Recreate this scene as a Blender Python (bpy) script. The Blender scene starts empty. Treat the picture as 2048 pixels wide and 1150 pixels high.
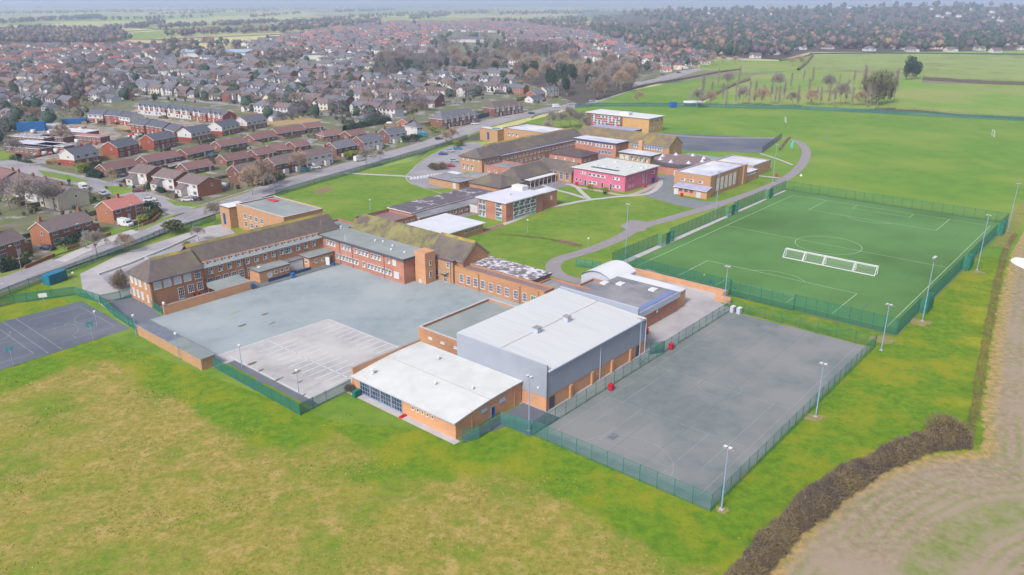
import bpy, bmesh, math, random
import numpy as np
from mathutils import Matrix, Vector
random.seed(7); rng=np.random.default_rng(7)
R=math.radians
C=bpy.data.collections.new('scene_objects'); bpy.context.scene.collection.children.link(C)
# ------------------------------------------------------------------ survey geometry
F=1560.;HZ=2.;CAMH=68.
PIT=math.atan((575-HZ)/F); cp,sp=math.cos(PIT),math.sin(PIT)
ANG=R(49.5); ca,sa=math.cos(ANG),math.sin(ANG)
def G(u,v,z=0.):
    a=(u-1024)/F; b=-(v-575)/F
    y=b*sp+cp; zz=b*cp-sp
    t=(z-CAMH)/zz
    return (a*t,y*t,z)
def P(x,y,z=0.):
    z-=CAMH; d=y*cp-z*sp; u=y*sp+z*cp
    if d<1: return (-9e9,9e9)
    return (1024+F*x/d,575-F*u/d)
def S(a,c,z=0.): return (a*ca-c*sa, a*sa+c*ca, z)
def toS(x,y): return (x*ca+y*sa, -x*sa+y*ca)
def inpoly(x,y,poly):
    r=False; n=len(poly); j=n-1
    for i in range(n):
        xi,yi=poly[i][0],poly[i][1]; xj,yj=poly[j][0],poly[j][1]
        if (yi>y)!=(yj>y) and x<(xj-xi)*(y-yi)/(yj-yi)+xi: r=not r
        j=i
    return r
# ------------------------------------------------------------------ materials
MT={}
def lin(c): return tuple(((v/255)/12.92 if v/255<=.04045 else ((v/255+.055)/1.055)**2.4) for v in c)
K=1/1.55      # sRGB look under this light -> base colour
def col(c,k=K):
    l=lin(c); return (min(l[0]*k,.8),min(l[1]*k,.8),min(l[2]*k,.8),1)
def node(nt,t,**kw):
    n=nt.nodes.new(t)
    for k,v in kw.items(): setattr(n,k,v)
    return n
def mat(name,c1,c2=None,sc=1.,lo=.35,hi=.65,det=4,rough=.9,c3=None,sc3=.1,lo3=.4,hi3=.6,rnd=0,metal=0,coord='pos',bump=0,bsc=5,trans=0,stretch=None,k=K,spec=.3,sc2c=None):
    if name in MT: return MT[name]
    m=bpy.data.materials.new(name); MT[name]=m; m.use_nodes=True; nt=m.node_tree; L=nt.links
    bs=nt.nodes['Principled BSDF']; bs.inputs['Roughness'].default_value=rough; bs.inputs['Metallic'].default_value=metal
    bs.inputs['Specular IOR Level'].default_value=spec
    if coord=='pos': g=node(nt,'ShaderNodeNewGeometry').outputs['Position']
    else: g=node(nt,'ShaderNodeTexCoord').outputs['Object']
    if stretch:
        mp=node(nt,'ShaderNodeMapping'); mp.inputs['Scale'].default_value=stretch[0]; mp.inputs['Rotation'].default_value=(0,0,stretch[1]); L.new(g,mp.inputs['Vector']); g=mp.outputs['Vector']
    out=None
    def layer(cur,c,s,l,h,d):
        nz=node(nt,'ShaderNodeTexNoise'); nz.inputs['Scale'].default_value=s; nz.inputs['Detail'].default_value=d; nz.inputs['Roughness'].default_value=.62; L.new(g,nz.inputs['Vector'])
        mr=node(nt,'ShaderNodeMapRange'); mr.inputs['From Min'].default_value=l; mr.inputs['From Max'].default_value=h; L.new(nz.outputs['Fac'],mr.inputs['Value'])
        mx=node(nt,'ShaderNodeMix',data_type='RGBA'); L.new(mr.outputs['Result'],mx.inputs['Factor'])
        if isinstance(cur,tuple): mx.inputs['A'].default_value=cur
        else: L.new(cur,mx.inputs['A'])
        mx.inputs['B'].default_value=c
        return mx.outputs['Result']
    cur=col(c1,k)
    if c2: cur=layer(cur,col(c2,k),sc,lo,hi,det)
    if c3: cur=layer(cur,col(c3,k),sc3,lo3,hi3,3)
    if rnd:
        oi=node(nt,'ShaderNodeObjectInfo'); hs=node(nt,'ShaderNodeHueSaturation')
        mr=node(nt,'ShaderNodeMapRange'); mr.inputs['To Min'].default_value=1-rnd; mr.inputs['To Max'].default_value=1+rnd
        L.new(oi.outputs['Random'],mr.inputs['Value']); L.new(mr.outputs['Result'],hs.inputs['Value'])
        if isinstance(cur,tuple): hs.inputs['Color'].default_value=cur
        else: L.new(cur,hs.inputs['Color'])
        cur=hs.outputs['Color']
    if isinstance(cur,tuple): bs.inputs['Base Color'].default_value=cur
    else: L.new(cur,bs.inputs['Base Color'])
    if bump:
        nz=node(nt,'ShaderNodeTexNoise'); nz.inputs['Scale'].default_value=bsc; nz.inputs['Detail'].default_value=3; L.new(g,nz.inputs['Vector'])
        b=node(nt,'ShaderNodeBump'); b.inputs['Strength'].default_value=bump; b.inputs['Distance'].default_value=.1; L.new(nz.outputs['Fac'],b.inputs['Height']); L.new(b.outputs['Normal'],bs.inputs['Normal'])
    if trans:
        tr=node(nt,'ShaderNodeBsdfTransparent'); mx=node(nt,'ShaderNodeMixShader'); mx.inputs[0].default_value=trans
        L.new(bs.outputs[0],mx.inputs[1]); L.new(tr.outputs[0],mx.inputs[2]); L.new(mx.outputs[0],nt.nodes['Material Output'].inputs['Surface'])
    return m
MT_=mat
brick=mat('orange_brick',(192,146,120),(168,124,100),.9,.3,.7,8,c3=(198,148,108),sc3=.12,stretch=((1,1,3),0))
brickp=mat('pinkish_brick',(190,136,120),(170,116,102),.9,.3,.7,8,c3=(196,140,118),sc3=.15,stretch=((1,1,3),0))
brickb=mat('buff_orange_brick',(214,166,132),(196,146,114),.8,.3,.7,8,c3=(220,166,124),sc3=.15,stretch=((1,1,3),0))
bricky=mat('yellow_brick',(200,160,124),(178,138,104),.8,.3,.7,8,stretch=((1,1,3),0))
redbrick=mat('red_brick',(144,98,86),(122,84,76),1.2,.3,.7,6,rnd=.14,coord='obj')
obrick=mat('house_orange_brick',(178,120,90),(154,102,80),1.2,.3,.7,6,rnd=.12,coord='obj')
nbrick=mat('new_red_brick',(164,84,66),(146,76,62),1.2,.3,.7,6,rnd=.06,coord='obj')
render_w=mat('white_render',(222,220,222),(204,202,204),.6,.4,.8,rnd=.08,coord='obj')
render_c=mat('cream_render',(224,216,198),(210,200,182),.6,.4,.8,rnd=.08,coord='obj')
white=mat('white_paint',(228,230,234),rough=.5)
hallroof=mat('ribbed_white_roof',(224,226,230),(210,213,218),1,.4,.75,5,c3=(204,207,210),sc3=.35,lo3=.6,hi3=.85,rough=.5,coord='obj',stretch=((2.0,.1,1),0))
whiteroof=mat('white_sheet_roof',(224,226,228),(206,209,210),.35,.35,.75,8,c3=(196,198,194),sc3=.12,lo3=.55,hi3=.8,rough=.55)
whitefelt=mat('pale_flat_roof',(212,213,228),(186,186,206),.25,.4,.7,6,c3=(228,230,236),sc3=.08)
greyfelt=mat('grey_green_felt',(148,158,158),(132,142,144),.3,.3,.7,7,c3=(160,166,168),sc3=.07)
greyfelt2=mat('dark_grey_felt',(140,140,148),(118,120,130),.3,.3,.7,7,c3=(158,156,164),sc3=.09)
patchy=mat('blotchy_white_grey_roof',(120,112,120),(226,224,234),.9,.47,.56,6,c3=(140,130,136),sc3=.5,lo3=.55,hi3=.66)
patchy2=mat('dark_roof_white_blotches',(116,108,120),(216,214,226),.22,.56,.62,3,c3=(100,92,100),sc3=.6)
brownfelt=mat('brown_felt',(150,128,130),(134,112,114),.3,.3,.7,5)
tile=mat('mossy_brown_tile',(118,106,102),(98,92,94),.7,.35,.65,8,c3=(128,120,100),sc3=.07,lo3=.5,hi3=.65)
moss=mat('golden_ridge_moss',(164,150,74),(126,118,92),.25,.42,.6,7,c3=(198,164,40),sc3=.09,lo3=.6,hi3=.7)
slate=mat('grey_slate',(122,122,134),(106,106,118),.8,.3,.7,6,rnd=.13,coord='obj')
browntile=mat('brown_roof_tile',(130,114,114),(114,100,102),.8,.3,.7,6,rnd=.14,coord='obj')
maroontile=mat('maroon_roof_tile',(142,106,104),(126,96,96),.8,.3,.7,6,rnd=.1,coord='obj')
redtile=mat('red_roof_tile',(184,124,116),(168,112,106),.8,.3,.7,6,rnd=.12,coord='obj')
newslate=mat('new_blue_slate',(100,104,118),(90,94,108),.8,.3,.7,6,rnd=.08,coord='obj')
clad=mat('blue_grey_cladding',(164,172,188),(156,164,182),.3,.3,.7,3,rough=.55)
clad2=mat('pale_cladding_trim',(196,204,222),rough=.5)
pink=mat('pink_render',(212,116,148),(200,106,138),.35,.35,.7,6,c3=(218,128,156),sc3=.1)
glass=mat('dark_window_glass',(62,70,92),(96,106,130),.6,.45,.6,2,rough=.15,spec=.6)
blind=mat('window_with_white_blind',(214,220,226),(200,208,216),.5,rough=.3)
tealglass=mat('teal_panel',(70,150,140),rough=.4)
blackp=mat('dark_fascia',(92,94,108),rough=.6)
bluep=mat('blue_fascia',(66,84,128),rough=.5)
bluedoor=mat('blue_paint',(40,84,150),rough=.4)
lblue=mat('pale_blue_steel',(150,172,204),rough=.45)
tealp=mat('teal_green_paint',(34,124,112),rough=.5)
tealpale=mat('teal_mesh_wire',(62,140,130),rough=.5,trans=.5)
tealdark=mat('far_teal_mesh',(46,112,110),rough=.6,trans=.25)
redp=mat('red_paint',(206,34,56),rough=.4)
bluebin=mat('bright_blue_plastic',(36,120,196),rough=.4)
tealcont=mat('teal_blue_container',(30,130,164),(26,116,150),1.5,rough=.5)
oran=mat('orange_plastic',(222,100,60),rough=.5)
conc=mat('pale_concrete',(204,200,202),(184,180,184),.5,.3,.7,6)
coping=mat('grey_coping',(176,172,172),(156,150,150),.6)
black=mat('black_rubber',(40,40,44),rough=.7)
wood=mat('fence_wood',(190,146,100),(168,126,88),1.5,rnd=.1)
trunkm=mat('tree_bark',(160,146,136),(138,126,118),2,coord='obj')
# vegetation
twig=[mat('bare_twigs_%s'%n,c,c2,.9,.3,.7,2,rnd=.14,coord='obj') for n,c,c2 in(('grey',(176,164,156),(152,142,138)),('brown',(182,158,142),(158,138,124)),('purple',(164,148,154),(144,130,138)),('tan',(198,172,146),(176,152,130)))]
leaf=[mat('evergreen_leaves_%s'%n,c,c2,.9,.3,.7,2,rnd=.15,coord='obj') for n,c,c2 in(('dark',(62,84,62),(46,68,54)),('olive',(98,106,58),(76,88,50)),('lime',(150,160,50),(116,134,44)))]
hedgem=mat('bare_hedge_twigs',(128,114,102),(100,90,82),.45,.35,.65,6,c3=(138,124,94),sc3=.2)
fartwig=mat('far_bare_woodland',(118,106,112),(84,78,88),.045,.4,.6,3,c3=(152,128,108),sc3=.03,lo3=.5,hi3=.6)
farleaf=mat('far_evergreens',(66,90,72),(54,78,66),.01)
woodfloor=mat('woodland_floor',(96,84,80),(84,80,66),.05)
# ground
grass=mat('school_grass',(116,150,42),(98,132,36),.35,.35,.65,8,c3=(138,156,58),sc3=.05,lo3=.45,hi3=.7)
fieldg=mat('playing_field_grass',(112,152,42),(96,138,36),.14,.35,.65,8,c3=(132,156,56),sc3=.018,lo3=.45,hi3=.65)
farfield=mat('pasture_grass',(128,164,54),(114,152,48),.06,.35,.65,5,c3=(152,160,84),sc3=.012)
roughp=mat('marshy_pasture',(140,158,78),(110,112,70),.05,.5,.62,6,c3=(150,168,90),sc3=.01)
asph=mat('asphalt_road',(156,154,162),(142,140,150),.4,.3,.7,7,c3=(168,164,170),sc3=.06)
asphd=mat('dark_asphalt',(104,110,126),(92,98,114),.5,.3,.7,8,c3=(116,120,132),sc3=.05)
asphc=mat('greenish_playground_asphalt',(160,172,180),(144,157,164),.35,.32,.68,9,c3=(170,180,186),sc3=.045,lo3=.4,hi3=.65)
asphm=mat('sports_court_asphalt',(128,136,138),(114,124,126),.5,.35,.65,9,c3=(142,144,146),sc3=.05,lo3=.42,hi3=.6)
asphp=mat('pale_worn_asphalt',(188,186,190),(168,166,170),.4,.32,.68,9,c3=(200,198,200),sc3=.06)
drive=mat('pale_drive',(180,176,182),(160,156,164),.25,.3,.7,8,c3=(192,188,190),sc3=.07)
pathm=mat('tarmac_path',(160,154,158),(146,140,144),.4,.3,.7,7)
turf=mat('artificial_turf',(86,126,62),(74,114,54),.05,.3,.7,5,c3=(98,142,78),sc3=.02)
soilm=mat('bare_earth',(160,130,104),(132,108,84),.9,.3,.7,6)
paint=mat('white_line_paint',(214,218,222),(186,192,198),.6,.45,.75,5)
paintf=mat('faded_line_paint',(170,178,182),(146,154,158),.8,.4,.6,5)
paintp=mat('turf_line_paint',(178,208,170),(160,192,152),.5)
garden=mat('garden_ground',(126,118,106),(104,116,66),.11,.42,.56,8,c3=(158,154,152),sc3=.09,lo3=.55,hi3=.6)
pave=mat('pavement',(176,170,172),(158,152,156),.4,.3,.7,6)
verge=mat('verge_grass',(122,142,58),(140,142,82),.3,.4,.6,6)
def attr_mat(name,attr,build):
    m=bpy.data.materials.new(name); MT[name]=m; m.use_nodes=True; nt=m.node_tree
    a=node(nt,'ShaderNodeAttribute'); a.attribute_name=attr
    build(nt,a,nt.nodes['Principled BSDF']); nt.nodes['Principled BSDF'].inputs['Roughness'].default_value=.95; nt.nodes['Principled BSDF'].inputs['Specular IOR Level'].default_value=.1
    return m
def nz(nt,s,d=5,r=.6,vec=None,st=None):
    g=vec or node(nt,'ShaderNodeNewGeometry').outputs['Position']
    if st:
        mp=node(nt,'ShaderNodeMapping'); mp.inputs['Scale'].default_value=st[0]; mp.inputs['Rotation'].default_value=(0,0,st[1]); nt.links.new(g,mp.inputs['Vector']); g=mp.outputs['Vector']
    n=node(nt,'ShaderNodeTexNoise'); n.inputs['Scale'].default_value=s; n.inputs['Detail'].default_value=d; n.inputs['Roughness'].default_value=r; nt.links.new(g,n.inputs['Vector']); return n.outputs['Fac']
def mth(nt,op,a,b=0,cl=False):
    n=node(nt,'ShaderNodeMath',operation=op); n.use_clamp=cl
    for i,v in enumerate((a,b)):
        if isinstance(v,(int,float)): n.inputs[i].default_value=v
        else: nt.links.new(v,n.inputs[i])
    return n.outputs[0]
def mrange(nt,v,a,b,c=0,d=1):
    n=node(nt,'ShaderNodeMapRange'); 
    for i,x in enumerate((a,b,c,d)): n.inputs[i+1].default_value=x
    nt.links.new(v,n.inputs[0]); return n.outputs[0]
def mixc(nt,f,a,b):
    n=node(nt,'ShaderNodeMix',data_type='RGBA')
    if isinstance(f,(int,float)): n.inputs['Factor'].default_value=f
    else: nt.links.new(f,n.inputs['Factor'])
    for k,v in(('A',a),('B',b)):
        if isinstance(v,tuple): n.inputs[k].default_value=v
        else: nt.links.new(v,n.inputs[k])
    return n.outputs['Result']
def b_rough(nt,a,bs):
    g=mixc(nt,mrange(nt,nz(nt,.6,8,.7),.4,.6),col((120,150,38)),col((92,130,34)))
    g=mixc(nt,mrange(nt,nz(nt,.09,6,.65),.48,.62),g,col((144,150,40)))
    d=mixc(nt,mrange(nt,nz(nt,.9,8,.78),.4,.6),col((178,160,90)),col((138,132,58)))
    d=mixc(nt,mrange(nt,nz(nt,.3,7,.75),.52,.62),d,col((192,164,106)))
    d=mixc(nt,mrange(nt,nz(nt,.16,6,.7),.54,.62,0,.6),d,col((116,140,44)))
    n1=nz(nt,.07,10,.74); n2=nz(nt,.022,3)
    s=mth(nt,'ADD',mth(nt,'MULTIPLY',n1,1.3),mth(nt,'MULTIPLY',n2,.9))
    s=mth(nt,'ADD',s,mth(nt,'MULTIPLY',a.outputs['Fac'],.95))
    f=mrange(nt,s,1.79,2.08)
    f=mth(nt,'MULTIPLY',f,.92)
    c=mixc(nt,f,g,d)
    c=mixc(nt,mrange(nt,nz(nt,1.5,6,.8),.54,.64,0,.55),c,col((98,116,40)))
    c=mixc(nt,mrange(nt,nz(nt,.5,7,.8),.6,.68,0,.35),c,col((120,106,76)))
    nt.links.new(c,bs.inputs['Base Color'])
    b=node(nt,'ShaderNodeBump'); b.inputs['Strength'].default_value=.5; b.inputs['Distance'].default_value=.25; nt.links.new(nz(nt,1.6,6,.7),b.inputs['Height']); nt.links.new(b.outputs['Normal'],bs.inputs['Normal'])
roughg=attr_mat('rough_grass','dry',b_rough)
def b_plough(nt,a,bs):
    d=mth(nt,'ADD',a.outputs['Fac'],mth(nt,'MULTIPLY',nz(nt,.15,4),1.2))
    soil=mixc(nt,mrange(nt,nz(nt,.8,7,.7),.35,.65),col((176,160,136)),col((142,128,108)))
    soil=mixc(nt,mrange(nt,nz(nt,.06,4),.45,.62),soil,col((168,152,134)))
    gr=mixc(nt,mrange(nt,nz(nt,.9,6),.4,.6),col((136,150,78)),col((112,134,56)))
    w=node(nt,'ShaderNodeMath',operation='SINE'); nt.links.new(mth(nt,'MULTIPLY',d,2*math.pi/1.9),w.inputs[0])
    st=mrange(nt,w.outputs[0],-.3,.9)
    pat=mrange(nt,nz(nt,.05,5,.6),.44,.6)
    f=mth(nt,'MULTIPLY',st,pat); f=mth(nt,'MULTIPLY',f,.42)
    # broad green tramline bands at fixed distances from the edge
    w2=node(nt,'ShaderNodeMath',operation='SINE'); nt.links.new(mth(nt,'MULTIPLY',mth(nt,'SUBTRACT',d,11.),2*math.pi/21.),w2.inputs[0])
    band=mrange(nt,w2.outputs[0],.5,.95,0,.75); band=mth(nt,'MULTIPLY',band,mrange(nt,nz(nt,.3,6,.7),.3,.55))
    f=mth(nt,'MAXIMUM',f,band)
    c=mixc(nt,f,soil,gr)
    rag=mth(nt,'ADD',a.outputs['Fac'],mth(nt,'MULTIPLY',mth(nt,'SUBTRACT',nz(nt,.6,6,.7),.5),5.))
    edge=mrange(nt,rag,1.8,3.4,1,0)
    c=mixc(nt,edge,c,mixc(nt,mrange(nt,nz(nt,.8,5),.4,.6),col((190,160,112)),col((148,140,86))))
    g2=mixc(nt,mrange(nt,nz(nt,.45,6),.35,.65),col((116,144,36)),col((88,122,30))); g2=mixc(nt,mrange(nt,nz(nt,.09,4),.45,.65),g2,col((150,158,44)))
    c=mixc(nt,mrange(nt,rag,.2,.7,1,0),c,g2)
    nt.links.new(c,bs.inputs['Base Color'])
plough=attr_mat('arable_soil','edge',b_plough)
def b_far(nt,a,bs):
    g=node(nt,'ShaderNodeNewGeometry').outputs['Position']
    mp=node(nt,'ShaderNodeMapping'); mp.inputs['Scale'].default_value=(.0022,.0032,1); mp.inputs['Rotation'].default_value=(0,0,.35); nt.links.new(g,mp.inputs['Vector'])
    v=node(nt,'ShaderNodeTexVoronoi'); v.inputs['Scale'].default_value=1; v.voronoi_dimensions='2D'; nt.links.new(mp.outputs[0],v.inputs['Vector'])
    cr=node(nt,'ShaderNodeValToRGB'); e=cr.color_ramp; e.interpolation='CONSTANT'
    sx=node(nt,'ShaderNodeSeparateColor'); nt.links.new(v.outputs['Color'],sx.inputs[0]); nt.links.new(sx.outputs[0],cr.inputs[0])
    cs=[(0,(168,188,104)),(.22,(218,212,150)),(.4,(150,176,92)),(.58,(206,194,152)),(.72,(178,196,108)),(.86,(140,134,116))]
    e.elements[0].color=col(cs[0][1]); e.elements[0].position=0; e.elements[1].position=cs[1][0]; e.elements[1].color=col(cs[1][1])
    for p_,c_ in cs[2:]:
        q=e.elements.new(p_); q.color=col(c_)
    ve=node(nt,'ShaderNodeTexVoronoi'); ve.feature='DISTANCE_TO_EDGE'; ve.voronoi_dimensions='2D'; ve.inputs['Scale'].default_value=1; nt.links.new(mp.outputs[0],ve.inputs['Vector'])
    c=mixc(nt,mrange(nt,ve.outputs['Distance'],.03,.06,1,0),cr.outputs[0],col((96,98,84)))
    c=mixc(nt,mrange(nt,nz(nt,.02,4),.4,.6,0,.25),c,col((120,130,80)))
    nt.links.new(c,bs.inputs['Base Color'])
farm=attr_mat('far_farmland','none',b_far)
# ------------------------------------------------------------------ mesh helpers
class MB:
    def __init__(s): s.v=[];s.f=[];s.m=[];s.mats=[]
    def mi(s,m):
        if m not in s.mats: s.mats.append(m)
        return s.mats.index(m)
    def face(s,pts,m):
        n=len(s.v); s.v+= [tuple(p) for p in pts]; s.f.append(tuple(range(n,n+len(pts)))); s.m.append(s.mi(m)); return s
    def box(s,x0,x1,y0,y1,z0,z1,m,top=None,bot=True):
        n=len(s.v); s.v+=[(x0,y0,z0),(x1,y0,z0),(x1,y1,z0),(x0,y1,z0),(x0,y0,z1),(x1,y0,z1),(x1,y1,z1),(x0,y1,z1)]
        i=s.mi(m); j=s.mi(top) if top else i
        for q in((0,1,5,4),(1,2,6,5),(2,3,7,6),(3,0,4,7)): s.f.append(tuple(n+k for k in q)); s.m.append(i)
        s.f.append((n+4,n+5,n+6,n+7)); s.m.append(j)
        if bot: s.f.append((n+3,n+2,n+1,n)); s.m.append(i)
        return s
    def tube(s,p0,p1,r0,r1,m,n=6,cap=True):
        p0,p1=Vector(p0),Vector(p1); d=(p1-p0); 
        if d.length<1e-6: return s
        d.normalize(); u=d.orthogonal().normalized(); w=d.cross(u); b=len(s.v); i=s.mi(m)
        for p,r in((p0,r0),(p1,r1)):
            for k in range(n):
                t=2*math.pi*k/n; s.v.append(tuple(p+u*(r*math.cos(t))+w*(r*math.sin(t))))
        for k in range(n): s.f.append((b+k,b+(k+1)%n,b+n+(k+1)%n,b+n+k)); s.m.append(i)
        if cap: s.f.append(tuple(b+n+k for k in range(n))); s.m.append(i); s.f.append(tuple(b+n-1-k for k in range(n))); s.m.append(i)
        return s
    def prism(s,poly,z0,z1,m,top=None):
        n=len(s.v); k=len(poly); s.v+=[(x,y,z0) for x,y in poly]+[(x,y,z1) for x,y in poly]
        i=s.mi(m); j=s.mi(top) if top else i
        for q in range(k): s.f.append((n+q,n+(q+1)%k,n+k+(q+1)%k,n+k+q)); s.m.append(i)
        s.f.append(tuple(n+k+q for q in range(k))); s.m.append(j); return s
    def mesh(s,name):
        me=bpy.data.meshes.new(name); me.from_pydata(s.v,[],s.f)
        for m in s.mats: me.materials.append(m)
        me.polygons.foreach_set('material_index',s.m); me.update(); return me
    def build(s,name,parent=None,loc=(0,0,0),rz=0): return obj(name,s.mesh(name),parent,loc,rz)
def obj(name,me,parent=None,loc=(0,0,0),rz=0):
    o=bpy.data.objects.new(name,me); C.objects.link(o); o.location=loc; o.rotation_euler=(0,0,rz)
    if parent: o.parent=parent
    return o
def tag(o,label=None,cat=None,group=None,kind=None):
    if label: o['label']=label
    if cat: o['category']=cat
    if group: o['group']=group
    if kind: o['kind']=kind
    return o
def empty(name,loc,rz=0): return obj(name,None,None,loc,rz)
def np_mesh(name,V,Fc,mats,mi=None):
    """V (n,3), Fc (m,k)"""
    me=bpy.data.meshes.new(name); V=np.asarray(V,dtype=np.float32); Fc=np.asarray(Fc,dtype=np.int32); m,k=Fc.shape
    me.vertices.add(len(V)); me.vertices.foreach_set('co',V.ravel()); me.loops.add(m*k); me.loops.foreach_set('vertex_index',Fc.ravel())
    me.polygons.add(m); me.polygons.foreach_set('loop_start',np.arange(0,m*k,k,dtype=np.int32))
    try: me.polygons.foreach_set('loop_total',np.full(m,k,dtype=np.int32))
    except Exception: pass
    for q in mats: me.materials.append(q)
    if mi is not None: me.polygons.foreach_set('material_index',np.asarray(mi,dtype=np.int32))
    me.update(calc_edges=True); me.validate(); return me
def sheet(name,pts,z,m,mode='px',kind='structure'):
    bm=bmesh.new()
    vs=[]
    for p in pts:
        q=G(p[0],p[1]) if mode=='px' else (S(*p) if mode=='S' else p)
        vs.append(bm.verts.new((q[0],q[1],z)))
    f=bm.faces.new(vs); f.normal_update()
    if f.normal.z<0: f.normal_flip()
    bmesh.ops.triangulate(bm,faces=[f]); me=bpy.data.meshes.new(name); bm.to_mesh(me); bm.free(); me.materials.append(m)
    return tag(obj(name,me),kind=kind)
def smooth(pts,n=4):
    out=[]; N=len(pts)
    for i in range(N-1):
        p0=pts[max(i-1,0)];p1=pts[i];p2=pts[i+1];p3=pts[min(i+2,N-1)]
        for k in range(n):
            t=k/n; out.append(tuple(.5*((2*b)+(-a+c)*t+(2*a-5*b+4*c-d)*t*t+(-a+3*b-3*c+d)*t**3) for a,b,c,d in zip(p0,p1,p2,p3)))
    out.append(tuple(pts[-1])); return out
def offs(pts,o):
    r=[]
    for i,p in enumerate(pts):
        a=pts[max(i-1,0)]; b=pts[min(i+1,len(pts)-1)]; dx,dy=b[0]-a[0],b[1]-a[1]; l=math.hypot(dx,dy) or 1
        r.append((p[0]-dy/l*o,p[1]+dx/l*o))
    return r
def ribbon(name,pts,w,z,m,mode='px',sm=4,kind='structure',h=0):
    q=[(G(*p)[:2] if mode=='px' else (S(*p)[:2] if mode=='S' else tuple(p[:2]))) for p in pts]
    if sm: q=smooth(q,sm)
    ws=w if isinstance(w,(list,tuple)) else (-w/2,w/2)
    A=offs(q,ws[0]); B=offs(q,ws[1]); V=[(x,y,z) for x,y in A]+[(x,y,z) for x,y in B]; n=len(A)
    Fs=[(i+1,i,n+i,n+i+1) if ws[0]>ws[1] else (i,i+1,n+i+1,n+i) for i in range(n-1)]
    mb=MB(); mb.v=V
    for f in Fs: mb.f.append(f); mb.m.append(mb.mi(m))
    o=mb.build(name)
    if kind: o['kind']=kind
    return o
def lines(name,segs,w,z,m,mode='S'):
    mb=MB()
    for s_ in segs:
        a,b=s_[0],s_[1]
        if mode=='S': a,b=S(*a),S(*b)
        elif mode=='px': a,b=G(*a),G(*b)
        dx,dy=b[0]-a[0],b[1]-a[1]; l=math.hypot(dx,dy); 
        if l<1e-3: continue
        nx,ny=-dy/l*w/2,dx/l*w/2; ex,ey=dx/l*w/2,dy/l*w/2
        mb.face([(a[0]-nx-ex,a[1]-ny-ey,z),(b[0]-nx+ex,b[1]-ny+ey,z),(b[0]+nx+ex,b[1]+ny+ey,z),(a[0]+nx-ex,a[1]+ny-ey,z)],m)
    return tag(mb.build(name),kind='structure')
def arc(cx,cy,r,t0,t1,n=24):
    p=[(cx+r*math.cos(R(t0+(t1-t0)*i/n)),cy+r*math.sin(R(t0+(t1-t0)*i/n))) for i in range(n+1)]
    return list(zip(p[:-1],p[1:]))
SKY_STR=0.13; SUN_E=2.5; EXPO=0.72; HAZE=0.0002
# ------------------------------------------------------------------ camera, light, world, haze
sc=bpy.context.scene
cam=bpy.data.cameras.new('camera'); co=bpy.data.objects.new('camera',cam); C.objects.link(co)
cam.sensor_width=36; cam.lens=36*F/2048; cam.clip_end=60000; cam.clip_start=1
co.location=(0,0,CAMH); co.rotation_euler=(math.pi/2-PIT,0,0); sc.camera=co
w=bpy.data.worlds.new('World'); sc.world=w; w.use_nodes=True; nt=w.node_tree
sk=nt.nodes.new('ShaderNodeTexSky'); sk.sky_type='NISHITA'; sk.sun_disc=False
SUN_AZ=R(238); SUN_EL=R(44)     # azimuth measured ccw from +x, direction towards the sun
sk.sun_elevation=SUN_EL; sk.sun_rotation=math.atan2(math.cos(SUN_AZ),math.sin(SUN_AZ)); sk.air_density=1; sk.dust_density=3.5; sk.ozone_density=1
hsn=nt.nodes.new('ShaderNodeHueSaturation'); hsn.inputs['Saturation'].default_value=.72; nt.links.new(sk.outputs[0],hsn.inputs['Color']); nt.links.new(hsn.outputs[0],nt.nodes['Background'].inputs[0]); nt.nodes['Background'].inputs[1].default_value=SKY_STR
sl=bpy.data.lights.new('sun','SUN'); sl.energy=SUN_E; sl.angle=R(10); sl.color=(1,.95,.88); so=bpy.data.objects.new('sun',sl); C.objects.link(so)
dv=Vector((-math.cos(SUN_AZ)*math.cos(SUN_EL),-math.sin(SUN_AZ)*math.cos(SUN_EL),-math.sin(SUN_EL))); so.rotation_euler=dv.to_track_quat('-Z','Y').to_euler()
sc.view_settings.view_transform='Standard'; sc.view_settings.look='None'; sc.view_settings.exposure=EXPO; sc.view_settings.gamma=1
FAR=26000
if HAZE:
    mb=MB(); hm=bpy.data.materials.new('haze_air'); hm.use_nodes=True; n=hm.node_tree; n.nodes.clear()
    ou=n.nodes.new('ShaderNodeOutputMaterial'); pv=n.nodes.new('ShaderNodeVolumePrincipled'); pv.inputs['Color'].default_value=(.66,.78,1.0,1); pv.inputs['Density'].default_value=HAZE; pv.inputs['Anisotropy'].default_value=.1
    n.links.new(pv.outputs[0],ou.inputs['Volume'])
    mb.box(-FAR*1.2,FAR*1.2,-600,FAR*1.15,-3,150,hm); o=mb.build('haze'); tag(o,kind='stuff')
# ------------------------------------------------------------------ ground
def grid(name,fn,x0,x1,y0,y1,st,z,m,attr,mode='S',keep=None):
    nx=int((x1-x0)/st)+1; ny=int((y1-y0)/st)+1; X,Y=np.meshgrid(np.linspace(x0,x1,nx),np.linspace(y0,y1,ny)); X=X.ravel();Y=Y.ravel()
    if mode=='S': WX=X*ca-Y*sa; WY=X*sa+Y*ca
    else: WX,WY=X,Y
    i=np.arange(nx*ny).reshape(ny,nx); q=np.stack([i[:-1,:-1],i[:-1,1:],i[1:,1:],i[1:,:-1]],-1).reshape(-1,4)
    at=fn(X,Y,WX,WY)
    if keep is not None:
        k=keep(WX,WY)
        q=q[k[q].all(axis=1)]
    me=np_mesh(name,np.stack([WX,WY,np.full(len(X),z)],1),q,[m])
    a=me.attributes.new(attr,'FLOAT','POINT'); a.data.foreach_set('value',at.astype(np.float32))
    return tag(obj(name,me),kind='structure')
sheet('ground',[(-FAR,-400),(FAR,-400),(FAR,FAR),(-FAR,FAR)],0,farm,mode='w')
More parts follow.
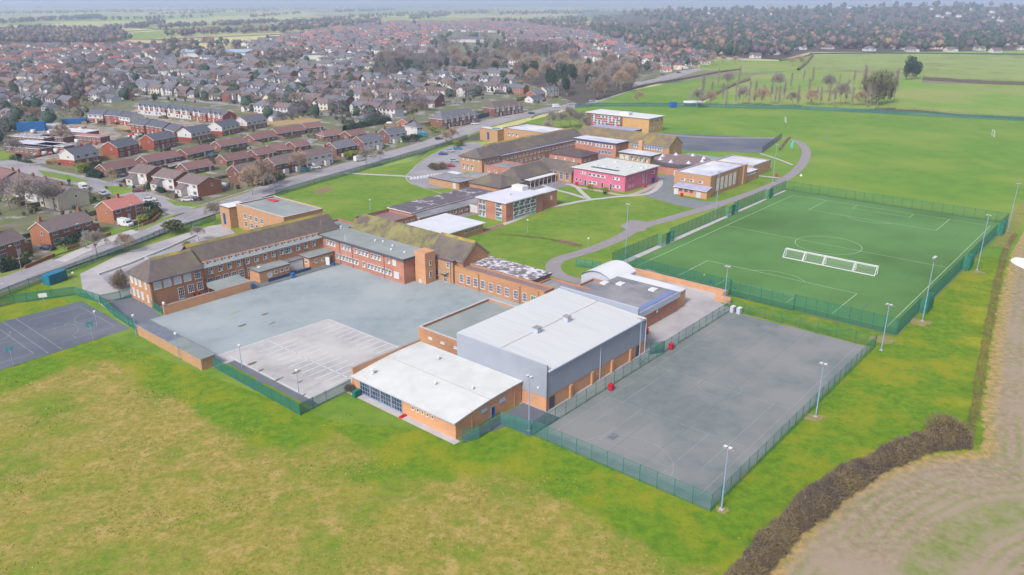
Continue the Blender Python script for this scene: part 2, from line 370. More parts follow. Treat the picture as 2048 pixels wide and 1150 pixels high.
def seg_dist(X,Y,pts):
    d=np.full(X.shape,1e9)
    for (ax,ay),(bx,by) in zip(pts[:-1],pts[1:]):
        dx,dy=bx-ax,by-ay; t=np.clip(((X-ax)*dx+(Y-ay)*dy)/(dx*dx+dy*dy),0,1); d=np.minimum(d,np.hypot(X-ax-t*dx,Y-ay-t*dy))
    return d
def fdry(X,Y,WX,WY):
    e=seg_dist(X,Y,[(-40,166),(66,166),(66,106.5),(79,106.5),(78,80),(88,78),(88.5,38.5),(97,36)])
    dry=np.clip((e-3)/9,0,1)
    r=np.clip((32-Y)/1+(X-70)*.0,-1e9,1e9)
    right=np.clip((Y-22)/10,0,1)*np.clip((97-X)/8,0,1)
    low=np.clip((62-X)/12,0,1)
    k=np.clip(np.maximum(right,low*.9*np.clip((Y+8)/10,0,1)),0,1)
    k[(X>97)]=0; k[Y>192]=0
    return dry*k
grid('rough_field',fdry,-30,300,-60,240,2.,.012,roughg,'dry')
# arable field beyond the hedge: distance from its edge drives the furrows
FE=[G(*p)[:2] for p in ((1490,1190),(1545,1110),(1630,1020),(1700,965),(1790,925),(1870,905),(1940,900),(1960,880),(1958,820),(1972,740),(1985,650),(2005,560),(2022,500),(2048,440),(2075,400),(2110,330))]
FE=smooth(FE,5)
big=[(p[0],p[1]) for p in FE]+[(420,420),(420,20),(FE[0][0],20)]
def inbig(X,Y): return np.array([inpoly(a,b,big) for a,b in zip(X,Y)])
grid('ploughed_field',lambda X,Y,WX,WY: seg_dist(WX,WY,FE)*np.where(inbig(WX,WY),1,-1),FE[0][0]-8,260,50,420,1.6,.018,plough,'edge',mode='w',keep=lambda X,Y: inbig(X,Y)|(seg_dist(X,Y,FE)<5))
# sports field, pastures
sheet('playing_field',[(1128,216),(1180,209),(1350,211),(1600,216),(2120,246),(2120,330),(2060,440),(2015,520),(1900,500),(1560,372),(1400,410),(1300,340),(1200,260)],.024,fieldg)
sheet('pasture_beside_road',[(1180,208),(1260,182),(1330,168),(1470,148),(1500,150),(1440,185),(1385,206),(1350,210)],.02,fieldg)
sheet('pasture_with_poplars',[(1400,209),(1450,180),(1510,150),(1600,140),(1850,150),(1835,180),(1800,215),(1700,219),(1500,213)],.022,farfield)
sheet('upper_pasture',[(1590,145),(1620,108),(1780,107),(1860,107),(1850,150),(1700,140)],.021,roughp)
sheet('right_pasture',[(1790,218),(1822,165),(2120,172),(2120,238),(2060,236)],.02,farfield)
sheet('top_right_pasture',[(1840,160),(1845,108),(2120,110),(2120,168)],.02,roughp)
# suburb ground
sheet('garden_ground',[(-80,600),(-200,110),(250,98),(420,108),(560,84),(850,52),(1180,62),(1300,108),(1420,112),(1400,128),(1270,165),(1150,206),(1020,232),(800,305),(560,378),(330,452),(0,570)],.02,garden)
for n,p in (('town_green',[(525,131),(560,124),(615,118),(618,122),(560,132),(532,135)]),('allotment_field',[(-60,93),(0,84),(18,85),(20,92),(0,95)])): sheet(n,p,.03,farfield)
for n,p in (('far_meadow',[(240,76),(270,66),(430,52),(560,52),(650,56),(560,62),(500,66),(380,68),(300,78)]),('far_hay_meadow',[(-100,62),(0,52),(130,46),(230,43),(380,37),(560,26),(640,30),(500,44),(320,50),(150,54)]),('distant_pasture',[(560,22),(900,12),(1000,16),(800,26)])):
    sheet(n,p,.05,farfield if n!='far_hay_meadow' else mat('hay_meadow',(196,194,140),(176,186,120),.012,.4,.6,4))
for p in ([(1290,50),(1500,24),(1700,16),(2300,12),(2300,98),(1860,104),(1620,104),(1560,120),(1440,114),(1300,108)],[(-300,66),(60,56),(240,60),(262,78),(210,92),(130,94),(60,90),(-300,92)],[(740,108),(1000,104),(1020,130),(1290,126),(1262,178),(1160,210),(1085,178),(1000,148),(750,152)]): sheet('woodland_floor',p,.055,woodfloor)
sheet('paddock_by_trees',[(1400,128),(1440,120),(1560,122),(1625,112),(1612,140),(1500,146),(1440,142),(1400,140)],.057,farfield); sheet('back_hall_grass',[(985,268),(1060,241),(1150,217),(1205,218),(1290,262),(1200,292),(1100,290)],.052,grass)
# roads
MR=[(-90,602),(0,569),(58,550),(119,528),(190,504.5),(268,476),(335,450),(420,420),(530,384),(614,357.5),(706,333),(817,302),(876,284),(954,254.5),(1010,239),(1056,229.5),(1110,218),(1159,209),(1215,191),(1276,170),(1330,157),(1381,142),(1440,130),(1490,112),(1530,95)]
ribbon('pavement',MR,(-7.4,8.2),.034,pave)
ribbon('roadside_verge',MR[:9],(5.6,7.4),.039,verge); ribbon('school_verge',MR[:16],(-8.5,-6.0),.040,verge)
ribbon('main_road',MR,10,.044,asph)
SR=[(375,424),(330,410),(287,394),(208,374),(156,359),(91,346),(50,335),(0,323),(-60,312)]
ribbon('side_pavement',SR,10.5,.036,pave); ribbon('side_road',SR,7,.046,asph)
ribbon('estate_road',[(205,372),(255,356),(290,345)],5,.047,asph); ribbon('building_site_road',[(52,336),(90,325),(125,320),(150,300)],6,.0475,pave)
ribbon('close_road',[(590,305),(620,282),(650,268),(672,262)],5,.047,asph); ribbon('close_drive',[(335,336),(365,326),(400,312)],4,.0475,asph)
q=smooth([G(*p)[:2] for p in MR],6); sg=[]; acc=0
for a,b in zip(q[:-1],q[1:]):
    l=math.hypot(b[0]-a[0],b[1]-a[1]); t=0
    while t<l:
        ph=(acc+t)%9
        if ph<4:
            e=min(t+min(4-ph,1.0),l); sg.append(((a[0]+(b[0]-a[0])*t/l,a[1]+(b[1]-a[1])*t/l),(a[0]+(b[0]-a[0])*e/l,a[1]+(b[1]-a[1])*e/l)))
        t+=1
    acc+=l
lines('road_centre_markings',sg,.35,.052,paint,'w')
for o_ in (-4.6,4.6): ribbon('road_edge_line',[(p[0],p[1]) for p in offs(q,o_)],.18,.052,paintf,mode='w',sm=0)
for p in ([(330,398),(360,404),(400,408),(395,414),(350,411)],[(205,372),(270,372),(283,380),(230,392)],[(75,340),(135,350),(180,362),(160,366),(90,352)],[(0,302),(60,300),(140,288),(150,300),(60,318),(0,322)]): sheet('grass_verge',p,.05,grass)
for p in ([(0,533),(60,512),(105,515),(55,536),(0,556)],[(275,458),(318,441),(342,431),(345,435),(315,448),(282,462)]): sheet('grass_verge',p,.05,verge)
sheet('drive_bell_mouth',[(108,520),(150,502),(205,478),(262,459),(278,464),(200,492),(130,525)],.049,conc)
# school grounds
sheet('school_lawn',[(67,225),(60,166),(70,100),(79,84),(300,100),(300,128),(262,150),(240,262),(180,262),(120,240)],.03,grass,'S')
sheet('front_lawn',[(80,250),(66,205),(105,205),(140,200),(205,200),(225,215),(300,300),(240,262)],.034,grass,'S')
sheet('school_drive',[(95,620),(160,548),(240,509),(330,480),(420,452),(448,448),(475,470),(560,450),(650,470),(520,520),(371,520),(330,560),(300,620),(330,640),(320,660),(262,648),(205,612),(165,578)][1:],.042,drive)
sheet('courtyard',[(66.2,166),(66.2,136),(67.5,135.6),(67.5,107),(79.6,107),(79.6,106.6),(102,106.6),(102,95),(135,95),(135,140),(128,140),(128,177),(76,177),(76,169),(70,169)],.05,asphc,'S')
sheet('car_park_surface',[(70,139.7),(98,138.2),(98.2,113),(96,106.8),(70.4,107.2)],.056,asphp,'S')
sheet('playground_edge_path',[(67.5,135),(67.5,107.2),(72.0,107.2),(72.0,135)],.0565,asphd,'S')
sg=[((82,138.2),(82,110.5)),((97.6,138.4),(97.6,107.5)),((70,139.8),(97.6,138.4)),((72.4,137),(72.4,110)),((72.4,110),(75,110))]
for i in range(12): sg.append(((77.6,134.6-i*2.1),(86.6,134.6-i*2.1)))
for i in range(11): sg.append(((92.6,134.6-i*2.1),(97.5,134.6-i*2.1)))
lines('parking_bay_lines',sg,.26,.064,paint)
sg=[((100+i*2.2,168-(i%3)),(100+i*2.2+1.6,168.3-(i%3))) for i in range(0)]
lines('faded_games_lines',arc(108,150,6,0,360,30)+arc(108,125,5,30,300,24)+[((90,160),(120,160)),((90,145),(90,165))],.1,.064,paintf)
mb=MB()
for k in range(11):
    x,y=[(88,146),(90,152),(83,150),(73,127),(73,121),(75,117),(72,112),(77,121),(73.5,131),(86,158),(118,133)][k]
    st=mat('damp_stain',(112,108,92),(130,122,108),1.1) if k<9 else mat('moss_stain',(150,158,110),(160,168,160),1)
    r1,r2=random.uniform(.8,1.9),random.uniform(.25,.6); c=S(x,y)
    mb.face([(c[0]+(r1*math.cos(t)*random.uniform(.6,1.1))*ca-(r2*math.sin(t)*random.uniform(.6,1.1))*sa,c[1]+r1*math.cos(t)*sa+r2*math.sin(t)*ca,.068) for t in [i*math.pi/6 for i in range(12)]],st)
tag(mb.build('damp_stains'),kind='structure')
for p in ([(67.7,135),(70.4,135),(70.4,123.6),(67.7,123.6)],[(67.7,121.6),(70.4,121.6),(70.4,107.2),(67.7,107.2)]): sheet('grass_strip',p,.07,mat('mossy_bank_grass',(128,148,40),(110,132,36),.6),'S')
sheet('outhouse_ramp',[(97.6,168.8),(124.4,168.2),(124.4,174),(97.6,174)],.075,mat('ramp_tarmac',(124,132,136),(108,116,120),.6),'S'); sheet('wall_side_yard',[(75.2,169.3),(97,169.3),(97,175.5),(75.2,175.5)],.074,mat('yard_dark_ground',(140,124,120),(120,106,104),.6),'S')  # ramp sheet, and a dark brown-grey strip behind the playground wall
lines('ramp_kerb',[((97.6,168.7),(124.4,168.1)),((97.6,168.7),(97.6,171))],.3,.12,mat('dark_kerb',(104,92,88)))
sheet('shed_path',[(68.6,163),(68.6,139.5),(70.2,139.5),(70.2,163)],.072,conc,'S')
seam=mat('dark_tar_seam',(104,112,116),(122,130,134),1.2)
lines('tar_seams',[((90,c_),(161,c_+.3)) for c_ in (46.5,52.6,58.7,64.8)][1:3],.09,.0495,seam)
lines('playground_seams',[((101,114),(128,114.5)),((100,122),(128,122.4)),((76,150),(124,151)),((74,158),(126,158.6)),((110,107),(110.6,168)),((92,142),(92.4,168))],.07,.0535,mat('playground_seam',(136,150,150),(156,170,172),.7))
for q_ in ([(96,60),(98,60),(98,61.4),(96,61.4)],): sheet('tarmac_patch',q_,.0488,mat('patched_tarmac',(118,126,130),(108,116,120),.8),'S')
sheet('gate_yard',[(206,611),(262,588),(306,618),(334,640),(322,660),(274,652)],.047,asphd)
for nm_,pp_ in (('kerb_wall',[(197,551),(262,528),(330,500),(392,472)]),):
    q_=[G(*p)[:2] for p in pp_]; m_=MB()
    for a_,b_ in zip(q_[:-1],q_[1:]):
        dx,dy=b_[0]-a_[0],b_[1]-a_[1]; l_=math.hypot(dx,dy); nx,ny=-dy/l_*.18,dx/l_*.18
        m_.prism([(a_[0]-nx-q_[0][0],a_[1]-ny-q_[0][1]),(b_[0]-nx-q_[0][0],b_[1]-ny-q_[0][1]),(b_[0]+nx-q_[0][0],b_[1]+ny-q_[0][1]),(a_[0]+nx-q_[0][0],a_[1]+ny-q_[0][1])],0,.55,white)
    tag(m_.build('kerb_wall',None,(q_[0][0],q_[0][1],.05)),'low white kerb wall running along the school drive','wall')
sheet('drive_parking',[(205,556),(330,504),(388,478),(400,490),(330,520),(300,540),(262,560),(225,575)],.0475,asph)
# netball court left
sheet('netball_court',[(2,193),(66,193),(66,167.3),(40,166),(2,166)],.045,asphd,'S')
sg=[((49,193),(49,167.2)),((51.6,193),(51.6,167.2)),((53,171),(64,171)),((53,189.5),(64.3,189.5)),((64.3,171),(64.3,189.5)),((53,180),(64,180)),((2,180),(47,180)),((2,169.5),(47,169.5)),((47,169.5),(47,191)),((56,171),(56,172.5))]
sg+=arc(58.5,180.2,1.2,0,360)+arc(64.3,180.2,4.6,90,270)+arc(52.8,178,6,-60,60)+arc(44,186,4,180,360)
lines('netball_lines',sg,.1,.052,paintf)
# sports court with faint marks
sheet('sports_court',[(89.1,71.0),(89.2,39.3),(161.7,39.6),(161.7,71.0)],.045,asphm,'S')
sheet('court_side_path',[(88.8,71.1),(163,71.1),(166,77),(170.1,77),(170.1,107),(153,107),(129,97),(96.6,96),(96.6,80),(88.8,78)],.038,drive,'S')
sheet('tarmac_yard',[(79.6,79.6),(96.2,79.6),(96.2,71.2),(88,71.2),(88,76.4),(80,78.6)],.046,asphd,'S')
sg=[((91.5,42),(91.5,69)),((91.5,42),(160,42)),((91.5,69),(160,69)),((108,42),(108,69)),((125,42),(125,69)),((143,42),(143,69)),((91.5,49),(108,49)),((91.5,62),(108,62)),((95,49),(95,62)),((98,45),(125,45)),((98,66),(125,66))]
sg+=arc(99.5,55.5,.6,0,360)+arc(91.5,55.5,8,-80,80)+arc(125,55.5,4,0,360)
lines('faint_court_lines',sg,.07,.052,paintf)
# turf pitch
sheet('pitch_surround',[(171,111),(171,37.2),(292,36),(292,111.5)],.036,mat('pitch_edge',(108,124,92),(96,116,80),.5),'S')
sheet('turf_pitch',[(172.2,108.6),(172.2,38),(290.5,37),(290.5,110)],.046,turf,'S')
sheet('goal_recess_path',[(172.2,110.9),(172.2,108.8),(290.5,110.2),(290.5,111.2)],.048,conc,'S')
a0,a1,c0,c1,cm,am=175.4,284.6,40.4,105.3,72.6,229.5
sg=[((a0,c0),(a0,c1)),((a1,c0),(a1,c1)),((a0,c0),(a1,c0)),((a0,c1),(a1,c1)),((am,c0),(am,c1))]
for e,s in((a0,1),(a1,-1)):
    for wd,dp in((20.2,17.4),(9.3,5.8)): sg+=[((e,cm-wd),(e+s*dp,cm-wd)),((e+s*dp,cm-wd),(e+s*dp,cm+wd)),((e+s*dp,cm+wd),(e,cm+wd))]
sg+=arc(am,cm,9.3,0,360,48)+arc(a0+11.5,cm,9.3,-50,50,16)+arc(a1-11.5,cm,9.3,130,230,16)
lines('pitch_lines',sg,.19,.054,paintp)
bl=mat('blue_turf_line',(70,120,130),(64,112,118),1)
lines('blue_pitch_lines',[((a0+8,c0+8),(a0+8,c0+16)),((210,46),(222,46)),((178,48),(190,48)),((262,46),(274,46))],.12,.055,bl)
# paths
ribbon('ring_path',[(1250,262),(1340,270),(1420,275),(1500,276),(1560,277),(1592,282),(1610,296),(1612,312),(1600,334),(1570,358),(1520,380),(1450,405),(1400,420),(1330,440),(1278,455),(1235,478),(1180,500),(1130,515),(1112,523),(1106,535),(1115,548),(1140,558),(1200,572)],4.2,.06,pathm)
sheet('path_lay_by',[(1240,452),(1262,440),(1300,444),(1290,462),(1262,466)],.062,pathm)
sheet('pink_block_yard',[(1282,380),(1300,365),(1316,350),(1350,350),(1352,392),(1412,404),(1490,398),(1440,412),(1400,420),(1340,407),(1292,393)],.058,asphd and mat('yard_tarmac',(138,144,150),(126,132,138),.4))
ribbon('concrete_path',[(905,482),(940,468),(1012,447),(1052,431),(1093,416),(1130,409),(1171,401),(1230,394),(1293,388),(1318,372),(1320,358)],2.0,.064,conc)
ribbon('concrete_path',[(1182,401),(1165,386),(1150,372),(1130,368)],1.8,.066,conc); ribbon('concrete_path',[(1172,397),(1140,387),(1112,380),(1090,372),(1070,366)],1.8,.067,conc)
ribbon('pink_block_path',[(1143,372),(1200,382),(1252,391),(1290,380),(1318,366)],2.4,.063,mat('buff_paving',(196,178,168),(180,164,156),.5))
ribbon('front_footpath',[(690,346),(740,349),(800,352),(822,354)],2.0,.062,conc)
ribbon('hall_path',[(1518,352),(1560,356)],2,.065,conc); ribbon('field_path',[(1520,307),(1560,320),(1585,330)],1.4,.064,conc)
ribbon('rear_path',[(1288,540),(1340,560),(1390,578),(1430,592)],3,.05,conc)
sheet('front_car_park',[(905,291),(950,284),(985,300),(925,350),(930,372),(880,378),(850,376),(822,366),(813,353),(822,342),(835,330),(865,309)],.06,asph)
sheet('courtyard_paving',[(930,372),(1000,330),(1110,300),(1180,290),(1240,320),(1190,330),(1145,370),(1100,380),(1000,420),(900,440),(800,450),(760,440),(860,400)],.055,mat('inner_yard',(150,146,152),(134,130,138),.3))
ribbon('zebra_kerb',[(905,290),(865,309),(838,326),(822,342),(812,354),(822,367),(850,377),(885,388)],.35,.09,conc)
mb=[]
for i in range(10):
    u=822+i*6.6; v=357-i*.9; mb.append(((u,v+2.2),(u+1.2,v-2.2)))
lines('zebra_crossing',mb,1.0,.07,paint,'px')
sheet('back_court',[(1328,266),(1562,277),(1524,306),(1360,300)],.046,asphd)
sheet('front_building_apron',[(78,107.5),(78,79),(79.4,79),(79.4,107.5)],.05,conc,'S')
for p in ([(1190,376),(1225,383),(1240,388),(1205,389),(1180,382)],[(1110,388),(1165,400),(1120,408),(1100,402)],[(1115,378),(1145,375),(1168,396)]): sheet('inner_lawn',p,.06,grass)
for p in ([(625,385),(650,374),(668,378),(640,388)],[(1117,478),(1150,484),(1165,494),(1120,486)],[(955,462),(1005,447),(1010,452),(965,470)]): sheet('bare_flower_bed',p,.068,soilm)
for p in ([(1722,1006),(1745,1000),(1742,1012)],): pass
for u,v,r in ((1628,835,1.5),(1840,645,2.2),(1955,545,1.8),(2012,470,2.2),(1442,1020,.9),(1765,680,2.2)):
    c=G(u,v); mb=MB(); mb.face([(c[0]+r*1.3*math.cos(t)*random.uniform(.6,1.2),c[1]+r*math.sin(t)*random.uniform(.6,1.2),.05) for t in [i*math.pi/8 for i in range(16)]],mat('trampled_verge',(160,150,96),(136,128,84),.9)); tag(mb.build('worn_earth'),kind='structure')
# ------------------------------------------------------------------ building kit
WM={}
def win_mesh(w,h,nx=2,ny=2,style='glass',fr=None):
    key=(w,h,nx,ny,style,fr.name if fr else '')
    if key in WM: return WM[key]
    mb=MB(); f=fr or white; g={'glass':glass,'blind':blind,'teal':tealglass,'dark':blackp,'blue':bluedoor,'red':redp,'mix':glass}[style]
    t=.09 if w>1 else .07
    mb.box(-.09,.02,-w/2,w/2,0,t,f); mb.box(-.09,.02,-w/2,w/2,h-t,h,f); mb.box(-.09,.02,-w/2,-w/2+t,t,h-t,f); mb.box(-.09,.02,w/2-t,w/2,t,h-t,f)
    mb.box(-.14,-.09,-w/2-.05,w/2+.05,-.07,0,f)
    for i in range(1,nx):
        y=-w/2+w*i/nx; mb.box(-.08,.02,y-t*.35,y+t*.35,t,h-t,f)
    for j in range(1,ny):
        z=h*j/ny; mb.box(-.078,.02,-w/2+t,w/2-t,z-t*.35,z+t*.35,f)
    if style=='mix':
        for i in range(nx):
            for j in range(ny):
                y0=-w/2+t+(w-2*t)*i/nx; y1=-w/2+t+(w-2*t)*(i+1)/nx; z0=t+(h-2*t)*j/ny; z1=t+(h-2*t)*(j+1)/ny
                mb.face([(-.04,y0,z0),(-.04,y0,z1),(-.04,y1,z1),(-.04,y1,z0)],blind if (i*7+j*3)%4==0 else glass)
    else: mb.face([(-.04,-w/2,0),(-.04,-w/2,h),(-.04,w/2,h),(-.04,w/2,0)],g)
    WM[key]=mb.mesh('window'); return WM[key]
def flip(f): return {'-a':0,'-c':math.pi/2,'+a':math.pi,'+c':-math.pi/2}[f]
class Bd:
    def __init__(s,name,label,a0,a1,c0,c1,cat='building',group=None,rz=None):
        s.am,s.cm=(a0+a1)/2,(c0+c1)/2; s.r=(a0,a1,c0,c1)
        s.x0,s.x1,s.y0,s.y1=a0-s.am,a1-s.am,c0-s.cm,c1-s.cm
        s.root=empty(name,S(s.am,s.cm),ANG if rz is None else rz); tag(s.root,label,cat,group)
    def loc(s,a,c): return a-s.am,c-s.cm
    def add(s,name,mb,parent=None): return mb.build(name,parent or s.root)
    def flat(s,z,wm,rm,fascia=None,ov=.35,th=.35,z0=0,r=None):
        x0,x1,y0,y1=s.rect(r); s.add('wall',MB().box(x0,x1,y0,y1,z0,z-th,wm))
        s.add('roof',MB().box(x0-ov,x1+ov,y0-ov,y1+ov,z-th+.003,z,fascia or wm,rm)); return s
    def rect(s,r):
        if r is None: return s.x0,s.x1,s.y0,s.y1
        return r[0]-s.am,r[1]-s.am,r[2]-s.cm,r[3]-s.cm
    def parapet(s,z,wm,rm,cop=None,dz=.45,t=.35,r=None,copw=None):
        x0,x1,y0,y1=s.rect(r); m=MB(); m.box(x0,x1,y0,y0+t,0,z,wm); m.box(x0,x1,y1-t,y1,0,z,wm); m.box(x0,x0+t,y0+t,y1-t,0,z,wm); m.box(x1-t,x1,y0+t,y1-t,0,z,wm); s.add('wall',m)
        s.add('roof',MB().box(x0+t+.002,x1-t-.002,y0+t+.002,y1-t-.002,z-dz-.2,z-dz,rm))
        e=.05; m=MB(); cm_=cop or coping; k=t+e*2
        m.box(x0-e,x1+e,y0-e,y0-e+k,z+.002,z+.09,cm_); m.box(x0-e,x1+e,y1+e-k,y1+e,z+.002,z+.09,cm_); m.box(x0-e,x0-e+k,y0-e+k,y1+e-k,z+.002,z+.09,cm_); m.box(x1+e-k,x1+e,y0-e+k,y1+e-k,z+.002,z+.09,cm_)
        s.add('coping',m); return s
    def pitched(s,ze,zr,wm,rm,axis='a',hip=(0,0),ov=.45,r=None,walls=True,verge=None,z0=0,th=.22,ridge=None):
        x0,x1,y0,y1=s.rect(r)
        if axis=='c': T=lambda x,y,z:(y,x,z); X0,X1,Y0,Y1=y0,y1,x0,x1
        else: T=lambda x,y,z:(x,y,z); X0,X1,Y0,Y1=x0,x1,y0,y1
        ym=(Y0+Y1)/2; sl=(zr-ze)/((Y1-Y0)/2)
        if walls:
            m=MB(); m.box(x0,x1,y0,y1,z0,ze,wm)
            for X,h_ in((X0,hip[0]),(X1,hip[1])):
                if not h_:
                    d=.3 if X==X0 else -.3
                    a_=[T(X,Y0,ze+.001),T(X,Y1,ze+.001),T(X,ym,zr-.12)]; b_=[T(X+d,Y0,ze+.001),T(X+d,Y1,ze+.001),T(X+d,ym,zr-.12)]
                    m.face(a_,wm); m.face(b_,wm); m.face([a_[0],a_[2],b_[2],b_[0]],wm); m.face([a_[2],a_[1],b_[1],b_[2]],wm)
            s.add('wall',m)
        XL=X0-(.25 if not hip[0] else ov); XR=X1+(.25 if not hip[1] else ov); YL,YR=Y0-ov,Y1+ov; zl=ze-sl*ov+.03
        rl=XL+hip[0]; rr=XR-hip[1]; zt=zr+.03
        m=MB()
        for dz in (0,-th):
            A,B,Cc,D=T(XL,YL,zl+dz),T(XR,YL,zl+dz),T(XR,YR,zl+dz),T(XL,YR,zl+dz); E_,F_=T(rl,ym,zt+dz),T(rr,ym,zt+dz)
            m.face([A,B,F_,E_],rm); m.face([Cc,D,E_,F_],rm)
            if hip[0]: m.face([D,A,E_],rm)
            if hip[1]: m.face([B,Cc,F_],rm)
        if ridge:
            q=.9/math.hypot((Y1-Y0)/2,zr-ze)*1.0; mr=MB(); Rl,Rr=T(rl,ym,zt+.05),T(rr,ym,zt+.05)
            for sy in(-1,1): a_=T(rl-(.4 if hip[0] else 0),ym+sy*q*(Y1-Y0)/2,zt+.04-q*(zr-ze)); b_=T(rr+(.4 if hip[1] else 0),ym+sy*q*(Y1-Y0)/2,zt+.04-q*(zr-ze)); mr.face([a_,b_,Rr,Rl],ridge)
        vm=verge or white
        for p,q in (((XL,YL,zl),(XR,YL,zl)),((XL,YR,zl),(XR,YR,zl))): m.face([T(*p),T(*q),T(q[0],q[1],zl-th),T(p[0],p[1],zl-th)],vm)
        for X,h_,re in((XL,hip[0],rl),(XR,hip[1],rr)):
            if h_: m.face([T(X,YL,zl),T(X,YR,zl),T(X,YR,zl-th),T(X,YL,zl-th)],vm)
            else:
                m.face([T(X,YL,zl),T(X,ym,zt),T(X,ym,zt-th),T(X,YL,zl-th)],vm); m.face([T(X,ym,zt),T(X,YR,zl),T(X,YR,zl-th),T(X,ym,zt-th)],vm)
        ro=s.add('roof',m)
        if ridge: mr.build('ridge_tiles',ro)
        return s
    def win(s,face,at,pos,z,w,h,nx=2,ny=2,style='glass',name='window',fr=None,label=None):
        for p in pos:
            st=style
            if isinstance(p,tuple): p,st=p
            a,c=(at,p) if face in('-a','+a') else (p,at)
            x,y=s.loc(a,c); o=obj(name,win_mesh(w,h,nx,ny,st,fr),s.root,(x,y,z),flip(face))
            if label: o['label']=label
        return s
    def box(s,name,a0,a1,c0,c1,z0,z1,m,top=None,parent=None):
        x0,y0=s.loc(a0,c0); x1,y1=s.loc(a1,c1); return s.add(name,MB().box(x0,x1,y0,y1,z0,z1,m,top),parent)
    def pipes(s,face,at,pos,z,m=blackp):
        for p in pos:
            a,c=(at,p) if face in('-a','+a') else (p,at); x,y=s.loc(a,c); d=.09
            dx,dy={'-a':(-d,0),'-c':(0,-d),'+a':(d,0),'+c':(0,d)}[face]
            s.add('downpipe',MB().tube((x+dx,y+dy,0),(x+dx,y+dy,z),.07,.07,m,5))
        return s
    def vent(s,a,c,z,r=.5,h=.7,name='roof_vent'):
        x,y=s.loc(a,c); m=MB(); m.box(x-r*.8,x+r*.8,y-r*.8,y+r*.8,z,z+.22,whitefelt); m.tube((x,y,z+.22),(x,y,z+h),r*.6,r*.55,white,8); m.tube((x,y,z+h),(x,y,z+h+.12),r*.85,r*.2,white,8); s.add(name,m); return s
def fr(a,b,n): return [a+(b-a)*i/(n-1) for i in range(n)] if n>1 else [a]
GRP='buildings of the school'
# ------------------------------------------------------------------ near buildings
b=Bd('sports_hall','tall sports hall with blue grey cladding over brick and a big white roof',96.5,129,74.5,96)
x0,x1,y0,y1=b.x0,b.x1,b.y0,b.y1
b.add('wall',MB().box(x0,x1,y0,y1,0,2.65,brickb))
def wedge(m,x0,x1,y0,y1,zb,z_lo,z_hi,mt,top=None):
    A=[(x0,y0,zb),(x1,y0,zb),(x1,y1,zb),(x0,y1,zb)]; T=[(x0,y0,z_lo),(x1,y0,z_lo),(x1,y1,z_hi),(x0,y1,z_hi)]
    m.face([A[0],A[1],T[1],T[0]],mt); m.face([A[1],A[2],T[2],T[1]],mt); m.face([A[2],A[3],T[3],T[2]],mt); m.face([A[3],A[0],T[0],T[3]],mt); m.face(T,top or mt); m.face(A[::-1],mt); return m
b.add('cladding',wedge(MB(),x0-.12,x1+.12,y0-.12,y1+.12,2.66,7.6,8.75,clad))
rf=b.add('roof',wedge(MB(),x0+.25,x1-.4,y0-.35,y1+.3,7.72,7.85,8.98,hallroof))
m=MB()
for i in range(46):
    x=x0+.7+i*(x1-x0-1.7)/45; m.face([(x-.04,y0-.34,7.905),(x+.04,y0-.34,7.905),(x+.04,y1+.28,9.035),(x-.04,y1+.28,9.035)],mat('roof_seam',(214,217,222)))
b.add('standing_seams',m,rf)
for zz,yy in((8.49,86.0),): b.add('roof_joint',MB().box(x0+.3,x1-.45,yy-.06-b.cm,yy+.06-b.cm,8.4,8.54,conc),rf)
b.add('parapet',MB().box(x0-.14,x0+.22,y0-.14,y1+.14,7.6,8.98,clad,clad2)); b.add('parapet',MB().box(x1-.38,x1+.16,y0+1.6,y1+.14,7.6,9.35,clad,clad2))
for a,c in((107.5,85.5),(115.7,84.5)):
    x,y=b.loc(a,c); mm=MB(); z=8.45; mm.box(x-.55,x+.55,y-.55,y+.55,z-.3,z+1.0,clad2); mm.box(x-.7,x+.7,y-.7,y+.7,z+1.002,z+1.12,coping); b.add('roof_ventilator',mm)
m=MB()
for a in (103.5,110.3,117,123.6): x,y=b.loc(a,74.5); m=MB().box(x-.3,x+.3,y-.4,y,0,2.6,brickb); b.add('buttress',m)
x,y=b.loc(112.8,74.38); b.add('downpipe',MB().tube((x,y-.08,0),(x,y-.08,7.6),.08,.08,clad2,6)); x,y=b.loc(96.38,74.38); b.add('downpipe',MB().tube((x,y-.1,0),(x,y-.1,7.6),.1,.1,blackp,6))
x,y=b.loc(129.1,74.3); b.add('downpipe',MB().tube((x-.3,y-.12,0),(x-.3,y-.12,7.6),.1,.1,clad2,6))
b.win('-c',74.5,[98.1,126.6],.05,1.5,2.2,2,1,'dark','door',blackp)
b.box('wall_lamp',96.2,96.38,76,76.4,4.0,4.3,white)
x0,x1,y0,y1=-16.25,16.25,-10.75,10.75; b.add('gutter',MB().box(x0+.2,x1-.4,y0-.52,y0-.36,7.62,7.84,clad2))
b=Bd('changing_room_block','low orange brick building with a broad white roof and blue framed shopfront windows',79.4,96.3,80,106.6)
x0,x1,y0,y1=b.x0,b.x1,b.y0,b.y1
m=MB(); A=[(x0,y0),(x1,y0),(x1,y1),(x0,y1)]; za,zb_=3.3,4.35
for i,(p,q) in enumerate(zip(A,A[1:]+A[:1])):
    h=lambda X: za+(zb_-za)*(X-x0)/(x1-x0)-.06
    m.face([(p[0],p[1],0),(q[0],q[1],0),(q[0],q[1],h(q[0])),(p[0],p[1],h(p[0]))],brickb)
b.add('wall',m)
m=MB(); ov=.5; n_=8
prof=[(x0-ov+(x1-x0+ov)*i/n_, za+(zb_-za)*(i/n_)+.35*math.sin(math.pi*min(i/n_,1))) for i in range(n_+1)]
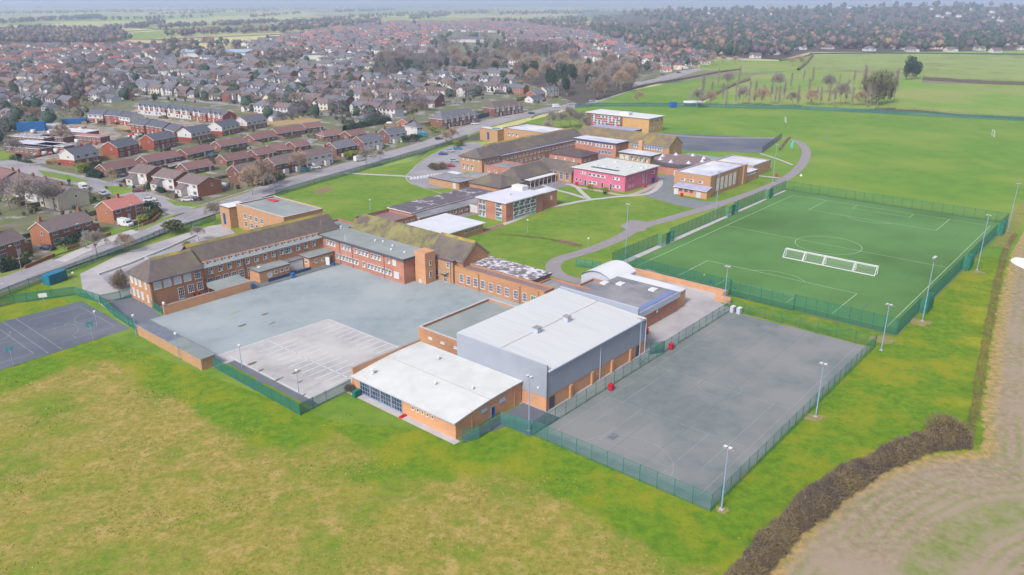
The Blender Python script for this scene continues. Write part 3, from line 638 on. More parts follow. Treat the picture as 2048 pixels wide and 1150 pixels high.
for (p,q) in zip(prof[:-1],prof[1:]):
    m.face([(p[0],y0-.3,p[1]),(q[0],y0-.3,q[1]),(q[0],y1-.2,q[1]),(p[0],y1-.2,p[1])],whiteroof); m.face([(p[0],y0-.3,p[1]-.22),(q[0],y0-.3,q[1]-.22),(q[0],y0-.3,q[1]),(p[0],y0-.3,p[1])],clad2)
m.face([(prof[0][0],y0-.3,za-.2),(prof[0][0],y0-.3,za),(prof[0][0],y1-.2,za),(prof[0][0],y1-.2,za-.2)],clad2)
rf=b.add('roof',m)
xm=prof[4][0]; b.add('roof_joint',MB().box(xm-.07,xm+.07,y0-.3,y1-.2,prof[4][1]-.1,prof[4][1]+.05,conc),rf)
b.box('parapet',79.4,96.3,106.3,106.75,0,4.75,brickb,coping)
b.win('-a',79.4,[103.1,100.2,97.3,94.4],.25,2.75,2.55,4,3,'glass','window',lblue)
b.win('-a',79.4,[90.2,89.0,87.8,86.6,85.4],1.9,.55,.6,1,1,'glass')
b.win('-c',80.0,[86.3,91.0],2.2,1.6,.9,2,1,'blind','vent_panel',lblue)
b.win('-c',80.0,[88.6],.02,1.1,2.3,1,1,'blue','door',lblue)
b.pipes('-c',80,[83.2,94.2],3.9,brickb)
b.box('gutter',78.85,79.05,79.8,106.3,3.05,3.25,clad2); b.vent(81.6,103.4,3.55,.55,1.0); b.vent(88.4,84.5,4.35,.28,.4); b.vent(85.6,91,4.2,.28,.4); b.vent(92.8,97.5,4.6,.3,.5)
b=Bd('flat_roofed_link_block','low brick block with grey felt roof and pale coping against the sports hall',101.8,123.8,96.2,112.8)
b.parapet(3.95,brick,greyfelt,conc,dz=.5,t=.45)
b.win('-a',101.8,[109.2,105.6,101.8],2.1,1.1,.45,2,1,'blind')
b=Bd('service_block','brick service block with grey roof, white vents and pale blue fascia behind the sports hall',129.4,153.4,80.6,97)
b.flat(4.85,brickp,greyfelt2,clad2,ov=.25,th=.7)
b.box('fascia_panel',129.4,153.8,80.1,80.32,3.6,4.95,clad2,lblue); b.box('solar_strip',137,153,80.9,82.2,4.86,4.95,mat('blue_roof_panel',(120,140,196)))
for a,c in((135,92),(136,84.5)): b.vent(a,c,4.85,.8,1.1)
for a,c in((149,93.4),(150.6,85.5),(147,96.6)): b.box('roof_light',a-.9,a+.9,c-.8,c+.8,4.86,5.25,whitefelt,white)
b.win('-c',80.3,[143.8],2.9,.5,.6,1,1,'blind','wall_lamp')
b=Bd('store_annex','narrow brick annex with white roof edge at the end of the service block',154.1,158.4,81.2,97.6); b.flat(4.2,brickb,whitefelt,white,ov=.2,th=.25)
b=Bd('barrel_roofed_canopy','white barrel vaulted dining canopy with white side walls near the turf pitch',152.8,163,97.9,107.4)
x0,x1,y0,y1=b.x0,b.x1,b.y0,b.y1; m=MB(); n_=12; W_=y1-y0
pr=[(y0+W_*i/n_, 3.5+1.75*math.sin(math.pi*i/n_)**.85 if 0<i<n_ else 3.5) for i in range(n_+1)]
for p,q in zip(pr[:-1],pr[1:]):
    m.face([(x0-.4,p[0],p[1]),(x1+.4,p[0],p[1]),(x1+.4,q[0],q[1]),(x0-.4,q[0],q[1])],white); m.face([(x0-.4,p[0],p[1]-.12),(x1+.4,p[0],p[1]-.12),(x1+.4,q[0],q[1]-.12),(x0-.4,q[0],q[1]-.12)],white)
b.add('roof',m); m=MB()
for X in (x0,x1):
    for p,q in zip(pr[:-1],pr[1:]): m.face([(X,p[0],0),(X,q[0],0),(X,q[0],q[1]-.13),(X,p[0],p[1]-.13)],clad2)
m.box(x0,x1,y0-.05,y0,0,3.4,clad2); m.box(x0,x1,y1,y1+.05,0,3.4,clad2); b.add('wall',m)
b.win('-a',152.8,[100.2],.02,2.2,2.6,2,1,'dark','door',bluedoor)
b=Bd('kitchen_link','small brick link with dark flat roofs beside the white canopy',139.2,152.3,97.6,103.5); b.parapet(3.2,brickp,greyfelt2,brickp,dz=.35)
b=Bd('rear_link','single storey flat roofed link with grey felt between class range and canopy',136.8,144.2,98.3,110.6); b.parapet(3.9,brickp,greyfelt2,brickp,dz=.3)
# long single storey classroom range and plant roof
b=Bd('classroom_range','single storey orange brick classroom range with nine small paned windows facing the playground',133.3,137,104,133)
b.parapet(4.9,brick,brownfelt,brick,dz=.3,t=.3)
b.win('-a',133.3,[130.6,128.2,125.8,123.3,120.6,118,115.4,112.6,109.9],1.0,1.35,2.2,3,3,'glass')
b.win('-a',133.3,[107.2],.3,1.6,2.8,2,2,'teal','door'); b.pipes('-a',133.3,[124.6,111.3,105.6],4.6)
b=Bd('dining_hall','flat roofed hall with a blotchy white and grey weathered roof',137.3,144.6,111,131); b.flat(5.05,brickp,patchy,blackp,ov=.3,th=.5)
b=Bd('entrance_block','two storey buff brick entrance block with small canopy over its door',132.9,138,133.3,141.6)
b.flat(6.3,bricky,brownfelt,blackp,ov=.3,th=.4); b.win('-a',132.9,[139.6,134.8],4.1,1.1,1.5,2,2); b.win('-a',132.9,[139.2],1.2,1.5,2.2,3,3); b.win('-a',132.9,[136],.02,1.1,2.3,2,2,'glass','door')
b.box('door_canopy',131.7,132.88,134.8,137.4,2.6,2.8,bricky,greyfelt); b.pipes('-a',132.9,[134,141.3],6)
b=Bd('stair_tower','tall plain orange brick stair tower at the end of the two storey block',128.2,131.8,138.4,142.2); b.flat(8.3,brickb,brickb,brickb,ov=0,th=.15); b.win('-a',128.2,[140.4],.02,.9,1.0,1,1,'blind','panel'); b.win('-c',138.4,[130],1.5,.8,1.6,1,3); b.win('-c',138.4,[130],4.8,.8,1.2,1,2)
b=Bd('two_storey_teaching_block','two storey pinkish brick teaching block with grey flat roof over the playground',124.6,133.2,142.5,176.2)
b.flat(6.95,brickp,greyfelt,blackp,ov=.45,th=.62)
up=[173.6,172.2,170.8,167.0,165.6,164.2,161.4,159.6,158.2,156.8,154.6,153.2,151.8,148.2,146.0]
b.win('-a',124.6,up[:-1],4.5,1.15,1.45,2,2,'mix'); b.win('-a',124.6,[(146,'blind')],4.4,1.3,1.5,1,1)
b.win('-a',124.6,[169.6,168.2,166.8,165.4,164.0,162.6,161.2,158.4,156.2,154.8,153.4,152,150.6,149.2,147.8],1.3,1.15,1.5,2,2,'mix'); b.win('-a',124.6,[(145.4,'blind')],1.1,1.9,1.7,2,1)
b.pipes('-a',124.6,[168.4,163,150],6.3)
for a,c in((130.3,160),(131,157.6),(130,152.6),(127.6,150.4),(128.3,146)): b.vent(a,c,6.95,.35,.35)
b.add('flagpole',MB().tube((b.x0-.3,6,1.5),(b.x0-.3,6,9),.06,.05,white,6))
# main range
b=Bd('main_range','long two storey brick main range with steep mossy tiled roof and row of clerestory windows',88.6,131.4,176,187.4)
x0,x1,y0,y1=b.x0,b.x1,b.y0,b.y1
b.add('wall',MB().box(x0,x1-6.4,y0,y1,0,6.3,brick)); b.add('front_roof',MB().box(x0,x1-7.2,y0-.35,y0+1.5,6.303,6.55,greyfelt,greyfelt)); b.add('front_fascia',MB().box(x0,x1-7.2,y0-.42,y0-.36,6.2,6.6,white))
b.box('clerestory_wall',88.6,124.4,177.4,178,6.55,7.25,brick)
b.pitched(7.2,10.9,brick,tile,'a',r=(88.6,131.4,178.1,187.4),ov=.75,walls=False,verge=blackp,ridge=moss)
b.box('clerestory_wall',88.6,131.2,178.02,187.3,6.31,7.2,brick)
m=MB(); X=b.x1
for d in(-.02,): m.face([(X-.3,178.1-b.cm,7.2),(X-.3,187.4-b.cm,7.2),(X-.3,182.75-b.cm,10.8)],brick)
b.add('gable',m)
b.win('-c',176,fr(90.8,121.6,13),4.35,1.15,1.5,2,2,'mix'); b.win('-c',176,fr(90.3,99.0,5)+[101.6,104.2],1.2,1.5,2.1,3,3,'glass'); b.win('-c',176,[113.2],4.2,1.8,1.7,3,2,'mix')
b.win('-c',177.4,fr(90,123.4,18),6.62,1.25,.55,2,1,'mix','clerestory_window'); b.pipes('-c',176,[100,109.5,118.6],6.1)
b.win('-c',176,[116.2],.02,2.4,2.4,4,2,'glass','door')
m=MB()
for i in range(3): m.tube((-6+i*11,2.1-b.cm+176,8.1+.7),(-6+i*11,2.1-b.cm+176,10.6),.035,.03,coping,4)
b.add('aerial',m)
b=Bd('west_wing','two storey brick end wing with hipped tiled roof and white blinds in its windows',75.2,88.4,175.5,186.2)
b.pitched(6.85,10.4,brick,tile,'a',hip=(4.2,0),ov=.5,verge=blackp,ridge=moss)
b.win('-a',75.2,[184.7,182.6,180.5],4.2,1.3,1.9,1,1,'blind'); b.win('-a',75.2,[177.6],4.2,.9,1.9,1,3,'blind'); b.win('-a',75.2,[184.6,182.4,180.2],1.0,1.2,1.9,1,1,'blind'); b.win('-a',75.2,[177.4],.9,.9,1.9,1,3,'blind')
b.win('-c',175.5,[77,79.4,81.9,84.4],4.25,1.9,2.1,1,1,'blind'); b.win('-c',175.5,[87],4.2,1.5,2.1,3,3); b.win('-c',175.5,[84.9,87.3],1.2,1.5,2.0,3,3); b.win('-c',175.5,[82.4],.3,1.5,2.9,3,4,'glass','door'); b.pipes('-c',175.5,[75.6],6.5)
b=Bd('rear_boiler_annex','flat felt roofed annex tucked behind the hipped west wing',82.6,93,187.6,192.4); b.flat(7.2,brick,greyfelt,conc,ov=.2); b.box('tank_room',91.5,93.8,188,191,7.2,8.6,brick,tile)
# gable range behind the two storey block
b=Bd('east_range','brick range with long mossy tiled roof and gable end behind the two storey block',134.4,143.8,131,176)
b.pitched(6.4,10.2,brick,mat('very_mossy_tile',(130,126,84),(104,96,88),.5,.42,.58,8,c3=(142,138,92),sc3=.16,lo3=.48,hi3=.6),'c',ov=.4,verge=coping)
b.pitched(6.5,10.55,brick,tile,'c',r=(134.1,144.1,131.2,143),ov=.35,verge=coping,walls=False,ridge=moss)
b.box('gutter_strip',132.9,133.9,142.4,146,6.0,6.3,bluep)
b=Bd('centre_link','low flat roofed link with brick parapets between the two mossy roofs',131.6,138.8,177,187.2); b.parapet(6.6,brickp,greyfelt,brickp,dz=.5); b.vent(133,178.5,6.2,.5,.9)
b=Bd('old_gymnasium','flat roofed brick gymnasium with small paned windows beside the main road',126.2,140.2,196.6,222.5)
b.parapet(7.9,bricky,greyfelt,conc,dz=.35,t=.5); b.win('-a',126.2,[217.8,214.6,211.6,208.6],3.9,1.5,1.5,2,2); b.win('-a',126.2,[217.8,214.6,211.6,208.6,205.6],1.3,1.5,1.7,2,2); b.box('roof_hatch',136,137.6,216,220,7.6,7.85,redp)
b=Bd('gymnasium_porch','small flat roofed brick porch with a tall blue door by the gymnasium',123.8,130.6,222.9,228.6); b.flat(7.0,bricky,whitefelt,blackp,ov=.12,th=.3); b.win('-a',123.8,[226.2],1.2,1.2,3.4,1,1,'blue','door',bluedoor)
# small extensions in the playground
b=Bd('playground_toilet_block','low brick outhouse with grey flat roof and pale round roof light',101.2,110.3,171.3,175.9); b.flat(3.1,brickb,greyfelt,blackp,ov=.15,th=.3)
b.win('-c',171.3,[104.2],.9,1.3,1.3,1,1,'blind','panel'); b.win('-c',171.3,[106,107.8,109.3],1.5,1.0,.8,2,1); b.vent(103.2,174.3,3.1,.5,.3)
b=Bd('playground_store_block','low brick store with grey roof and dark door in the playground corner',116.2,124.3,171,175.9); b.flat(3.2,brickb,greyfelt,blackp,ov=.15,th=.3); b.win('-c',171,[118.4,120.6,122],1.3,.9,.9,2,1,'teal'); b.win('-c',171,[123.5],.02,.8,2.1,1,1,'dark','door',blackp); b.win('-a',116.2,[172.5],1.4,1.4,.8,2,1)
b.box('ramp_rail',103,116,170.3,170.4,0,.9,bluep)
b=Bd('covered_way','low corridor with dark flat roof linking the two outhouses',110.6,115.9,173.4,175.9); b.flat(2.8,white,greyfelt2,blackp,ov=.1,th=.25)
w_=Bd('playground_wall','orange brick wall along the edge of the playground in front of the range',74.6,97.4,168.9,169.3,'wall'); w_.box('brickwork',74.6,97.4,168.9,169.3,0,2.3,brickb,coping); w_.box('brickwork',97.0,97.4,169.3,173.4,0,2.3,brickb,coping)
b=Bd('lean_to_shelter','grey corrugated lean-to shelter behind the playground wall',88.2,96.8,169.5,173.9); x0,x1,y0,y1=b.x0,b.x1,b.y0,b.y1
b.add('roof',wedge(MB(),x0,x1,y0,y1,2.0,2.1,3.1,greyfelt)); b.add('wall',MB().box(x0+.2,x1-.2,y1-.3,y1-.1,0,2.0,brick)); [b.add('post',MB().box(x0+.1,x0+.25,y,y+.12,0,2,blackp)) for y in (y0+.1,y1-.5)]
b=Bd('long_bike_shed','long low shed with dark felt roof and brick back wall beside the playground',65.4,68.4,135.6,162.6); b.flat(2.55,bricky,mat('shed_felt',(126,134,150),(110,118,134),.4),coping,ov=.15,th=.2)
b.box('roof_repair',65.35,68.45,135.5,148.3,2.551,2.58,greyfelt)
# ------------------------------------------------------------------ middle of the school
b=Bd('white_roofed_classroom','small buff brick classroom with a broad white flat roof beside the lawn',157.4,173.2,159.9,176.2); b.flat(3.1,brickb,mat('clean_white_roof',(224,226,236),(212,216,228),.25),white,ov=.7,th=.25)
b.win('-c',159.9,[168.5,170.5,165.5],1.5,1.5,.8,3,1); b.win('-c',159.9,[160.3],.02,1.3,2.3,2,2,'glass','door'); b.win('-c',159.9,[158.9],1.4,1,.9,2,1)
b=Bd('long_weathered_classrooms','long single storey classroom row with dark roof blotched white',166.5,206,185.4,196.4); b.flat(3.3,brick,patchy2,white,ov=.4,th=.3)
b=Bd('low_windowed_corridor','low brick corridor with grey roof and a row of white windows',165.2,204,180.2,185); b.flat(2.75,brick,greyfelt2,white,ov=.25,th=.25); b.win('-c',180.2,fr(167.5,201,13),.9,1.5,1.3,2,2,'mix')
b=Bd('walled_brown_block','low brick block with brown flat roof inside brick parapets',150.2,164.8,181,194.3); b.parapet(3.4,brickp,brownfelt,redbrick,dz=.9); b.win('-c',181,fr(158,163,3),1.2,1.4,1.3,3,2)
b=Bd('curtain_walled_block','two storey block with white framed window walls, teal panels and white roof',186.6,205.8,161.9,174.7)
b.flat(6.55,brickp,mat('lilac_white_roof',(212,212,232),(224,224,238),.2),white,ov=.5,th=.3)
for c in(173.2,171.6): b.win('-a',186.6,[c],.4,1.5,2.0,3,2,'mix'); b.win('-a',186.6,[c],4.5,1.5,1.6,3,1,'dark'); b.win('-a',186.6,[c],2.5,1.5,1.8,2,1,'dark')
for c in(165.0,): b.win('-a',186.6,[c],.3,2.6,1.1,3,1,'teal'); b.win('-a',186.6,[c],1.42,2.6,1.7,3,2,'mix'); b.win('-a',186.6,[c],3.2,2.6,1.1,2,1,'dark'); b.win('-a',186.6,[c],4.4,2.6,1.7,3,2,'mix')
for a in fr(191.6,200.6,4): b.win('-c',161.9,[a],.3,2.9,.9,4,1,'teal'); b.win('-c',161.9,[a],1.22,2.9,1.5,4,2,'mix'); b.win('-c',161.9,[a],2.8,2.9,1.1,2,1,'dark'); b.win('-c',161.9,[a],4.1,2.9,2.0,4,2,'mix')
b.win('-a',186.6,[173.2,171.6],.02,1.4,.4,3,1,'teal'); b.box('roof_plant_room',202.4,205.6,168.2,173,6.56,8.1,white); b.vent(196,168.5,6.55,.6,.4)
b=Bd('curved_brick_wing','plain red brick wing reaching from the curtain walled block',206.2,214.8,162.6,167.5); b.flat(6.0,brickp,whitefelt,white,ov=.2,th=.25); b.win('-c',162.6,[211.5],3,1.0,1.3,1,1,'blind','round_sign')
b=Bd('flat_corridor','low grey roofed corridor between the curtain walled block and classroom row',188,203,175.4,179.6); b.flat(2.9,brick,greyfelt2,white,ov=.1); b.win('-a',188,[178.4,176.6],.5,1.6,2,3,2,'blind')
b=Bd('hipped_hall','small hall with dark hipped tile roof next to the car park',213,227,187.6,203.4); b.pitched(3.2,6.2,brick,tile,'c',hip=(6,6),ov=.5,verge=blackp)
b=Bd('library_wing','single storey wing with long dark pitched roof and white glazed walkway',227.6,247.2,190.3,201.5); b.pitched(3.6,7.2,brick,tile,'a',hip=(2,0),ov=.4,verge=blackp); b.box('walkway_roof',229.5,246.5,186.9,189.8,2.95,3.1,white)
for i,a in enumerate(fr(230,246,7)): b.box('walkway_post',a-.08,a+.08,187,187.15,0,2.94,white)
b.win('-c',190.3,fr(231,245,6),.9,1.7,1.5,3,2,'mix')
b=Bd('tall_windowed_wing','wing with dark pitched roof and three tall windows beside the pink block',247.5,256.5,180.4,201); b.pitched(4.3,7.6,brick,tile,'c',hip=(0,3),ov=.4,verge=coping); b.win('-a',247.5,[188.4,185.4,182.4],.9,1.6,3,2,3)
b=Bd('pink_classroom_block','two storey bright pink rendered block with a white roof',247.8,271.4,155.6,179.6)
b.flat(6.7,pink,mat('pink_block_roof',(218,220,218),(206,210,210),.3),white,ov=.6,th=.25)
wf=lambda f,at,ps,z,w,h,nx=1,ny=1,st='glass':b.win(f,at,ps,z,w,h,nx,ny,st)
wf('-a',247.8,[175.6,174.4],4.4,1.1,1.0,2,1,'mix'); wf('-a',247.8,[171.5,169.5,167.5,165.5],4.2,1.9,1.0,3,1,'mix'); wf('-a',247.8,[160.4,158.8],4.2,1.6,1.0,2,1,'mix')
wf('-a',247.8,[178,176.2],1.4,1.0,1.0); wf('-a',247.8,[171.2,169.2],1.2,1.9,1,3,1,'mix'); wf('-a',247.8,[160.2,158.4],1.2,1.6,1.0,2,1,'mix'); b.win('-a',247.8,[173.8,165.8,161.9],.02,1.0,2.3,1,1,'glass','door')
wf('-c',155.6,[251,253.3],4.2,.9,.9); wf('-c',155.6,[251,253.3,261],1.4,.9,.9); wf('-c',155.6,[262.2],.3,1.8,5.6,2,4); wf('-c',155.6,[268],4.2,2.4,1.1,3,1,'mix'); wf('-c',155.6,[260.5],4.2,.9,.9); b.win('-c',155.6,[268.2],.3,2.4,2.2,2,1,'blue','door',bluedoor)
for a,c in((256,174.5),(255.5,170),(256.5,166),(262,162.4),(263,157.8),(267.4,158.5),(266,172)): b.box('roof_light',a-.7,a+.7,c-.7,c+.7,6.701,7.0,whitefelt,white)
for c in fr(161.5,173.5,16): b.box('solar_panel',251.3,252.6,c-.3,c+.3,6.71,6.95,glass)
b=Bd('hipped_centre_block','squat block with dark hipped roof in the middle of the inner yard',278.2,291,197.6,215.4); b.pitched(4,6.0,brickp,mat('dark_brown_tile',(104,88,92),(92,78,84),.8),'c',hip=(6,6),ov=.5,verge=blackp); b.win('-c',197.6,[281,284],1.5,1.2,1,2,1,'mix'); b.win('-a',278.2,[212,207,202],1.5,1.4,1,2,1,'mix')
b=Bd('north_range','long two storey range with mossy pitched roof behind the inner yard',248.6,312,221.4,233); b.pitched(6.5,10.1,brick,tile,'a',ov=.4,verge=coping,hip=(0,0),ridge=moss)
b.box('lower_roof',249,311,219.9,221.3,5.5,5.75,mat('lilac_lead_roof',(176,176,206),(160,160,192),.3),None); b.win('-c',221.4,fr(251,309,24),5.8,1.3,.6,2,1,'mix','clerestory_window'); b.box('front_wall',249.2,310.8,220.2,221.3,0,5.49,brick); b.win('-c',220.2,fr(252,309,22),3.4,1.3,1.2,2,2,'mix'); b.win('-c',220.2,fr(252,280,10),.9,1.3,1.4,2,2,'mix')
b=Bd('north_range_end','end pavilion with hipped mossy roof facing the school car park',237.2,248.3,219.2,231.8); b.pitched(6.6,9.6,bricky,tile,'a',hip=(4,0),ov=.6,verge=blackp); b.win('-a',237.2,[229.6,227.2,224.8],1.0,1.3,2.3,2,2,'mix'); b.win('-c',219.2,fr(239,247,4),4.3,1.5,1.3,2,2,'mix'); b.win('-c',219.2,[240.4,244.6],1.2,1.2,1.8,2,2,'mix'); b.win('-a',237.2,fr(230,221,4),4.9,1.1,.8,2,1,'mix')
b=Bd('north_west_porch','low brick porch with parapets in front of the north range',238,249.8,205,218.6); b.parapet(4.0,brickp,greyfelt2,brickp,dz=.6); b.win('-a',238,fr(216,208,3),1.2,1.2,1.4,2,2,'mix')
b=Bd('car_park_outbuilding','low buff building with dark flat roofs beside the zebra crossing',209.5,219.5,205.5,222); b.flat(3.1,bricky,greyfelt2,blackp,ov=.3,th=.3); b.box('step_roof',219.9,228,204.5,214,0,3.3,bricky,greyfelt); b.box('white_roof_strip',219.8,222.5,216,222,3.0,3.3,white); b.win('-a',209.5,[208],.5,1.4,2,2,2,'blind')
b=Bd('cross_range','two storey range with mossy roof and blue glazed upper floor crossing the north end',314.5,326,175,227); b.pitched(6.4,10.2,bricky,mat('tile_gold_moss',(140,124,90),(116,104,94),.4,.4,.62,7,c3=(168,150,66),sc3=.06,lo3=.6,hi3=.72),'c',ov=.4,verge=coping)
b.win('-a',314.5,fr(194,179,12),3.9,1.2,1.1,2,1,'mix'); b.win('-a',314.5,fr(194,179,10),1.2,1.2,1.3,2,2,'mix'); b.box('glazed_band',314.1,314.45,177,195,5.1,5.6,lblue); b.box('stair_bay',313.2,314.48,188.4,190.6,0,7.4,brickb); b.win('-c',175,[320],3,1,1,1,1)
b=Bd('blue_edged_teaching_block','two storey flat roofed block with deep blue fascia in front of the cross range',304.4,314,197,220.9); b.flat(6.6,brickp,whitefelt,bluep,ov=.4,th=.7)
b.win('-a',304.4,fr(219.4,211,5),4.2,1.3,1.3,2,1,'mix'); b.win('-a',304.4,fr(208.5,199.5,6),3.9,1.4,1.5,2,1,'mix'); b.win('-a',304.4,fr(206,200.4,4),1,1.3,1.5,2,1,'blue'); b.win('-c',197,[306.5],4,.9,1.2,1,2)
b=Bd('small_classroom','single storey classroom with pale roof, dark fascia and large white windows',300,308.6,176,192.4); b.flat(3.95,bricky,whitefelt,blackp,ov=.5,th=.5); b.win('-a',300,fr(190.4,178,6),.9,1.6,2.1,2,2,'mix'); b.win('-a',300,[190.8,188.2],.9,1.7,2.1,1,1,'blind')
b=Bd('back_hall','tall flat roofed brick hall with white roof far behind the north range',304.4,323.4,236.5,266.4); b.parapet(6.9,bricky,whitefelt,bluep,dz=.3,t=.5); b.win('-a',304.4,[262,259.5,256.6],3.4,1.5,1.6,2,2,'mix')
b=Bd('back_hall_porch','brick porch with tall blue door at the end of the back hall',299.6,304.1,265.6,277.8); b.flat(6.4,bricky,whitefelt,blackp,ov=.1,th=.2); b.win('-a',299.6,[272],1,1.3,3.6,1,1,'blue','door',bluedoor); b.box('teal_roof_light',300.5,303.5,267,270.5,6.401,6.7,tealglass)
# the round hall
ctr=(298,159.4); rr=11.6; b=Bd('round_hall','low round hall with brown roof, dark fascia band and pointed roof lights',ctr[0]-rr,ctr[0]+rr,ctr[1]-rr,ctr[1]+rr)
oc=lambda r,n=14:[(r*math.cos(2*math.pi*i/n),r*math.sin(2*math.pi*i/n)) for i in range(n)]
b.add('wall',MB().prism(oc(rr),0,3.5,brickp)); b.add('fascia',MB().prism(oc(rr+.5),3.503,4.9,blackp,brownfelt))
for t in range(0,360,45): x,y=9.4*math.cos(R(t)),9.4*math.sin(R(t)); b.add('roof_light',MB().tube((x,y,4.91),(x,y,6.0),1.1,.05,whitefelt,4))
for t in(196,205): b.add('door',MB().box(-.5,.5,-.05,.05,0,2.2,white)).matrix_local=Matrix.Translation((rr*.985*math.cos(R(t)),rr*.985*math.sin(R(t)),0))@Matrix.Rotation(R(t+90),4,'Z')
b=Bd('second_gymnasium','tall buff brick gymnasium with pale roof and tall glass block windows by the ring path',261.5,291,127.6,142.6)
b.parapet(7.7,bricky,whitefelt,mat('lilac_coping',(170,170,200)),dz=.3,t=.6); b.win('-a',261.5,[138.8,135.2,131.5],4.7,1.9,.9,3,1,'mix'); b.win('-c',127.6,[267.5,271,274.5,278,281.5],1.6,1.9,4.6,2,6,'blind'); b.pipes('-c',127.6,[265.5,284.2],7.3); b.box('corner_pier',288.6,291.3,127.1,127.58,0,7.9,bricky)
b=Bd('gymnasium_lean_to','lean-to with lilac roof, pink doors and brown shutters in front of the gymnasium',257.3,261.3,126.6,140.6); x0,x1,y0,y1=b.x0,b.x1,b.y0,b.y1
m=MB(); b.add('wall',MB().box(x0+.6,x1,y0+.3,y1-.3,0,2.9,brickb)); m.face([(x0,y0,2.95),(x0,y1,2.95),(x1,y1,4.0),(x1,y0,4.0)],mat('lilac_lead_roof',(176,176,206))); m.face([(x0,y0,2.8),(x0,y1,2.8),(x0,y1,2.95),(x0,y0,2.95)],white); b.add('roof',m)
b.win('-a',257.9,[137.6,135.4,133.2],1.6,1.5,1.0,1,1,'dark','shutter',mat('brown_shutter',(150,104,90))); b.win('-a',257.9,[130.2,139.4],.02,2.0,2.4,1,1,'blind','door',mat('pink_door',(222,150,170)))
b=Bd('gymnasium_side_wing','low buff wing with pale roof beside the second gymnasium',291.4,303.6,127.9,139); b.flat(4.0,bricky,whitefelt,mat('lilac_coping',(170,170,200)),ov=.15,th=.3); b.win('-c',127.9,fr(292.6,301,6),2.7,1.1,.6,2,1,'mix')
b=Bd('low_corridor_roof','low grey flat roofed corridor behind the round hall',309,320,148.4,168); b.flat(3.4,bricky,greyfelt,blackp,ov=.1)
b=Bd('far_gymnasium_wing','flat roofed brick wing with lilac edge behind the second gymnasium',303.9,321,130,147.8); b.parapet(4.9,bricky,whitefelt,mat('lilac_coping',(170,170,200)),dz=.3,t=.5); b.win('-c',130,[305.4],.02,1,2.3,1,1,'blind','door')
b=Bd('science_block','three storey block with red and black panels and an orange brick end',374,389,221.6,263)
b.flat(8.3,mat('ochre_brick',(216,176,122),(204,162,110),.8),white,white,ov=.6,th=.35); x_,_=b.loc(374,0)
b.box('dark_front',373.6,373.98,238.6,262.8,0,7.9,redbrick)
for i,c in enumerate(fr(258,241,8)):
    for j,z in enumerate((.9,2.2,3.5,4.8,6.1)): b.win('-a',373.6,[c],z,2.1,1.15,2,1,('red' if (i*5+j*3)%7 in (0,3) else ('dark' if (i+j)%5==0 else 'mix')),'panel')
b.box('roof_tank',376,380,236,242,8.31,9.9,white); b.win('-c',221.6,[378,384],5.6,3,1,3,1,'mix'); b.win('-c',221.6,[378,384],2,3,1,3,1,'mix')
b=Bd('science_block_annex','low annex with lilac flat roof in front of the three storey block',352,366,221,249); b.flat(3.6,bricky,mat('lilac_lead_roof',(176,176,206)),bluep,ov=.2)
w_=Bd('boundary_brick_wall','low orange brick wall between the back path and the turf pitch fence',168.6,171,74,108,'wall'); w_.box('brickwork',170.2,170.6,76,108,0,1.5,brickb,coping); w_.box('brickwork',168,170.19,76,76.4,0,1.6,brickb,coping); w_.box('brickwork',165.6,166,73,77,0,1.7,brickb,coping)
w_=Bd('red_capped_wall','red coped brick wall curving past the back of the dining hall',144.9,152,104,112,'wall'); w_.box('brickwork',145,145.4,104.4,112,0,2.6,redbrick,white); w_.box('brickwork',145.41,151.8,104.0,104.4,0,2.6,redbrick,white)
# ------------------------------------------------------------------ fences
def fence(name,label,pts,h,post=3.,style='mesh',mode='S',m=None,group='green steel fences',pm=None,braces=(),cat='fence'):
    q=[(S(*p)[:2] if mode=='S' else G(*p)[:2]) for p in pts]; o=q[0]; root=empty(name,(o[0],o[1],.03)); tag(root,label,cat,group)
    pm=pm or tealp; q=[(x-o[0],y-o[1]) for x,y in q]
    pn=MB(); rl=MB(); tot=sum(math.hypot(b[0]-a[0],b[1]-a[1]) for a,b in zip(q[:-1],q[1:])); post=max(post,tot/98)
    pmesh=MB().tube((0,0,0),(0,0,h+.05),.05 if style!='mesh' else .06,.05 if style!='mesh' else .06,pm,4).mesh('post')
    used=set()
    for a,b in zip(q[:-1],q[1:]):
        dx,dy=b[0]-a[0],b[1]-a[1]; l=math.hypot(dx,dy); n=max(1,int(round(l/post))); ux,uy=dx/l,dy/l
        for i in range(n+1):
            x,y=a[0]+dx*i/n,a[1]+dy*i/n; k=(round(x,1),round(y,1))
            if k in used: continue
            used.add(k); obj('post',pmesh,root,(x,y,0))
        if style=='mesh' or style=='dense':
            pn.face([(a[0],a[1],.02),(b[0],b[1],.02),(b[0],b[1],h),(a[0],a[1],h)],m or tealpale)
            for z in (.04,h*.5,h-.04): rl.tube((a[0],a[1],z),(b[0],b[1],z),.022,.022,pm,4,False)
        else:
            st=.2 if l<400 else .3; k=int(l/st)
            for i in range(k):
                t=i*st; x,y=a[0]+ux*t,a[1]+uy*t; w_=.12
                pn.face([(x,y,.05),(x+ux*w_,y+uy*w_,.05),(x+ux*w_,y+uy*w_,h),(x,y,h)],m or tealp)
            for z in (.35,h-.35): rl.tube((a[0],a[1],z),(b[0],b[1],z),.04,.04,pm,4,False)
    pn.build('wire_panel' if style!='pal' else 'pales',root); rl.build('rail',root); return root
fence('court_fence','tall green mesh fence round the grey sports court',[(88.6,71),(88.9,38.9),(162.3,38.9)],2.9,3.0,m=mat('court_mesh',(62,140,132),rough=.5,trans=.7))
fence('court_side_fence','green mesh fence between sports hall path and grey court',[(88.6,71.1),(161.8,71.1)],2.7,3.0)
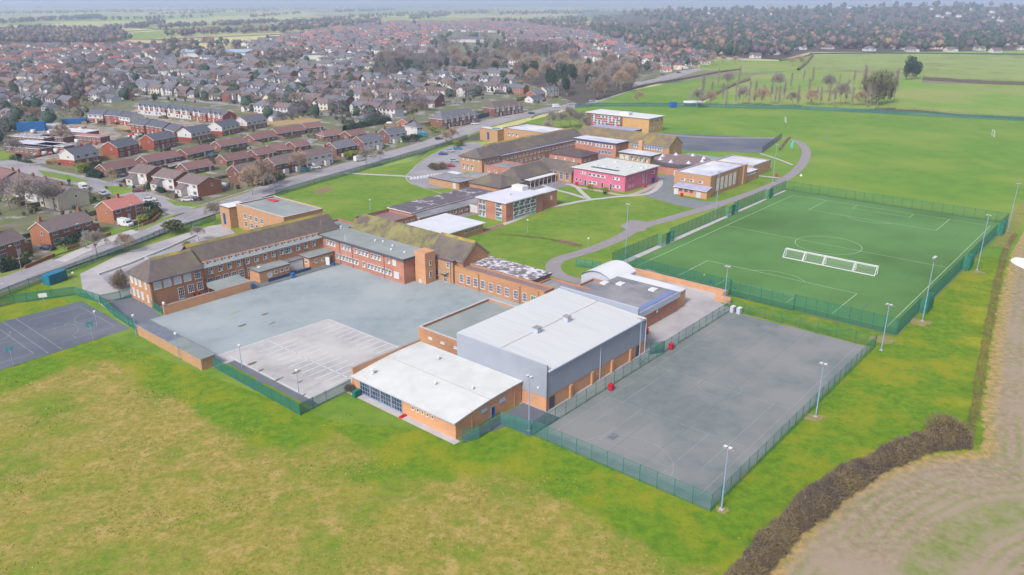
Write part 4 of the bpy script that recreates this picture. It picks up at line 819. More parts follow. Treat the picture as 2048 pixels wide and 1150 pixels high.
fence('court_end_fence','thin green mesh fence at far end of grey sports court',[(162.4,39),(162.4,71)],2.7,4.0,m=mat('thin_mesh',(60,126,96),rough=.6,trans=.74))
zz=[(172,110.4),(172,78)]; 
fence('pitch_end_fence','tall green mesh fence on the near end of the turf pitch',[(172,108.6),(172,76),(171.2,76),(171.2,60),(172,60),(172,37.6)],3.9,2.6,m=mat('pitch_mesh',(34,116,98),rough=.5,trans=.6))
n_=[(172,37.4),(189.5,37.4),(189.5,35.8),(194.5,35.8),(194.5,37.4),(230,37.1),(230,35.5),(235,35.5),(235,37.1),(273,36.9),(273,35.3),(278,35.3),(278,36.9),(290.5,36.8)]
fence('pitch_side_fence','tall green mesh fence with recesses along the right side of the turf pitch',n_,3.7,2.6,m=mat('pitch_mesh2',(40,132,116),rough=.5,trans=.34))
fence('pitch_far_fence','pale green mesh fence across the far end of the turf pitch',[(291,36.9),(291,111)],3.6,3.2,m=mat('pitch_mesh3',(66,128,84),rough=.5,trans=.6))
n_=[(172,110.9),(196,110.9),(196,109.3),(203,109.3),(203,110.9),(240,111),(240,109.6),(247,109.6),(247,111),(272,111),(272,109.8),(277,109.8),(277,111),(291,111.1)]
fence('pitch_path_fence','green mesh fence between the turf pitch and the ring path',n_,3.7,2.8)
for i,(a,c) in enumerate(((199.5,109.3),(243.5,109.6),(274.5,109.8))): o=MB().box(-1.1,1.1,-.05,.05,0,3.5,tealp).build('pitch_gate',None,S(a,c,.05),ANG); tag(o,'solid teal gate panel in the fence beside the turf pitch, '+('nearest the white canopy','middle of the three','farthest along')[i],'gate','teal gates in the path side fence')
for i,(a,c) in enumerate(((192,35.8),(232.5,35.5),(275.5,35.3))): o=MB().box(-2.4,2.4,-.04,.04,0,3.3,tealp).build('goal_recess_panel',None,S(a,c-.12,.05),ANG); tag(o,'solid teal recess panel on the field side of the turf pitch, '+('nearest','middle','farthest')[i],'fence panel','teal recess panels on the right of the pitch')
fence('car_park_fence','green railing from the bike shed corner to the changing room block',[(67.6,135.2),(67.4,106.2),(79.2,107)],2.3,2.8,'pal')
fence('netball_fence','green railing between the netball court and the school drive',[(40,203.5),(55,203.4),(66.8,198.3),(68.4,188),(66.8,177),(66,163)],2.3,2.8,'pal')
fence('drive_gate_fence','green railings with gates crossing the drive to the west wing',[(68.2,187.6),(74.9,186.4)],2.3,2.3,'pal')
fence('wing_fence','solid green fence panel from the west wing to the playground wall',[(74.9,175.3),(74.5,169.5)],1.9,2.,'pal',m=tealp)
fence('roadside_fence','long teal railing along the main road in front of the school',[(-60,618),(0,598),(60,574),(137,546),(215,516),(273,495),(332,469),(400,452),(432,441)],2.3,3.,'pal','px')
fence('front_lawn_fence','teal railing along the pavement beside the front lawn',[(552,393),(640,366),(740,338),(830,311),(905,288)],2.3,3.,'pal','px')
fence('north_road_fence','teal railing by the road north of the school car park',[(905,287),(935,278)],2.3,3.,'pal','px')
fence('field_boundary_fence','far teal fence dividing the playing field from the pastures',[(1150,216),(1190,213),(1350,213),(1600,219),(2110,246)],2.5,3.,'dense','px',m=tealdark,pm=mat('dark_teal_post',(40,104,100)))
fence('yard_mesh_fence','green mesh fence round the tarmac yard beside the changing room block',[(79.2,78.3),(82,77.2),(87.8,77.6),(88.5,71.6)],2.6,2.6)
fence('hall_corner_fence','short green mesh screen near the service yard behind the hall',[(128.6,72.8),(131.6,71.2)],2.6,1.5,m=mat('pitch_mesh2',(40,132,116)))
fence('canopy_fence','short green mesh fence on the grass beside the barrel roofed canopy',[(165,118),(166.5,110.9)],2.4,2.6)
fence('back_court_fence','dark mesh fence across the end of the far dark court',[(1524,306),(1563,277)],3.,3,'mesh','px',m=mat('grey_mesh',(70,90,90),trans=.5),pm=blackp)
for k,(q,l) in enumerate((([(1063,238),(1070,232),(1120,222)],'pale grey railing by the road behind the back hall'),)): fence('road_railing',l,q,1.2,3,'pal','px',m=coping,pm=coping,group='railings')
# ------------------------------------------------------------------ floodlights, lamps
def flood(a,c,h,label,heads=2,grp='floodlight columns',rz=0):
    r=empty('floodlight_column',S(a,c,.03),ANG+rz); tag(r,label,'floodlight',grp)
    MB().tube((0,0,0),(0,0,h*.45),.13,.10,lblue,8).tube((0,0,h*.45),(0,0,h),.10,.07,lblue,8).build('pole',r); MB().box(-.3,.3,-.3,.3,0,.08,conc).build('base_plate',r)
    MB().box(-.06,.06,-heads*.45,heads*.45,h-.08,h,coping).build('crossarm',r)
    for i in range(heads):
        y=(i-(heads-1)/2)*.7; MB().box(-.3,.25,y-.26,y+.26,h+.06,h+.26,coping,white).build('lamp_head',r)
for a,c,l in((90.4,38.0,'grey blue floodlight column at the nearest corner of the grey court'),(125.5,37.6,'grey blue floodlight column halfway along the grassy side of the grey court'),(161.8,37.5,'grey blue floodlight column where the grey court meets the pitch corner'),(89.4,72.6,'floodlight column between the changing rooms and sports hall corner'),(122.8,71.8,'floodlight column close to the far corner of the sports hall'),(162.9,73.3,'floodlight column by the end of the low boundary wall')): flood(a,c,10,l)
for a,c,l in((184.2,35.3,'tall floodlight on the field side of the pitch, nearest of three'),(232.5,33.9,'tall floodlight on the field side of the pitch, middle of three'),(281,35,'tall floodlight at the far right corner of the turf pitch')): flood(a,c,15,l,3 if a<200 else 2,rz=R(90) if a<200 else 0)
for a,c,l in((181,112.3,'tall floodlight beside the ring path, nearest the white canopy'),(238.2,113.4,'tall floodlight beside the ring path near the lean-to with pink doors'),(300.7,120.1,'tall floodlight beside the far gymnasium wing')): flood(a,c,15,l)
def lamp(px,h,label,grp='lamp posts',m=None,S_=None):
    p=G(*px) if px else S(*S_); r=empty('lamp_post',(p[0],p[1],.05)); tag(r,label,'lamp post',grp)
    MB().tube((0,0,0),(0,0,h*.35),.09,.07,m or lblue,7).tube((0,0,h*.35),(0,0,h),.055,.05,m or lblue,7).build('pole',r); MB().tube((0,0,h),(0,0,h+.3),.26,.3,white,8).tube((0,0,h+.3),(0,0,h+.42),.3,.1,white,8).build('lamp_head',r)
for px,h,l in(((359,720),5.6,'lamp post in the grass behind the middle of the bike shed'),((273,672),4.6,'lamp post behind the far end of the bike shed'),((484,735),4.6,'lamp post with globe head on the left edge of the car park markings'),((598,790),4.8,'lamp post with globe head at the near corner of the marked car park'),((153,582),4.6,'lamp post on the lawn by the drive bend'),((195,655),3.6,'short lamp post by the netball court fence'),((741,420),3.4,'small white topped lamp on the front lawn'),((1176,505),4,'thin lamp post beside the ring path bend'),((1055,466),4,'thin post standing on the lawn near the curtain walled block')): lamp(px,h,l)
def street(px,label,h=7.5,arm=1.2):
    p=G(*px); r=empty('street_lamp',(p[0],p[1],.05),R(-30)); tag(r,label,'street lamp','street lamps along the roads')
    MB().tube((0,0,0),(0,0,1.2),.11,.11,coping,6).tube((0,0,1.2),(0,0,h),.07,.05,coping,6).build('pole',r); MB().tube((0,0,h),(0,-arm,h+.25),.045,.04,coping,5).build('arm',r); MB().box(-.14,.14,-arm-.6,-arm+.05,h+.18,h+.32,white).build('lamp_head',r)
for px,l in(((44,545),'street lamp on the verge at the far left of the main road'),((174,497),'street lamp in front of the brown roofed semi'),((278,455),'street lamp in front of the red roofed house'),((472,393),'tall street lamp by the dark roofed corner houses'),((557,369),'street lamp beside the trimmed hedge on the main road'),((667,325),'street lamp opposite the front lawn'),((764,303),'street lamp near the parked white vans'),((884,265),'street lamp near the lime green shrubs'),((949,247),'street lamp by the blue fence further up the road'),((295,395),'street lamp by the side road grass corner'),((155,362),'street lamp by the long grass verge of the side road'),((35,330),'street lamp at the side road junction'),((1290,170),'street lamp at the road layby'),((1117,212),'street lamp by the white gabled house')): street(px,l)
p=G(1720,705)
# ------------------------------------------------------------------ goals, hoops
def goal(a,c,w_,label,h=2.2,d=2.3,grp='portable goals in a row on the turf pitch',rz=0,loc=None,mm=None):
    r=empty('goal',loc or S(a,c,.06),ANG+rz); tag(r,label,'goal',grp); t=.12 if loc is None else .08; m=mm or white
    MB().tube((0,-w_/2,0),(0,-w_/2,h),t,t,m,6).tube((0,w_/2,0),(0,w_/2,h),t,t,m,6).tube((0,-w_/2-t,h),(0,w_/2+t,h),t,t,m,6).build('goal_frame',r)
    k=MB()
    for y in(-w_/2,w_/2): k.tube((0,y,t),(d,y,t),t*.8,t*.8,m,5).tube((d,y,t),(d*.38,y,h),t*.7,t*.7,m,5).tube((0,y,h),(d*.38,y,h),t*.7,t*.7,m,5)
    k.tube((d,-w_/2,t),(d,w_/2,t),t,t,m,5).tube((d*.38,-w_/2,h),(d*.38,w_/2,h),t*.7,t*.7,m,5).build('back_frame',r)
    n=MB(); nm=mat('goal_net',(190,206,196),trans=.86)
    n.face([(d,-w_/2,t),(d,w_/2,t),(d*.38,w_/2,h),(d*.38,-w_/2,h)],nm); n.face([(0,-w_/2,h),(0,w_/2,h),(d*.38,w_/2,h),(d*.38,-w_/2,h)],nm)
    for y in(-w_/2,w_/2): n.face([(0,y,0),(d,y,0),(d*.38,y,h),(0,y,h)],nm)
    n.build('net',r)
for c,w_,l in((75.3,5.5,'white portable goal at the left end of the row of four'),(69.7,5.3,'white portable goal second from left in the row of four'),(62.9,7.8,'widest white portable goal in the row of four'),(56.0,5.5,'white portable goal at the right end of the row of four')): goal(211.3,c,w_,l,rz=math.pi)
g_=G(1570,244); goal(0,0,6,'white goal standing on the far playing field',2.6,.6,None,R(-62),(g_[0],g_[1],.05)); g_=G(1985,272); goal(0,0,5.5,'lone white goal at the right of the playing field',2.9,.5,None,R(-70),(g_[0],g_[1],.05))
def hoop(px,rz,label):
    p=G(*px); r=empty('netball_hoop',(p[0],p[1],.05),rz); tag(r,label,'hoop','basketball hoops on the dark court')
    MB().tube((0,0,0),(.1,0,3.),.08,.07,lblue,6).tube((.1,0,3.),(.7,0,3.4),.06,.06,lblue,5).build('post',r); MB().box(.7,.76,-.75,.75,2.9,4.0,mat('blue_backboard',(120,180,206))).build('backboard',r)
    k=MB(); c_=[(.99+.23*math.cos(i*math.pi/5),.23*math.sin(i*math.pi/5),3.1) for i in range(10)]
    for a_,b_ in zip(c_,c_[1:]+c_[:1]): k.tube(a_,b_,.02,.02,oran,4,False)
    k.tube((.76,0,3.1),(.78,0,3.1),.03,.03,oran,4).build('ring',r)
hoop((28,732),ANG+R(90),'basketball hoop with blue backboard at the near left of the dark court'); hoop((187,680),ANG+R(90),'basketball hoop with blue backboard nearest the grass corner of dark court')
p=G(90,612); r=empty('court_signboard',(p[0],p[1],.05),R(20)); tag(r,'white backboard on a thin post at the far side of the netball court','signboard'); MB().tube((0,0,0),(0,0,2.6),.06,.05,coping,5).build('post',r); MB().box(-.9,.9,-.12,-.06,2.2,3.2,white).build('board',r)
# ------------------------------------------------------------------ small items
def item(name,label,cat,px,mb,rz=0,group=None,z=.06,S_=None):
    p=G(*px) if px else S(*S_); o=mb.build(name,None,(p[0],p[1],z),rz); return tag(o,label,cat,group)
def binm(m): return MB().box(-.4,.4,-.38,.38,.12,1.15,m).box(-.45,.45,-.43,.43,1.153,1.3,m).box(-.3,.3,.2,.36,0,.119,black)
for px,l in(((1222,781),'red litter bin inside the court fence near the hall'),((1342,699),'red litter bin further along the court fence'),((1292,668),'red litter bin at the back corner of the sports hall'),((1363,393),'red bin by the lean-to with pink doors'),((1552,354),'red bin at the end of the gymnasium path'),((1153,371),'red bin by the left end of the pink block'),((1290,375),'dark red bin by the right end of the pink block')): item('litter_bin',l,'bin',px,binm(redp),ANG,'litter bins')
for px,l in(((586,556),'blue bin on the ramp in front of the outhouse'),((628,535),'blue bin near the dark door of the playground store'),((504,578),'blue bin at the end of the playground wall'),((881,558),'blue bin beside the entrance block door'),((1031,602),'blue bin by the teal classroom door')): item('wheelie_bin',l,'bin',px,binm(bluebin),ANG,'blue bins round the playground')
item('green_wheelie_bin','dark green bin beside the shopfront windows of the changing rooms','bin',(716,792),binm(tealp).box(-1.0,-.5,-.4,.4,.1,1.2,tealp),ANG)
def container(name,label,px,L_,W_,H_,m,rz,group=None,S_=None):
    p=G(*px); r=empty(name,(p[0],p[1],.05),rz); tag(r,label,'container',group); MB().box(-L_/2,L_/2,-W_/2,W_/2,.1,H_,m).build('body',r)
    k=MB()
    for i in range(int(L_/.5)): x=-L_/2+.25+i*.5; k.box(x-.08,x+.08,-W_/2-.06,-W_/2-.002,.25,H_-.15,m); 
    k.build('ribs',r); k=MB(); k.box(-L_/2-.05,-L_/2-.002,-W_/2+.1,-.03,.2,H_-.1,m).box(-L_/2-.05,-L_/2-.002,.03,W_/2-.1,.2,H_-.1,m).build('door',r)
container('storage_container','teal blue metal container on the grass beside the drive',(112,564),5.4,2.4,2.6,tealcont,R(70))
container('field_container','bright blue container beside the far field fence',(1346,215),4,3,3.6,mat('bright_blue_box',(34,104,190)),R(20))
for px,L_,l in(((65,262),14,'blue site cabin stack behind the market roofs'),((88,257),9,'second blue site cabin at the building site'),((150,247),13,'long blue site cabin at the back of the site')): container('site_cabin',l,px,L_,3,5 if L_>13.5 else 2.8,tealcont if L_<10 else mat('royal_blue_cabin',(26,108,176)),R(15),'blue site cabins')
container('white_site_cabin','white site cabin between the blue cabins',(108,258),8,3,2.8,white,R(15))
p=G(1385,212); r=empty('field_shed',(p[0],p[1],.03),R(-5)); tag(r,'long brick field shed with pale sheet roof beside the blue container','shed'); MB().box(-6,6,-2.5,2.5,0,2.2,redbrick).build('wall',r); wedge(MB(),-6.3,6.3,-2.8,2.8,2.21,2.3,3.3,whitefelt).build('roof',r)
item('white_door_panel','white board leaning in the playground corner','board',(656,530),MB().box(-.6,.6,-.1,.1,0,2.2,white),R(-20)); item('blue_bag','blue bag next to the leaning white board','bag',(666,530),MB().tube((0,0,0),(0,0,.6),.6,.5,bluedoor,8).tube((0,0,.6),(0,0,.7),.5,.2,bluedoor,8),0)
item('orange_play_house','small orange garden machine behind the playground wall','machine',(392,590),MB().box(-.9,.9,-.5,.5,.2,1.0,oran).box(-.4,.7,-.4,.4,1.001,1.5,oran).box(-.8,-.5,-.6,-.51,0,.5,black).box(.5,.8,-.6,-.51,0,.5,black),ANG)
item('white_dome_lamp','white ball lamp on the corner of the playground wall','lamp',None,MB().tube((0,0,2.3),(0,0,2.6),.1,.1,coping,6).tube((0,0,2.6),(0,0,3.0),.3,.35,white,8).tube((0,0,3.0),(0,0,3.25),.35,.1,white,8),0,S_=(74.9,169.1))
for px,l in(((1465,624),'left grey cabinet beside the court corner'),((1478,627),'right grey cabinet beside the court corner')): item('utility_cabinet',l,'cabinet',px,MB().box(-.7,.7,-.4,.4,0,1.3,clad2).box(-.75,.75,-.45,.45,1.303,1.4,whitefelt),ANG,'grey cabinets')
item('yellow_ball','yellow ball lying on the turf pitch','ball',(1408,552),MB().tube((0,0,.05),(0,0,.25),.2,.3,mat('yellow_plastic',(220,224,50)),8).tube((0,0,.25),(0,0,.45),.3,.15,mat('yellow_plastic',(220,224,50)),8)); item('blue_marker','blue marker cube on the turf pitch','marker',(1421,566),MB().box(-.35,.35,-.35,.35,0,.5,mat('mid_blue_plastic',(50,104,200))).box(-.2,.2,-.2,.2,.501,.6,mat('mid_blue_plastic',(50,104,200))))
for px,l in(((838,831),'left red marker on the apron by the changing rooms'),((806,834),'red mat on the apron by the changing room windows')): item('red_mat',l,'mat',px,MB().box(-.7,.7,-.3,.3,0,.25,redp).box(-.4,.4,-.2,.2,.251,.35,redp),ANG,'red mats')
for px,l,u in(((1655,277),'light blue ground marker on the playing field',bluebin),((1602,352),'white marker cone behind the turf pitch',white),((1382,676),'small grey drain cover',None)): 
    if u: item('field_marker',l,'marker',px,MB().tube((0,0,0),(0,0,.7),.6,.15,u,8))
# teal sail by the bend of the ring path
p=G(1584,302); r=empty('teal_flag',(p[0],p[1],.05),R(10)); tag(r,'tall teal feather flag by the bend of the ring path','flag'); MB().tube((0,0,0),(.3,0,5.6),.06,.03,coping,5).build('pole',r)
k=MB(); sg=[(.05,.8),(-.7,1.5),(-1.2,2.6),(-1.0,3.8),(-.4,4.8),(.3,5.6)]; cm=mat('turquoise_cloth',(90,214,196))
k.face([(x,-.02,z) for x,z in sg]+[(.12,-.02,2.5)],cm); k.face([(x,.02,z) for x,z in sg[::-1]]+[(.05,.02,.8)],cm); k.build('flag_cloth',r)
p=G(2058,532); o=MB(); o.face([(3.2*math.cos(t)*(1+.15*math.sin(3*t)),7.5*math.sin(t),.04) for t in [i*math.pi/12 for i in range(24)]],mat('puddle_painted_reflection',(236,238,240),rough=.12,spec=.8,k=1)); tag(o.build('puddle',None,(p[0],p[1],.04),R(-10)),kind='structure')  # bright sky reflection put into the near-white base colour of the water
# blue hoarding by the road
fence('blue_hoarding','blue painted panel fence in front of the shops on the main road',[(928,246),(978,233)],2.6,4.,'dense','px',m=mat('blue_hoarding_paint',(70,98,146)),pm=bluep)
# ------------------------------------------------------------------ cars
CT={}
def car_parts(kind):
    if kind in CT: return CT[kind]
    def build(paint_):
        L_,W_,H_={'car':(4.1,1.75,1.45),'van':(5.2,2.0,2.4),'mini':(3.7,1.65,1.5)}[kind]; m=MB(); h=.28
        if kind=='van': pr=[(-L_/2,h),(L_/2,h),(L_/2,1.0),(L_/2-.7,1.2),(L_/2-1.4,H_),(-L_/2,H_)]
        else: pr=[(-L_/2,h),(L_/2,h),(L_/2,.75),(L_/2-1.1,.92),(-L_/2+.15,.98),(-L_/2,.8)]
        n=len(pr)
        for y in(-W_/2,W_/2): m.face([(x,y,z) for x,z in pr],paint_)
        for i in range(n): a,b=pr[i],pr[(i+1)%n]; m.face([(a[0],-W_/2,a[1]),(b[0],-W_/2,b[1]),(b[0],W_/2,b[1]),(a[0],W_/2,a[1])],paint_)
        if kind!='van':
            A=[(L_/2-1.15,.921),(L_/2-1.75,H_),(-L_/2+.75,H_),(-L_/2+.2,.98)]; w1,w2=W_/2-.04,W_/2-.22
            m.face([(A[1][0],-w2,H_),(A[1][0],w2,H_),(A[2][0],w2,H_),(A[2][0],-w2,H_)],paint_)
        return m
    return build
def car(px,kind,paint_,label,rz,group='parked cars and vans'):
    p=G(*px); r=empty('parked_van' if kind=='van' else 'parked_car',(p[0],p[1],.07),rz); tag(r,label,'van' if kind=='van' else 'car',group)
    L_,W_,H_={'car':(4.1,1.75,1.45),'van':(5.2,2.0,2.4),'mini':(3.7,1.65,1.5)}[kind]
    car_parts(kind)(paint_).build('body',r)
    k=MB()
    if kind=='van': k.box(L_/2-1.2,L_/2-.75,-W_/2+.1,W_/2-.1,1.25,1.9,glass); k.box(L_/2-2.1,L_/2-1.5,-W_/2-.01,W_/2+.01,1.3,1.95,glass)
    else:
        A=[(L_/2-1.15,.921),(L_/2-1.75,H_-.01),(-L_/2+.75,H_-.01),(-L_/2+.2,.98)]; w1,w2=W_/2-.04,W_/2-.22
        k.face([(A[0][0],-w1,A[0][1]),(A[0][0],w1,A[0][1]),(A[1][0],w2,A[1][1]),(A[1][0],-w2,A[1][1])],glass); k.face([(A[3][0],-w1,A[3][1]),(A[3][0],w1,A[3][1]),(A[2][0],w2,A[2][1]),(A[2][0],-w2,A[2][1])],glass)
        for s_ in(-1,1): k.face([(A[0][0],s_*w1,A[0][1]),(A[1][0],s_*w2,A[1][1]),(A[2][0],s_*w2,A[2][1]),(A[3][0],s_*w1,A[3][1])],glass)
    k.build('windows',r)
    wm=CT.get('wheel') or CT.setdefault('wheel',MB().tube((0,-.11,0),(0,.11,0),.32,.32,black,10).tube((0,-.12,0),(0,.12,0),.18,.18,coping,8).mesh('wheel'))
    for x in(-L_/2+.8,L_/2-.8):
        for y in(-W_/2+.05,W_/2-.05): obj('wheel',wm,r,(x,y,.32))
cw=mat('white_car_paint',(232,234,238),rough=.25); csil=mat('silver_car_paint',(190,196,206),rough=.25); cr_=mat('red_car_paint',(190,40,60),rough=.25); cb=mat('blue_car_paint',(40,90,170),rough=.25); ck=mat('dark_car_paint',(56,60,74),rough=.25); ct_=mat('turquoise_car_paint',(30,150,176),rough=.25); mar=mat('maroon_car_paint',(140,36,70),rough=.25)
for c_ in ((886,310,'car',cb,'blue car at the end of the school car park row',10),(901,304,'car',csil,'silver car in the middle of the school car park row',10),(915,299,'car',ct_,'turquoise car at the back of the school car park row',10),(908,324,'car',csil,'pale silver car parked opposite the hipped pavilion',15),(901,334,'car',cr_,'red car parked opposite the hipped pavilion',10),
 (252,452,'van',cw,'white van in front of the red roofed house',-28),(97,500,'car',ck,'dark and white car on the drive of the brown roofed semi',-10),(277,384,'car',mar,'maroon car by the side road lawns',20),(356,390,'car',cb,'blue car on the drive of the white fronted terrace',25),(168,379,'van',cw,'white van on the side road',-45),(208,390,'car',csil,'silver car on the side road kerb',-35),(246,354,'car',ck,'dark blue car on the estate drive',15),(376,402,'car',cw,'white car in the front garden at the corner',10),(392,401,'car',ck,'dark car in the front garden at the corner',10),
 (719,322,'van',cw,'white van parked on the main road opposite the lawn',50),(745,313,'car',cw,'white car parked ahead of the vans',30),(632,337,'car',cw,'white car on the drive behind the street tree',20),(609,342,'car',ct_,'dark teal car by the street tree',10),(846,274,'van',ct_,'turquoise pickup outside the white hip roofed house',10),(949,249,'car',cw,'white car beside the blue hoarding',10),(1063,228,'car',ck,'dark car on the road near the pale railings',15),(1113,215,'van',cw,'white van driving on the main road',25),(1141,209,'car',csil,'silver car following on the main road',20),(1184,203,'car',csil,'silver car further up the main road',35),(1325,150,'car',ck,'dark car at the far layby',10),(1357,146,'car',ck,'dark car near the bend of the far road',10),(1372,138,'van',cw,'white van at the bend of the far road',10),(878,279,'car',ck,'dark car by the lime shrubs on the main road',25),
 (425,312,'car',ct_,'teal car between the maroon roofed bungalows',25),(300,402,'car',cw,'white car beside the low garden wall',20)): car((c_[0],c_[1]),c_[2],c_[3],c_[4],R(c_[5]))
# ------------------------------------------------------------------ market roofs / building-site clutter
for i,(px,L_,W_,m_,l) in enumerate((((75,300),26,12,whitefelt,'low depot building with white patched roof, nearest the road grass'),((70,284),24,9,patchy,'low depot building with blotchy roof behind the nearest depot'),((150,272),26,8,whitefelt,'long low workshop with white roof by the new houses'),((185,283),18,6,mat('faded_red_roof',(190,130,130)),'low workshop with faded red roof by the new houses'),((118,283),16,8,brownfelt,'low depot building with brown roof in the middle of the yard'),((60,306),22,7,patchy2,'low depot building at the front left of the yard'),((112,302),18,6,patchy,'low depot building behind the bare street tree'))):
    p=G(*px); r=empty('depot_building',(p[0],p[1],0),R(-20)); tag(r,l,'building','low depot buildings by the building site'); MB().box(-L_/2,L_/2,-W_/2,W_/2,0,3,redbrick).build('wall',r); MB().box(-L_/2-.3,L_/2+.3,-W_/2-.3,W_/2+.3,3.003,3.3,white,m_).build('roof',r)
    for k in range(int(L_/3)): obj('window',win_mesh(1.6,1.2,2,1,'glass'),r,(-L_/2+1.5+k*3,-W_/2,1.2),math.pi/2)
for i,(px,L_,l) in enumerate((((430,113),92,'long pale blue roofed supermarket beyond the estate'),((935,84),60,'large grey roofed hall on the far red roofed estate'),((632,118),36,'flat roofed school building on the far estate'))):
    p=G(*px); r=empty('big_shed',(p[0],p[1],0),R(-2)); tag(r,l,'building'); W_=30 if i<2 else 14; MB().box(-L_/2,L_/2,-W_/2,W_/2,0,6,render_w).build('wall',r); wedge(MB(),-L_/2-1,L_/2+1,-W_/2-1,W_/2+1,6.01,6.2,8.5 if i<2 else 6.4,mat('light_blue_sheet_roof',(168,186,208)) if i==0 else slate).build('roof',r)
for px,rz,L_ in(((135,326),25,16),((235,303),25,20),((300,286),25,24),((380,276),25,26),((180,322),25,22),((445,262),25,26)):
    p=G(*px); r=empty('garden_fence',(p[0],p[1],.04),R(rz)); tag(r,'new timber fence panels %s'%{135:'beside the sales signs',235:'between the first two new houses',300:'below the second red brick new house',380:'below the white gabled new house',180:'in front of the white and brick new house',445:'by the last new house and the scrub'}[px[0]],'fence','timber fences of the new estate'); MB().box(-L_/2,L_/2,-.04,.04,0,1.8,wood).build('boards',r); [MB().box(-L_/2-.1+i*3,-L_/2+i*3,-.1,.1,0,1.9,wood).build('post',r) for i in range(int(L_/3)+1)]
# ------------------------------------------------------------------ houses
def house(p1,p2,kind,wm,rm,label,group,zr=None,W_=None,wm2=None,feat='',hip=0,cat='house',name=None):
    Z={'semi':(4.9,7.3,8.2),'bung':(2.5,4.6,7.8),'new':(5.0,7.4,7.6),'terr':(4.9,7.0,8.0),'shop':(5.2,8.4,10)}[kind]
    ze,z2,w0=Z; z2=zr or z2; W_=W_ or w0
    a=G(p1[0],p1[1],z2); c=G(p2[0],p2[1],z2); dx,dy=c[0]-a[0],c[1]-a[1]; L_=math.hypot(dx,dy); rz=math.atan2(dy,dx); x0,x1,y0,y1=-L_/2,L_/2,-W_/2,W_/2
    name=name or {'semi':'brick_house','bung':'bungalow','new':'new_house','terr':'terraced_house','shop':'shop_row'}[kind]
    r=empty(name,((a[0]+c[0])/2,(a[1]+c[1])/2,.02),rz); tag(r,label,cat,group)
    b=Bd.__new__(Bd); b.root=r; b.am=b.cm=0; b.x0,b.x1,b.y0,b.y1=x0,x1,y0,y1; b.r=(x0,x1,y0,y1)
    if wm2:
        MB().box(x0,x1,y0,y1,0,2.6,wm2).build('lower_wall',r); b.pitched(ze,z2,wm,rm,'a',hip=(hip,hip),ov=.35,z0=2.601)
    else: b.pitched(ze,z2,wm,rm,'a',hip=(hip,hip),ov=.35)
    n=max(2,int(L_/3.4)); xs=[x0+L_*(i+.5)/n for i in range(n)]
    if kind=='bung':
        for i,x in enumerate(xs): obj('window',win_mesh(2.0,1.2,3,1,'glass'),r,(x,y0,.9),math.pi/2) if i%3!=2 else obj('door',win_mesh(.95,2.1,1,2,'blind'),r,(x,y0,.02),math.pi/2)
        obj('window',win_mesh(1.3,1.1,2,1,'glass'),r,(x0,0,1),0)
    else:
        for i,x in enumerate(xs):
            obj('window',win_mesh(1.7,1.15,3,1,'glass'),r,(x,y0,3.3),math.pi/2)
            if i%3==1: obj('door',win_mesh(1.0,2.2,1,2,'blind'),r,(x,y0,.02),math.pi/2)
            else: obj('window',win_mesh(2.0,1.4,3,1,'glass'),r,(x,y0,.8),math.pi/2)
        obj('window',win_mesh(.8,1.0,1,1,'glass'),r,(x0,-1,3.4),0); obj('window',win_mesh(.8,1.0,1,1,'glass'),r,(x1,1,3.4),math.pi)
    if 'c' in feat or kind=='semi':
        for x in ((0,) if L_<12 else (x0+.9,x1-.9)): MB().box(x-.45,x+.45,-.35,.35,z2-.6,z2+1.1,obrick).box(x-.25,x+.25,-.15,.15,z2+1.102,z2+1.4,oran if 0 else redtile).build('chimney',r)
    if 'b' in feat: # white bay / porch projecting
        for x in (x0+L_*.3,x0+L_*.72): MB().box(x-1.2,x+1.2,y0-1.3,y0-.002,0,2.3,render_w,slate).build('porch',r)
    if 'g' in feat: # small front gables
        for i in range(max(1,int(L_/5))):
            x=x0+2.5+i*5
            if x>x1-1: break
            m=MB(); m.box(x-.9,x+.9,y0-.2,y0-.002,2.7,5.0,render_w); m.face([(x-.9,y0-.2,5.001),(x+.9,y0-.2,5.001),(x,y0-.2,6.1)],render_w); m.build('front_gable',r)
            m=MB(); m.face([(x-1.1,y0-.3,4.9),(x,y0-.3,6.25),(x,y0+1.8,6.25),(x-1.1,y0+1.0,4.9)],rm); m.face([(x,y0-.3,6.25),(x+1.1,y0-.3,4.9),(x+1.1,y0+1.0,4.9),(x,y0+1.8,6.25)],rm); m.build('gable_roof',r)
    if 'w' in feat: MB().box(x0+.25,x1-.25,y0-.03,y0-.003,.35,ze-.25,render_w).build('front_cladding',r)
    if 's' in feat:
        s=1; MB().box(x1+.002,x1+3.2,y0+1.5,y1-.5,0,2.5,wm,greyfelt).build('garage',r)
    if 't' in feat: # projecting white gable wings on the front (two)
        for x in (x0+L_*.28,):
            m=MB(); m.box(x-1.8,x+1.8,y0-2.6,y0-.002,0,2.6,render_w); m.face([(x-2,y0-2.8,2.6),(x+2,y0-2.8,2.6),(x+2,y0-.01,4.4),(x-2,y0-.01,4.4)],rm); m.face([(x-1.8,y0-2.6,2.6),(x-1.8,y0-.01,2.6),(x-1.8,y0-.01,4.2)],render_w); m.face([(x+1.8,y0-2.6,2.6),(x+1.8,y0-.01,2.6),(x+1.8,y0-.01,4.2)],render_w); m.build('front_wing',r)
            obj('window',win_mesh(1.3,1.1,2,1,'glass'),r,(x,y0-2.6,1.1),math.pi/2)
    HS.append(((a[0]+c[0])/2,(a[1]+c[1])/2,L_/2,rz)); return r
HS=[]
ORD='first second third fourth fifth sixth seventh eighth ninth tenth eleventh twelfth thirteenth fourteenth fifteenth sixteenth seventeenth eighteenth nineteenth twentieth'.split()
def ordn(i): return ORD[i] if i<20 else ('twenty '+ORD[i-20] if i<39 else ('thirty '+ORD[i-30] if i<49 else 'number %d'%(i+1)))
